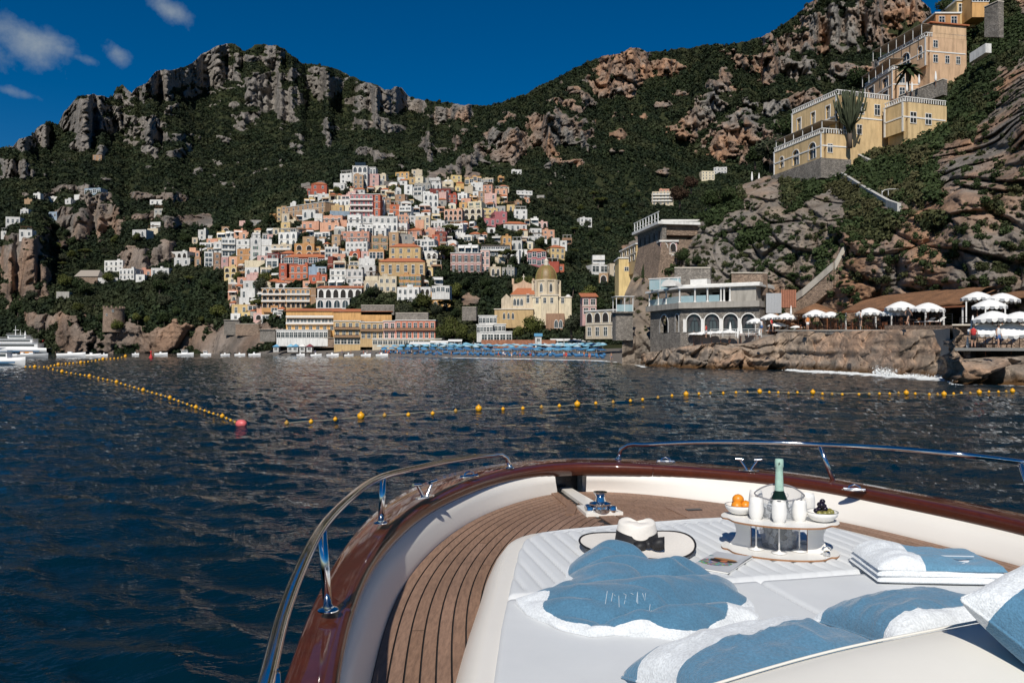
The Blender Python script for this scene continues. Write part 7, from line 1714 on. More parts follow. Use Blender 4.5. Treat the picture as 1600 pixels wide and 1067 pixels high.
# ---- cream backrest at the lower right
def bolster():
    A, B = Vector((.02, 1.12)), Vector((1.02, 1.70)); n = 60
    ctr = spl([(-.02, 1.16), (.12, 1.29), (.35, 1.44), (.63, 1.60), (.90, 1.72), (1.25, 1.86), (1.8, 2.02), (2.6, 2.15)], n)
    prof = [(.0, -.33), (.012, -.06), (.004, -.018), (-.02, -.002), (-.09, .0), (-.26, -.035), (-.30, -.05), (-.35, -.085), (-.42, -.19), (-.46, -.33)]
    rows = []
    for i, p in enumerate(ctr):
        tg = ctr[min(n - 1, i + 1)] - ctr[max(0, i - 1)]; tg /= np.linalg.norm(tg); nn = np.array([-tg[1], tg[0]]); rows.append([(p[0] + nn[0] * u, p[1] + nn[1] * u, 2.2 + v) for u, v in prof])
    m = plain('cream_upholstery', (.77, .75, .69), .42, var=.03, scale=4)
    t = thing('cream_backrest', 'cream upholstered backrest running across the lower right corner', 'backrest', (0, 0, 0)); X = np.array(rows); k = grid_mesh('cushion', X, m, flip=False); o = mobj('cushion', k, t); 
    md = o.modifiers.new('sub', 'SUBSURF'); md.levels = 1; md.render_levels = 2
    MB().tube([tuple(Vector(r[3]) + Vector((0, 0, .001))) for r in rows], .0028, 6).build('piping', m, t, True)
bolster()
# ---- terry cloth
def terry(name, c1, c2, fn):
    m = MN(name); c = m.co(); f = fn(m, c); n = m.noise(9, 6, .7, c); lo = m.noise(160, 3, .6, c); v = m.N('ShaderNodeTexVoronoi'); v.inputs['Scale'].default_value = 260; m.L(c, v.inputs['Vector'])
    col = m.mix(f, c1, c2); col = m.mix(1, col, m.ramp(n, [(.3, .84), (.7, 1.06)]), 'MULTIPLY'); col = m.mix(1, col, m.ramp(lo, [(.3, .8), (.7, 1.12)]), 'MULTIPLY')
    m.set(Base_Color=col, Roughness=.95, Sheen_Weight=.35); m.b.inputs['Specular IOR Level'].default_value = .1
    m.bump(m.math('ADD', lo, v.outputs['Distance']), .5, .0025); return m.m
BLUE = (.090, .215, .335); WHT = (.72, .76, .79)
def band(axis, lo, hi, soft=.004):
    def f(m, c):
        sp = m.N('ShaderNodeSeparateXYZ'); m.L(c, sp.inputs[0]); a = sp.outputs[axis]; a = m.math('ADD', a, m.math('MULTIPLY', m.math('SUBTRACT', m.noise(25, 3, .6, c), .5), .008))
        return m.math('MULTIPLY', m.math('GREATER_THAN', a, lo), m.math('LESS_THAN', a, hi))
    return f
def pillow(name, c, rot, w, h, T, mat, label, seed=1, sag=0):
    n = 64; u = np.linspace(-1, 1, n); U, V = np.meshgrid(u, u); k = np.clip((1 - np.abs(U) ** 2.6) * (1 - np.abs(V) ** 2.6), 0, 1) ** .42
    pinch = 1 - .055 * (1 - V ** 2) * np.abs(U) ** 3 - .0; pin2 = 1 - .055 * (1 - U ** 2) * np.abs(V) ** 3
    X = U * w / 2 * pinch; Y = V * h / 2 * pin2; wr = (ridged(U * 1.6 + seed, V * 1.6, U * 0, 3, seed) - .6) * .028 + (ridged(U * 4 + seed, V * 1.4, U * 0, 2, seed + 3) - .6) * .014 * (np.abs(U) ** 1.5 + np.abs(V) ** 1.5)
    t = thing(name, label, 'pillow', c); t.rotation_mode = 'XYZ'; t.rotation_euler = rot
    Zt = T * k + wr * k; Zb = -T * k * .85 + sag
    Xt = np.stack([X, Y, Zt], -1); Xb = np.stack([X, Y, np.minimum(Zb, Zt - .001 * (k > 0))], -1)
    A = mobj('cover', grid_mesh('cover', Xt, mat), t); B = mobj('underside', grid_mesh('underside', Xb, mat, flip=True), t)
    ed = np.concatenate([Xt[0, :-1], Xt[:-1, -1], Xt[-1, :0:-1], Xt[:0:-1, 0]]); MB().tube([tuple(p) for p in ed[::2]], .0035, 6, closed=True).build('seam', mat, t, True); return t
tp1 = terry('terry_pillow_a', WHT, BLUE, lambda m, c: m.math('MAXIMUM', band(1, -.40, -.02)(m, c), band(1, .115, .4)(m, c)))
tp2 = terry('terry_pillow_b', WHT, BLUE, band(1, -.09, .12)); tp3 = terry('terry_pillow_c', WHT, BLUE, band(1, -.11, .11))
pillow('striped_pillow', (.545, 1.78, 2.085), (R(-10), R(-2), R(26)), .50, .34, .085, tp1, 'blue and white striped towelling pillow lying lowest and leftmost against the backrest', 3)
pillow('striped_pillow', (1.08, 2.10, 2.065), (R(-4), R(2), R(20)), .46, .30, .085, tp2, 'blue striped towelling pillow in the middle, half hidden behind the backrest', 7)
pillow('striped_pillow', (1.20, 1.60, 2.25), (R(32), R(-9), R(30)), .52, .34, .10, tp3, 'large near blue and white pillow propped on the backrest at the right edge', 12)
# ---- crumpled beach towel
def cloth_towel():
    px = [(808, 937), (854, 921), (890, 908), (893, 880), (912, 868), (945, 868), (981, 872), (1017, 884), (1075, 884), (1101, 898), (1126, 910), (1150, 915), (1156, 930), (1184, 966), (1150, 976), (1115, 985), (1075, 996), (1017, 989), (963, 986), (920, 989), (890, 982), (854, 968), (822, 955)]
    pts = np.array([tuple(PZ(a, b, ZP + .012).to_2d()) for a, b in px]); c = np.array(PZ(1010, 945, ZP + .012).to_2d()); d = pts - c; an = np.arctan2(d[:, 1], d[:, 0]); rr = np.linalg.norm(d, axis=1); o = np.argsort(an); an, rr = an[o], rr[o]
    th = np.linspace(-math.pi, math.pi, 361)[:-1]; rad_ = np.interp(th, np.concatenate([an - 2 * math.pi, an, an + 2 * math.pi]), np.tile(rr, 3)); rad_ = rad_ * (1 + .008 * np.sin(th * 9) + .006 * np.sin(th * 17 + 1))
    U = np.linspace(0, 1, 150)[:, None] ** .8; X = c[0] + U * rad_ * np.cos(th); Y = c[1] + U * rad_ * np.sin(th)
    env = (1 - U ** 2.2) ** .8; wq = (fbm(X * 2.2, Y * 2.2, X * 0 + 5, 3, 97) - .5) * .9
    f1 = ridged(X * 2.3 + .9 * Y + wq, Y * 6.2 + wq * 1.5, X * 0 + .3, 2, 71, .4); f2 = ridged(X * 5.5 + 3 + wq * 2, Y * 12 + wq * 2, X * 0, 2, 81); f3 = fbm(X * 5, Y * 5, X * 0, 3, 91); wp = fbm(X * 2, Y * 2, X * 0, 2, 95)
    hump = np.exp(-(((X - PZ(945, 885, ZP).x) / .17) ** 2 + ((Y - PZ(945, 890, ZP).y) / .20) ** 2)) * .055 + np.exp(-(((X - PZ(1125, 925, ZP).x) / .12) ** 2 + ((Y - PZ(1125, 925, ZP).y) / .12) ** 2)) * .05
    ph1 = Y * 4.2 - X * 1.1 + 2.2 * fbm(X * 1.7, Y * 2.2, X * 0 + 9, 2, 111); ph2 = Y * 7.5 + X * 4.5 + 2.6 * fbm(X * 2.4, Y * 3.1, X * 0 + 4, 2, 113)
    H = env * (.018 + (.075 * np.abs(np.sin(math.pi * ph1)) ** .62 * (.35 + 1.2 * f3) - .008) + .030 * np.abs(np.sin(math.pi * ph2)) ** .8 * sstep(.3, .6, fbm(X * 3, Y * 3, X * 0, 2, 115)) + hump) + .006 * np.sin(np.tile(th * 13, (150, 1))) * U ** 6 + .010
    Z = ZP + np.maximum(H, .004); X = X + (f2 - .6) * .01 * env; Y = Y - (f1 - .5) * .07 * env
    edge = U * (1 + .04 * (fbm(X * 4, Y * 4, X * 0, 3, 101) - .5)); ang_ = np.tile(th, (150, 1))
    lim = .985 - .09 * np.exp(-((ang_ + 1.9) / .85) ** 2) - .20 * np.exp(-((np.abs(ang_) - math.pi) / .22) ** 2) - .26 * np.exp(-((ang_ + .35) / .28) ** 2) - .13 * np.exp(-((ang_ - 2.5) / .2) ** 2)
    blue = (edge < lim).astype(float)
    m = terry('towel_terry', WHT, (.075, .190, .300), lambda m, c_: m.ramp(m.attr('blue'), [(.45, 0), (.55, 1)]))
    t = thing('crumpled_towel', 'crumpled blue towel with a white hem lying in the middle of the mattress', 'towel', (0, 0, 0))
    mobj('cloth', grid_mesh('cloth', np.stack([X, Y, Z], -1), m, attrs={'blue': blue}, close_u=True), t)
    low = np.stack([X[-1], Y[-1], Z[-1] * 0 + ZP + .001], -1); mobj('hem', grid_mesh('hem', np.stack([np.stack([X[-1], Y[-1], Z[-1]], -1), low]), m, attrs={'blue': np.zeros((2, 360))}, close_u=True), t)
    # pale woven lettering, mostly lost in the fold: broken strokes
    mb = MB()
    for i, st_ in enumerate(([(0, 0), (.5, 1)], [(.9, .8), (.2, 1), (0, .4)], [(.3, 0), (.3, .9)], [(0, 1), (.5, .9), (.1, .2)], [(.2, .9), (.8, .8)], [(0, .2), (.4, 1), (.5, .1)], [(0, 1), (.6, .4), (.9, 1)], [(.5, .4), (.2, -.3), (.8, -.2)])):
        pts = []
        for u_, v_ in st_:
            w = PZ(946 + i * 9.6 + u_ * 6, 953 - v_ * 7 + 1.2 * math.sin(i), ZP + .045); dd = (X - w.x) ** 2 + (Y - w.y) ** 2; j = np.unravel_index(np.argmin(dd), dd.shape); pts.append((X[j], Y[j], Z[j] + .002))
        mb.tube(pts, .0008, 5)
    mb.build('woven_lettering', plain('pale_thread', (.55, .62, .68), .9), t)
cloth_towel()
def folded_towel():
    t = thing('folded_towel', 'folded white and blue towel behind the pillows at the right', 'towel', PZ(1446, 897, ZP), R(-4)); n = 50; u = np.linspace(-1, 1, n); U, V = np.meshgrid(u, u)
    m = terry('folded_terry', WHT, (.12, .27, .40), band(0, -.06, .4))
    for k, (w, d, z, nm) in enumerate(((.46, .30, 0.0, 'fold'), (.455, .292, .020, 'fold'), (.45, .285, .040, 'fold'))):
        kk = np.clip((1 - np.abs(U) ** 7) * (1 - np.abs(V) ** 7), 0, 1) ** .4; Z = z + .026 * kk + (fbm(U * 2 + k, V * 2, U * 0, 3, 5) - .5) * .03 * kk + .012
        Z = Z + .020 * np.exp(-((U + .6) / .35) ** 2) * kk * (k / 2)
        mm = terry('towel_white', WHT, WHT, band(0, 0, 1)) if k < 2 else m
        mobj(nm, grid_mesh(nm, np.stack([U * w / 2, V * d / 2 * 1.0, Z], -1), mm), t); mobj(nm, grid_mesh(nm, np.stack([U * w / 2, V * d / 2, z + .012 - .010 * kk + (Z - Z)], -1) * np.array([1, 1, 1]), mm, flip=True), t)
    MB().box((.08, -.06, .086), (.13, .006, .003)).build('woven_text', plain('pale_thread', (.55, .62, .68), .9), t)
folded_towel()
# ---- hat
def hat():
    c = PZ(995, 856, ZP + .01); t = thing('sun_hat', 'wide brimmed white straw hat with a black band and bow', 'hat', (c.x, c.y, ZP), R(-8))
    m = MN('straw'); cc = m.co(); w = m.noise(120, 3, .6, cc); w2 = m.N('ShaderNodeTexWave'); w2.wave_type = 'RINGS'; w2.rings_direction = 'Z'; w2.inputs['Scale'].default_value = 45; w2.inputs['Distortion'].default_value = .6; m.L(cc, w2.inputs['Vector'])
    m.set(Base_Color=m.mix(w, (.68, .64, .58), (.80, .77, .72)), Roughness=.85); m.bump(m.math('ADD', w, m.math('MULTIPLY', w2.outputs['Fac'], .5)), .4, .002); st = m.m; bk = plain('black_ribbon', (.012, .012, .014), .6)
    th = np.linspace(0, 2 * math.pi, 97)[:-1]; rows = []
    for r in np.linspace(.085, .240, 16):
        q = (r - .085) / .155; z = .030 - .02 * q + .022 * q * q + .010 * np.sin(2 * th + .6) * q + .006 * np.sin(3 * th) * q; rows.append(np.stack([r * np.cos(th), r * np.sin(th) * 1.02, z], -1))
    mobj('brim', grid_mesh('brim', np.array(rows), st, close_u=True, flip=True), t); mobj('brim', grid_mesh('brim', np.array(rows) - np.array([0, 0, .003]), st, close_u=True), t)
    MB().tube([tuple(p) for p in rows[-1][::2]], .0045, 6, closed=True).build('brim_edge', bk, t, True)
    rows = []
    for q in np.linspace(0, 1, 22):
        if q < .7: r = .088 - .013 * (q / .7) ** 1.5; z = .028 + .088 * (q / .7)
        else: k = (q - .7) / .3; r = .075 * math.cos(k * math.pi / 2) ** .6; z = .116 + .016 * math.sin(k * math.pi / 2)
        x = r * np.cos(th) * 1.03; y = r * np.sin(th) * .92; dent = -.013 * np.exp(-((x - .008) / .028) ** 2) * sstep(.10, .13, np.full_like(x, z)); rows.append(np.stack([x, y, z + dent + .004 * np.sin(3 * th)], -1))
    mobj('crown', grid_mesh('crown', np.array(rows), st, close_u=True, flip=True), t)
    rows = []
    for q in np.linspace(0, 1, 5): r = .0905 - .008 * q; rows.append(np.stack([r * np.cos(th) * 1.03, r * np.sin(th) * .93, .029 + .050 * q * (1 + .15 * np.sin(th * 2 + 1)) + 0 * th], -1))
    mobj('band', grid_mesh('band', np.array(rows), bk, close_u=True, flip=True), t)
    for s, a in ((-1, -.5), (1, .35)):
        mb = MB(); o = Vector((.045, -.094, .05)); ax = Vector((math.cos(a) * s, -.18, math.sin(a) * .5)); pr = []
        for q in np.linspace(0, 1, 8): pr.append((o + ax * .068 * q, .006 + .022 * math.sin(min(1, q * 1.15) * math.pi * .62), .010 * math.sin(q * math.pi)))
        vs = []; 
        for p, w_, b in pr: vs += [p + Vector((0, -b - .004, w_)), p + Vector((0, -b - .012, 0)), p + Vector((0, -b - .004, -w_)), p + Vector((0, .003, 0))]
        mb.add(vs, [(4 * i + j, 4 * i + (j + 1) % 4, 4 * i + 4 + (j + 1) % 4, 4 * i + 4 + j) for i in range(7) for j in range(4)] + [(28, 29, 30, 31)]); mb.build('bow_loop', bk, t, True)
    MB().lathe([(.001, -.016), (.012, -.01), (.014, 0), (.012, .01), (.001, .016)], (.045, -.102, .05), 10).build('bow_knot', bk, t, True)
hat()
# ---- magazine
def magazine():
    q = [PZ(1090, 888, ZP + .006), PZ(1147, 896, ZP + .006), PZ(1168, 871, ZP + .006), PZ(1108, 860, ZP + .006)]; c = sum(q, Vector()) / 4; ex = ((q[1] + q[2]) / 2 - (q[0] + q[3]) / 2); yaw = math.atan2(ex.y, ex.x); t = thing('magazine', 'magazine with a colourful cover lying between the hat and the serving stand', 'magazine', (c.x, c.y, ZP + .004), yaw)
    m = MN('magazine_cover'); cc = m.co(); sp = m.N('ShaderNodeSeparateXYZ'); m.L(cc, sp.inputs[0]); x, y = sp.outputs[0], sp.outputs[1]
    def ell(cx, cy, rx, ry): 
        a = m.math('DIVIDE', m.math('SUBTRACT', x, cx), rx); b = m.math('DIVIDE', m.math('SUBTRACT', y, cy), ry); r = m.math('ADD', m.math('MULTIPLY', a, a), m.math('MULTIPLY', b, b)); r = m.math('ADD', r, m.math('MULTIPLY', m.math('SUBTRACT', m.noise(40, 3, .6, cc), .5), .9)); return m.math('LESS_THAN', r, 1)
    v = m.N('ShaderNodeTexVoronoi'); v.inputs['Scale'].default_value = 95; m.L(cc, v.inputs['Vector']); hs = m.N('ShaderNodeHueSaturation'); hs.inputs['Saturation'].default_value = .9; hs.inputs['Value'].default_value = .45; m.L(v.outputs['Color'], hs.inputs['Color'])
    col = m.mix(ell(-.02, -.028, .070, .048), (.50, .52, .55), hs.outputs[0]); col = m.mix(ell(.0, .012, .055, .030), col, (.02, .012, .01)); col = m.mix(ell(.005, .005, .014, .016), col, (.50, .16, .06)); col = m.mix(ell(.0, .036, .05, .012), col, (.42, .19, .06)); col = m.mix(ell(-.075, .06, .018, .007), col, (.12, .25, .25))
    m.set(Base_Color=col, Roughness=.3); W = ex.length; H = ((q[3] + q[2]) / 2 - (q[0] + q[1]) / 2).length; n = 16; u = np.linspace(-.5, .5, n); U, V = np.meshgrid(u, u); Z = .006 + .006 * sstep(.3, .5, U) * sstep(0, .5, V + .3)
    mobj('cover', grid_mesh('cover', np.stack([U * W, V * H, Z], -1), m.m), t); MB().box((0, 0, .002), (W * .99, H * .99, .005)).build('pages', plain('paper', (.7, .7, .68), .8), t)
magazine()
# ---- serving stand with its load
def stand_shape(a, b, n=72):
    pts = []
    for i in range(n):
        th = 2 * math.pi * i / n; c, s = math.cos(th), math.sin(th); x, y = a * c, b * math.copysign(abs(s) ** .9, s)
        k = abs(c); y *= 1 - .28 * math.exp(-((k - .86) / .07) ** 2); pts.append((x, y))
    return pts
M_WHP = plain('white_melamine', (.78, .77, .74), .35, var=.03); M_PLY = plain('ply_edge', (.30, .15, .07), .7)
def ply_plate(par, name, pts, z, th):
    mb = MB(); mb.prism(pts, z, z + th, 1, 0); mb2 = mb; mb2.m[0] = 0; return mb2.build(name, [M_WHP, M_PLY], par)
SC = Vector((1.118, 3.335, ZP)); SY = R(-20)
stand = thing('serving_stand', 'two tier white serving stand holding an ice bucket, flutes and fruit bowls', 'serving stand', SC, SY)
ply_plate(stand, 'lower_tier', stand_shape(.235, .175), .002, .007); ply_plate(stand, 'upper_tier', stand_shape(.235, .165), .128, .007)
for s in (-1, 1):
    pr = []; n = 14
    for i in range(n + 1): v = i / n; pr.append((.070 - .032 * math.sin(math.pi * v), .009 + .119 * v))
    out = [(s * x, z) for x, z in pr] + [(-s * .030, z) for x, z in pr[::-1]]
    mb = MB(); nn = len(out); q = [Vector((x, 0, z)) for x, z in out]; M_ = Matrix.Translation((s * .138, -.01, 0)) @ Matrix.Rotation(s * .45, 4, 'Z')
    mb.add([M_ @ (p + Vector((0, -.003, 0))) for p in q] + [M_ @ (p + Vector((0, .003, 0))) for p in q], [tuple(range(nn))[::s], tuple(range(2 * nn - 1, nn - 1, -1))[::s]], 0); mb.add([], [], 0)
    b = len(mb.v) - 2 * nn; mb.f += [(b + i, b + nn + i, b + nn + (i + 1) % nn, b + (i + 1) % nn) for i in range(nn)]; mb.m += [1] * nn; mb.build('side_support', [M_WHP, M_PLY], stand)
def LW(x, y, z): c, s = math.cos(SY), math.sin(SY); return Vector((SC.x + x * c - y * s, SC.y + x * s + y * c, ZP + z))
def bucket():
    t = thing('ice_bucket', 'clear smoky acrylic ice bucket with cut handles in the serving stand', 'ice bucket', LW(0, .03, .009), SY); m = MN('smoky_acrylic'); m.set(Base_Color=(.42, .44, .47), Roughness=.04, Alpha=.38, Specular_IOR_Level=.8); th = np.linspace(0, 2 * math.pi, 73)[:-1]; rows = []
    for q in np.linspace(0, 1, 16):
        r = .070 + .030 * q; top = .222 + .030 * np.maximum(0, np.sin(th)) ** 2 - .012 * np.maximum(0, -np.sin(th)) ** 2; rows.append(np.stack([r * np.cos(th), r * np.sin(th) * .86, top * q], -1))
    rows = np.array(rows); mobj('bucket_wall', grid_mesh('bucket_wall', rows, m.m, close_u=True, flip=True), t); MB().tube([tuple(p) for p in rows[-1]], .003, 6, closed=True).build('rim', plain('acrylic_rim', (.25, .25, .27), .1), t, True); MB().lathe([(.07, 0), (.07, .006), (.001, .006)], (0, 0, 0), 30, sy=.86).build('bucket_base', m.m, t)
    hd = MB(); hd.tube([(.035 * math.cos(a), .0845 - .004, .205 + .016 * math.sin(a)) for a in np.linspace(0, 2 * math.pi, 24, endpoint=False)], .0022, 6, closed=True); hd.build('handle_cutout', M_WHP, t, True)
    ic = MN('ice'); ic.set(Base_Color=(.62, .66, .70), Roughness=.12, Transmission_Weight=.35, IOR=1.31); mb = MB(); r_ = random.Random(4)
    for i in range(150):
        z = r_.uniform(.01, .195) ; a = r_.uniform(0, 6.28); rr = (.070 + .030 * z / .22 - .022) * math.sqrt(r_.random()); M_ = Matrix.Translation((rr * math.cos(a), rr * math.sin(a) * .82, z)) @ Matrix.Rotation(r_.uniform(0, 3), 4, (r_.random(), r_.random(), .3)); s = r_.uniform(.016, .028); mb.box((0, 0, 0), (s, s, s * .8), 0, 0, M_)
    o = mb.build('ice_cubes', ic.m, None); o.location = t.location; o.rotation_euler = t.rotation_euler; tag(o, 'ice cubes filling the smoky acrylic bucket around the bottle', 'ice', kind='stuff')
bucket()
def bottle():
    t = thing('champagne_bottle', 'champagne bottle with mint green foil neck standing in the ice bucket', 'bottle', LW(0, .03, .02)); foil = plain('mint_foil', (.38, .56, .47), .4, 0, var=.15, scale=60); gl = plain('bottle_glass', (.008, .02, .010), .06)
    MB().lathe([(.040, 0), (.042, .02), (.042, .155), (.036, .185), (.024, .215), (.017, .232)], (0, 0, 0), 26).build('bottle_body', gl, t, auto=40)
    n = MB().lathe([(.019, .225), (.0175, .25), (.0155, .30), (.0155, .325), (.0178, .328), (.0178, .352), (.016, .360), (.001, .362)], (0, 0, 0), 24).build('foil_neck', foil, t, auto=40)
    for z in (.30, .31): MB().tube([(.0168 * math.cos(a), .0168 * math.sin(a), z - .055) for a in np.linspace(0, 6.28, 20)[:-1]], .0006, 4, closed=True).build('gold_line', plain('gold', (.6, .45, .15), .3, .9), n)
    em = MB(); em.tube([(.0185 * math.cos(a), .0185 * math.sin(a), z) for a, z in ((-2.1, .345), (-1.9, .338), (-1.7, .341), (-1.75, .349), (-2.0, .334))], .0011, 5); em.build('emblem', plain('black_print', (.02, .02, .02), .5), n)
bottle()
FLP = [(.022, 0), (.023, .002), (.006, .005), (.0032, .012), (.0030, .098), (.006, .106), (.018, .118), (.028, .142), (.031, .165), (.0285, .195), (.0255, .212), (.0235, .212), (.0265, .194), (.028, .165), (.024, .142), (.004, .118)]
FBASE = MB().lathe([(.031, 0), (.032, .0025), (.008, .005), (.0036, .012)], (0, 0, 0), 24).mesh('foot', M_WHP, True); FSTEM = MB().lathe([(.0036, .012), (.0032, .06), (.0034, .100)], (0, 0, 0), 10).mesh('stem', M_WHP, True)
FCUP = MB().lathe(FLP[4:], (0, 0, 0), 28).mesh('cup', M_WHP, True)
for k, (p, lb) in enumerate(((PZ(1181.5, 857, ZP + .012), 'white plastic flute at the front left of the serving stand'), (PZ(1217.5, 863, ZP + .012), 'white plastic flute at the front middle of the serving stand'), (PZ(1249, 860, ZP + .012), 'white plastic flute at the front right of the serving stand'), (P(1181, 838, 3.50), 'white flute behind the front left one, left of the bucket'), (P(1262, 843, 3.43), 'white flute behind the front right one, right of the bucket'))):
    p = Vector((p.x, p.y, ZP + .011)); t = thing('champagne_flute', lb, 'flute', p, 0, 'white flutes slotted in the serving stand'); mobj('foot', FBASE, t); mobj('stem', FSTEM, t); mobj('cup', FCUP, t)
BOWL = MB().lathe([(.026, 0), (.045, .008), (.060, .026), (.064, .040), (.061, .040), (.056, .026), (.04, .012), (.001, .008)], (0, 0, 0), 36).mesh('bowl_shell', M_WHP, True); BR = MB().tube([(.0625 * math.cos(a), .0625 * math.sin(a), .040) for a in np.linspace(0, 2 * math.pi, 36, endpoint=False)], .0016, 6, closed=True).mesh('rim', plain('grey_rim', (.16, .18, .2), .4), True)
bl = LW(-.160, .035, .136); br_ = LW(.168, .0, .136)
for c, lb in ((bl, 'white bowl with small oranges on the left of the serving stand'), (br_, 'white bowl with grapes and olives on the right of the serving stand')): t = thing('fruit_bowl', lb, 'bowl', c); mobj('bowl_shell', BOWL, t); mobj('rim', BR, t)
org = MN('orange_peel'); n_ = org.noise(220, 2, .5, org.co()); org.set(Base_Color=(.75, .26, .015), Roughness=.4); org.bump(n_, .3, .001)
def ball(name, c, r, m, lb, cat, sq=.93): t = thing(name, lb, cat, c, random.uniform(0, 3)); MB().lathe([(.001, -r * sq)] + [(r * math.cos(a), r * sq * math.sin(a)) for a in np.linspace(-1.3, 1.3, 11)] + [(.001, r * sq * .97)], (0, 0, 0), 20).build('flesh', m, t, True); MB().lathe([(r * .12, 0), (r * .1, r * .08)], (0, 0, r * sq * .93), 6).build('stalk', M_SHUTB, t); return t
for k, (x, y, z, lb) in enumerate(((-.018, -.018, .036, 'orange in front in the left fruit bowl'), (.022, -.006, .036, 'orange at the right in the left fruit bowl'), (-.004, .024, .038, 'orange at the back of the left fruit bowl'), (-.008, .000, .062, 'topmost orange of the left fruit bowl'))): ball('orange', bl + Vector((x, y, z)), .0245, org.m, lb, 'orange')
gk = plain('grape_dark', (.012, .008, .018), .22); gg = plain('olive_flesh', (.22, .20, .05), .35)
for k, (x, y, z) in enumerate(((-.026, -.006, .045), (-.010, .004, .050), (.010, -.006, .052), (-.004, .014, .066), (.012, .012, .060), (-.006, -.010, .068), (.004, .006, .080))): ball('grape', br_ + Vector((x, y, z)), .0115, gk, ['leftmost dark grape in the right fruit bowl', 'dark grape second from left in the right fruit bowl', 'rightmost dark grape low in the right fruit bowl', 'dark grape at the back of the grape heap', 'dark grape high on the right of the heap', 'dark grape high at the front of the heap', 'topmost dark grape on the heap'][k], 'grape')
for k, (x, y, z) in enumerate(((-.022, -.030, .036), (-.002, -.036, .037), (.018, -.028, .038), (.034, -.012, .038), (.036, .012, .038), (.020, .028, .038))): ball('olive', br_ + Vector((x, y, z)), .012, gg, ['green olive at the front left of the grape bowl', 'green olive at the very front of the grape bowl', 'green olive right of the foremost one', 'green olive at the right rim of the grape bowl', 'green olive at the right back of the bowl', 'green olive behind the grapes'][k], 'olive', 1.1)
t = thing('metal_stopper', 'small steel bottle stopper lying at the right end of the stand', 'stopper', LW(.185, -.055, .012)); MB().tube([(.018 * math.cos(a), 0, .018 + .018 * math.sin(a)) for a in np.linspace(0, math.pi, 12)], .004, 8).build('arch', M_STEEL, t, True); MB().lathe([(.014, 0), (.014, .012), (.01, .016)], (0, 0, 0), 14).build('cap', M_STEEL, t, auto=40)
# ---------------------------------------------------------------- floats and boats
M_BUOY = plain('float_yellow', (.75, .36, .01), .4, var=.15, scale=20); M_BUOYP = plain('float_pink', (.65, .13, .13), .45, var=.15, scale=20); M_BUOYD = plain('float_weathered', (.42, .24, .05), .6, var=.2)
BSM = MB().lathe([(.001, -.10), (.045, -.09), (.085, -.04), (.10, .01), (.09, .06), (.05, .095), (.001, .105)], (0, 0, 0), 14).mesh('float_body', M_BUOY, True); BCOL = MB().lathe([(.03, .09), (.03, .13), (.001, .135)], (0, 0, 0), 8).mesh('collar', M_BUOY)
BSD = BSM.copy(); BSD.materials.clear(); BSD.materials.append(M_BUOYD); BSP = BSM.copy(); BSP.materials.clear(); BSP.materials.append(M_BUOYP)
def buoy(px, py, r, lb, grp=None, me=None):
    p = PZ(px, py, 0.03); t = thing('line_float', lb, 'float', (p.x, p.y, .03 + r * .25), random.uniform(0, 6), grp); s = r / .1; t.scale = (s, s, s); mobj('float_body', me or BSM, t); (me is BSP) or mobj('collar', BCOL, t, (0, 0, 0)); t.scale.x *= 1.35 if me is BSP else 1; return t
big_r = [(564, 652), (748, 640), (902, 633), (1072, 617), (1187, 613), (1270, 614), (1416, 615), (1475, 617), (1530, 614), (1582, 612)]
small_r = [(448, 662), (486, 660), (524, 656), (601, 650), (638, 649), (676, 647), (712, 643), (786, 640), (817, 639), (846, 637), (874, 635), (931, 631), (958, 629), (985, 627), (1004, 625), (1028, 622), (1050, 619), (1092, 616), (1110, 615), (1130, 615), (1150, 614), (1168, 613.5), (1202, 613.5), (1216, 614), (1232, 615), (1246, 614), (1285, 616), (1300, 616.5), (1316, 617), (1342, 617), (1358, 616.5), (1374, 616), (1390, 616), (1404, 615), (1430, 616), (1452, 617), (1465, 617), (1490, 616), (1502, 615), (1516, 615), (1545, 613), (1560, 613), (1572, 612.5)]
for i, (a, b) in enumerate(big_r): buoy(a, b, .15, f'{["first", "second", "third", "fourth", "fifth", "sixth", "seventh", "eighth", "ninth", "tenth"][i]} from the left of the big yellow floats on the right hand line', 'big yellow floats on the right line')
for i, (a, b) in enumerate(small_r): buoy(a, b, .085, 'small yellow float strung between the big ones on the right hand line', 'small yellow floats on the right line', BSM if i % 3 else BSD)
LN = [(377, 664), (362, 658), (345, 650), (330, 646), (300, 635), (262, 621), (216, 608), (180, 597), (150, 590), (120, 585), (95, 581), (70, 574), (40, 574)]; LN2 = [(70, 574), (100, 569), (130, 567), (160, 562), (186, 560), (196, 557.5)]
def along(L, n, r0, r1, lb, grp):
    A = np.array(L, float); A3 = np.array([tuple(PZ(a, b, 0)) for a, b in A]); 
    seg = np.linalg.norm(np.diff(A, axis=0), axis=1); t = np.concatenate([[0], np.cumsum(seg)])
    for i, u in enumerate(np.linspace(t[-1] * .03, t[-1], n)):
        px, py = np.interp(u, t, A[:, 0]), np.interp(u, t, A[:, 1]); d = CAMZ * F / (py - HZ); bigb = i % 6 == 3
        buoy(px, py, (d * .0011 + .018) * (1.7 if bigb else 1), lb[1] if bigb else lb[0], grp[1] if bigb else grp[0], BSM if i % 4 else BSD)
p_ = buoy(377, 665, .17, 'pink float at the near corner of the left hand line', None, BSP)
along(LN, 48, .14, .2, ('small yellow float on the left hand line leading to the pink one', 'big yellow float on the left hand line leading to the pink one'), ('small floats of the left line', 'big floats of the left line'))
along(LN2, 22, .14, .2, ('small far yellow float on the line running back to the left cliff', 'big far yellow float on the line running back to the left cliff'), ('small floats of the far left line', 'big floats of the far left line'))
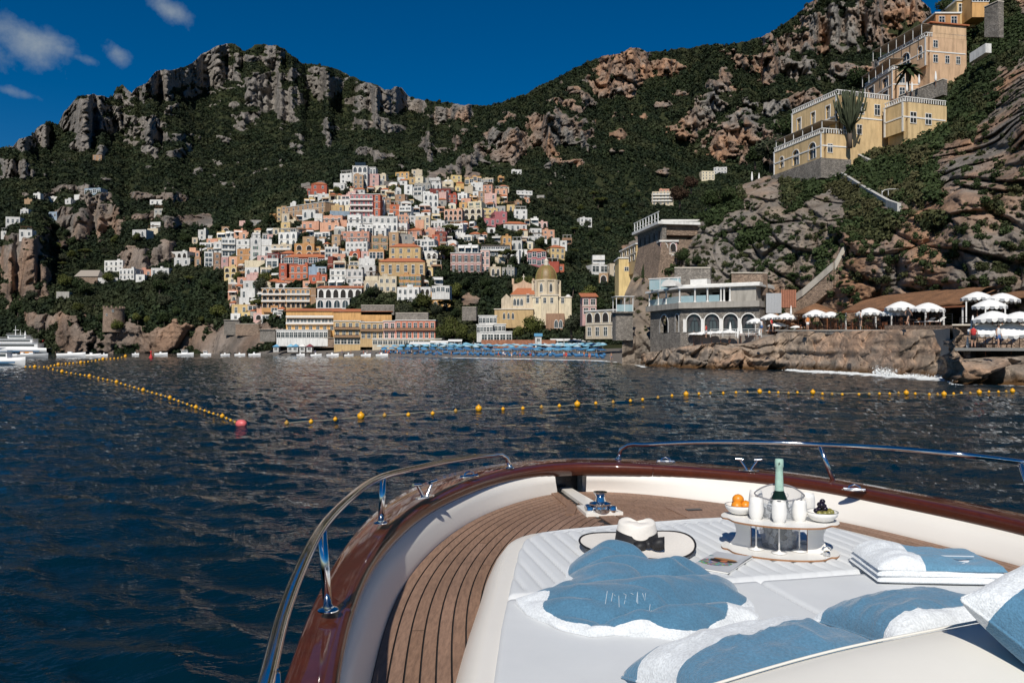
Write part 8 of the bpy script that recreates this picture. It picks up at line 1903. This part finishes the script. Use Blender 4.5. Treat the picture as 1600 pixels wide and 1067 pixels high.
def rope(L, lb):
    A = np.array([tuple(PZ(a, b, 0).to_2d()) for a, b in L]); Q = spl(A, 120); t = thing('float_rope', lb, 'rope', (Q[0][0], Q[0][1], 0)); MB().tube([(x - Q[0][0], y - Q[0][1], .02 + .02 * math.sin(i * .9)) for i, (x, y) in enumerate(Q)], .012, 4).build('strand', plain('rope_pale', (.4, .36, .25), .9), t)
rope(LN, 'thin pale rope threading the floats of the left hand line'); rope([(448, 662)] + sorted(big_r)[0:], 'thin pale rope threading the floats of the right hand line')
# ---- ferry and small craft
def hull_mesh(L, B, H, mats, n=20, sheer=.4, fat=.75):
    rows = []
    for i in range(n + 1):
        u = i / n; w = B / 2 * (min(1, (1 - u) * 2.2) ** .6 if u > .5 else (fat + (1 - fat) * min(1, u * 4))); s = H * (1 + sheer * u ** 2); rows.append([(L * (u - .5), -w, s), (L * (u - .5), -w * .93, s * .5), (L * (u - .5) * .98, -w * .6, -.3), (L * (u - .5) * .98, 0, -.5), (L * (u - .5) * .98, w * .6, -.3), (L * (u - .5), w * .93, s * .5), (L * (u - .5), w, s), (L * (u - .5), w * .5, s * .96), (L * (u - .5), -w * .5, s * .96)])
    return grid_mesh('hull', np.array(rows), mats, close_u=True)
WHB = plain('boat_white', (.75, .75, .74), .35, var=.04); BLB = plain('boat_blue', (.04, .13, .24), .4); GRB = plain('boat_rubber', (.33, .34, .35), .7)
def ferry():
    d = 392; p = P(30, 0, d); t = thing('passenger_ferry', 'big white passenger ferry with three decks anchored at the left edge', 'ferry', (p.x, p.y, 0), R(2)); s = d / F; L = 92 * s
    mobj('hull', hull_mesh(L, 7, 2.6, WHB), t, (0, 0, 0), (0, 0, math.pi)); 
    MB().box((0, -3.4, 1.0), (L * .8, .25, .5)).build('stripe', BLB, t)
    for k, (w, y, z, h) in enumerate(((L * .8, 5.8, 2.6, 2.3), (L * .58, 5.2, 4.9, 2.1), (L * .3, 4.4, 7.0, 1.8))):
        x0 = L * .02 * k - (L * .04); MB().box((x0, 0, z + h / 2), (w, y, h)).build('deckhouse', WHB, t); MB().box((x0, -y / 2 - .04, z + h * .55), (w * .86, .08, h * .38)).build('window_band', M_PANE, t); MB().box((x0, 0, z + h + .07), (w + 1.2, y + .8, .14)).build('deck_edge', WHB, t)
        MB().box((x0, -y / 2 - .3, z + h + .9), (w + .8, .05, .06)).box((x0, -y / 2 - .3, z + h + .5), (w + .8, .04, .04)).build('deck_railing', WHB, t)
    for x, h, r in ((-L * .06, 5.0, .25), (L * .02, 3.0, .18), (L * .1, 2.2, .5)): MB().lathe([(r, 0), (r * .5, h * .6), (r * .2, h)], (x, 0, 8.7), 8).build('mast', WHB, t)
    MB().box((-L * .05, 0, 11.4), (2.6, .3, .2)).build('radar', WHB, t); MB().box((L * .42, -1, 6.2), (.1, 1.4, .9)).build('flag', CLO['red'], t); MB().box((L * .2, -3.6, .5), (6, 1.2, .8)).build('orange_tender', plain('tender_orange', (.6, .25, .04), .6), t)
ferry()
def craft(px, py, L, lb, rz=0, kind='rib', name='motor_boat', cat='boat'):
    p = PZ(px, py, 0); t = thing(name, lb, cat, (p.x, p.y, 0), rz); B = L * .3
    mobj('hull', hull_mesh(L, B, L * .10 + .25, WHB if kind != 'grey' else GRB), t)
    if kind in ('cabin', 'launch'): MB().box((-L * .05, 0, L * .10 + .7), (L * .36, B * .6, L * .07 + .5)).build('cabin', WHB, t); MB().box((-L * .05, -B * .31, L * .11 + .8), (L * .3, .05, L * .035 + .2)).build('window_band', M_PANE, t); MB().box((-L * .08, 0, L * .17 + 1.1), (L * .44, B * .7, .1)).build('roof', WHB, t)
    else: MB().box((-L * .05, 0, L * .1 + .5), (L * .14, B * .4, .6)).build('console', WHB, t); MB().box((-L * .49, 0, L * .08 + .3), (.5, .4, 1.0)).build('outboard_motor', M_IRON, t)
    if kind == 'launch': MB().box((0, -B * .5, L * .06), (L * .7, .1, .25)).build('stripe', BLB, t)
craft(6, 570, 7, 'dark striped launch with a white cabin cut off by the left edge', 0, 'launch')
craft(52, 559.5, 7.5, 'grey inflatable boat moored in front of the ferry, right part', .1, 'grey'); craft(37, 557.5, 6, 'white open boat half hidden behind the grey inflatable', 0, 'rib')
craft(112, 557.8, 8, 'long low white boat right of the ferry', .05, 'rib'); craft(144, 557.6, 5, 'low white boat right of the long low one', .1, 'rib'); craft(163, 556, 2.4, 'tiny white dinghy near the watchtower cliff', 0, 'rib'); craft(252, 555, 4.6, 'small white boat under the middle of the left cliff', 0, 'rib'); craft(290, 555.5, 5.5, 'white motor boat with a cabin near the right end of the left cliff', .1, 'cabin'); craft(322, 555.5, 3.6, 'small bright white boat at the rocks left of the beach', 0, 'cabin'); craft(212, 554.6, 2.6, 'tiny boat left of the cave in the left cliff', 0, 'rib')
for i, x in enumerate((352, 375, 398, 470, 494, 520, 545, 572, 597)): craft(x, 555.8 + .8 * (i > 3), 3.0 + .5 * (i * 37 % 3), ['white rowing boat at the foot of the brown rocks, leftmost', 'second small boat at the foot of the brown rocks', 'third small boat at the foot of the brown rocks', 'small boat before the teal kiosks', 'small boat before the cream kiosk', 'small boat in front of the glazed dining gallery', 'small boat left of the first blue umbrellas', 'small boat in front of the yellow seafront house', 'small boat in front of the pale pink house'][i], random.uniform(-.4, .4), 'rib', 'small_boat')
t = thing('red_marker_buoy', 'single red marker buoy standing before the left cliff', 'buoy', PZ(236, 559.5, 0)); MB().lathe([(.5, -.3), (.55, .2), (.3, .6), (.12, 1.2), (.1, 1.6)], (0, 0, 0), 10).build('float_body', CLO['red'], t, True); MB().lathe([(.25, 1.5), (.25, 1.9), (.01, 2.0)], (0, 0, 0), 8).build('top_mark', CLO['red'], t)
# splash against the rocks
def splash():
    r_ = np.random.default_rng(5); pts = []
    for cx, cy, w, h, n in ((1385, 585, 16, 13, 900), (1372, 578, 6, 16, 260), (1430, 589, 22, 6, 500), (1475, 591, 14, 7, 350), (1300, 582, 40, 2.5, 350), (1240, 579, 14, 3, 160)):
        px = cx + r_.normal(size=n) * w * .5; k = r_.uniform(0, 1, n) ** 2.2; py = cy - k * h; b = CAMZ * F / (np.interp(px, [a for a, _ in SH], [b for _, b in SH]) - HZ) - r_.uniform(.3, 2.6, n); pts.append(np.stack([(px - CX) / F * b, b, np.maximum(.02, (HZ - py) / F * b + CAMZ - (CAMZ - (cy - HZ) / F * b)), k], 1))
    p = np.concatenate(pts); c = p[:, :3]; s = r_.uniform(.02, .11, (len(c), 1)) * (1.3 - p[:, 3:4]); a = r_.normal(size=c.shape); a /= np.linalg.norm(a, axis=1)[:, None]; b = np.cross(a, r_.normal(size=c.shape)); b /= np.linalg.norm(b, axis=1)[:, None]
    V = np.stack([c - a * s, c - b * s, c + a * s, c + b * s], 1); tag(mobj('sea_spray', soup_mesh('sea_spray', V, 4, plain('foam_white', (.8, .82, .82), .8))), 'white spray thrown up where the swell hits the terrace rocks', 'spray', kind='stuff')
splash()
# ---------------------------------------------------------------- infill: the small houses between the named ones
def infill():
    r_ = random.Random(21); zones = [((330, 560), (365, 445), 30), ((450, 720), (345, 470), 52), ((560, 790), (285, 345), 32), ((345, 440), (430, 502), 24), ((480, 620), (300, 365), 20), ((700, 890), (340, 440), 18)]
    for (x0, x1), (y0, y1), n in zones:
        k = 0; tries = 0
        while k < n and tries < 900:
            tries += 1; w = r_.uniform(9, 19); h = r_.uniform(5, 11); x = r_.uniform(x0, x1); y = r_.uniform(y0, y1)
            if x < 470 and y < 300 + (470 - x) * .55: continue
            if x < 360 and y > 425: continue
            if x > 690 and y > 400 and x < 840: continue
            b = (x - w / 2, x + w / 2, y - h, y); ov = 0
            for q in HOUSE_BOXES:
                ix = min(b[1], q[1]) - max(b[0], q[0]); iy = min(b[3], q[3]) - max(b[2], q[2])
                if ix > 0 and iy > 0: ov += ix * iy
            if ov > .42 * w * h: continue
            near = sum(1 for q in HOUSE_BOXES if abs((q[0] + q[1]) / 2 - x) < 26 and abs((q[2] + q[3]) / 2 - y) < 18)
            if near < 3: continue
            house(b[0], b[1], b[2], b[3], r_.choice('wwwwcccystpog'), win=r_.choice(['rect', 'rect', 'arch', 'big', 'arch_open']), bal=1 if r_.random() < .2 else 0, awn=r_.choice([0, 0, 0, 1, 2]), roof=r_.choice(['flat', 'flat', 'flat', 'flat', 'red', 'vault']), base=3.5); k += 1
infill()
# ---------------------------------------------------------------- labels of the houses
def label_houses():
    LM = [('the domed church', 853, 450), ('the white tower house', 563, 275), ('the red creeper house', 465, 425), ('the orange balconied hotel', 447, 467), ('the seafront hotel', 500, 505), ('the pink palazzo', 735, 410), ('the brown stone hotel', 480, 325), ('the round watchtower', 178, 492), ('the wide yellow hotel', 632, 400), ('the raspberry hotel', 565, 322), ('the hilltop chapel', 700, 284), ('the stone barn', 135, 432), ('the stone bastion', 1015, 410), ('the salmon beach hotel', 648, 515), ('the lower yellow villa', 1290, 200), ('the deep pink house', 783, 341)]
    used = {}
    def feat(h):
        f = []
        if h['roof'] == 'red': f.append('a red roof')
        elif h['roof'] == 'dome': f.append('a domed roof')
        elif h['roof'] == 'vault': f.append('a vaulted roof')
        if h['bal']: f.append('balconies')
        if h['awn']: f.append('awnings')
        if h['win'] in ('arch', 'arch_open'): f.append('arched windows')
        if h['win'] == 'big': f.append('wide windows')
        return ' and '.join(f[:2]) if f else 'a flat roof'
    cand = {}
    for h in HL:
        nm, lx, ly = min(LM, key=lambda q: math.hypot(q[1] - h['x'], (q[2] - h['y']) * 1.3)); dx, dy = h['x'] - lx, h['y'] - ly
        v = 'above' if dy < -9 else ('below' if dy > 9 else ''); hz = 'left' if dx < -9 else ('right' if dx > 9 else ''); far = math.hypot(dx, dy) > 55
        rel = (v + ' and ' + hz + ' of ' if v and hz else (v + ' ' if v else (hz + ' of ' if hz else 'beside '))) + nm
        if far: rel = 'well ' + rel
        st = {1: 'one storey', 2: 'two storey', 3: 'three storey'}.get(h['st'], 'tall'); size = 'tiny ' if h['w'] < 10 else ('long ' if h['w'] > 34 else '')
        h['pre'] = f"{size}{CN[h['c']]} {st} house with {feat(h)}"; h['rel'] = rel; cand.setdefault((h['pre'], rel), []).append(h)
    ords = ['leftmost', 'second from left', 'third from left', 'fourth from left', 'fifth from left', 'sixth from left']
    for (pre, rel), L in cand.items():
        L.sort(key=lambda h: h['x'])
        for i, h in enumerate(L):
            lb = f'{pre} {rel}'
            if h['note']: lb = f"{CN[h['c']]} house {h['note']}, {rel}"
            if len(L) > 1 and not h['note']: o = ords[min(i, 5)] if len(L) > 2 or i == 0 else 'rightmost'; lb = f'{lb}, {o}'
            w = lb.split()
            if len(w) > 16: lb = lb.replace(' storey house with ', ' storey house, '); w = lb.split()
            if len(w) > 16: lb = lb.replace('well ', '').replace(' a flat roof', ' flat roofed'); w = lb.split()
            if len(w) > 16: lb = lb.replace(' from left', ''); w = lb.split()
            if len(w) > 16: lb = lb.replace(' and awnings', '').replace(' and arched windows', '').replace(' and wide windows', '')
            if len(lb.split()) > 16: lb = lb.replace(' storey,', ',').replace(' and left of', ' left of').replace(' and right of', ' right of')
            if len(lb.split()) > 16: lb = lb.replace(' storey', '')
            if len(lb.split()) > 16: lb = lb.replace(' the ', ' ')
            h['o']['label'] = lb; h['o']['group'] = 'houses of the hillside town'
label_houses()
plant_mountain(); plant_cliff()
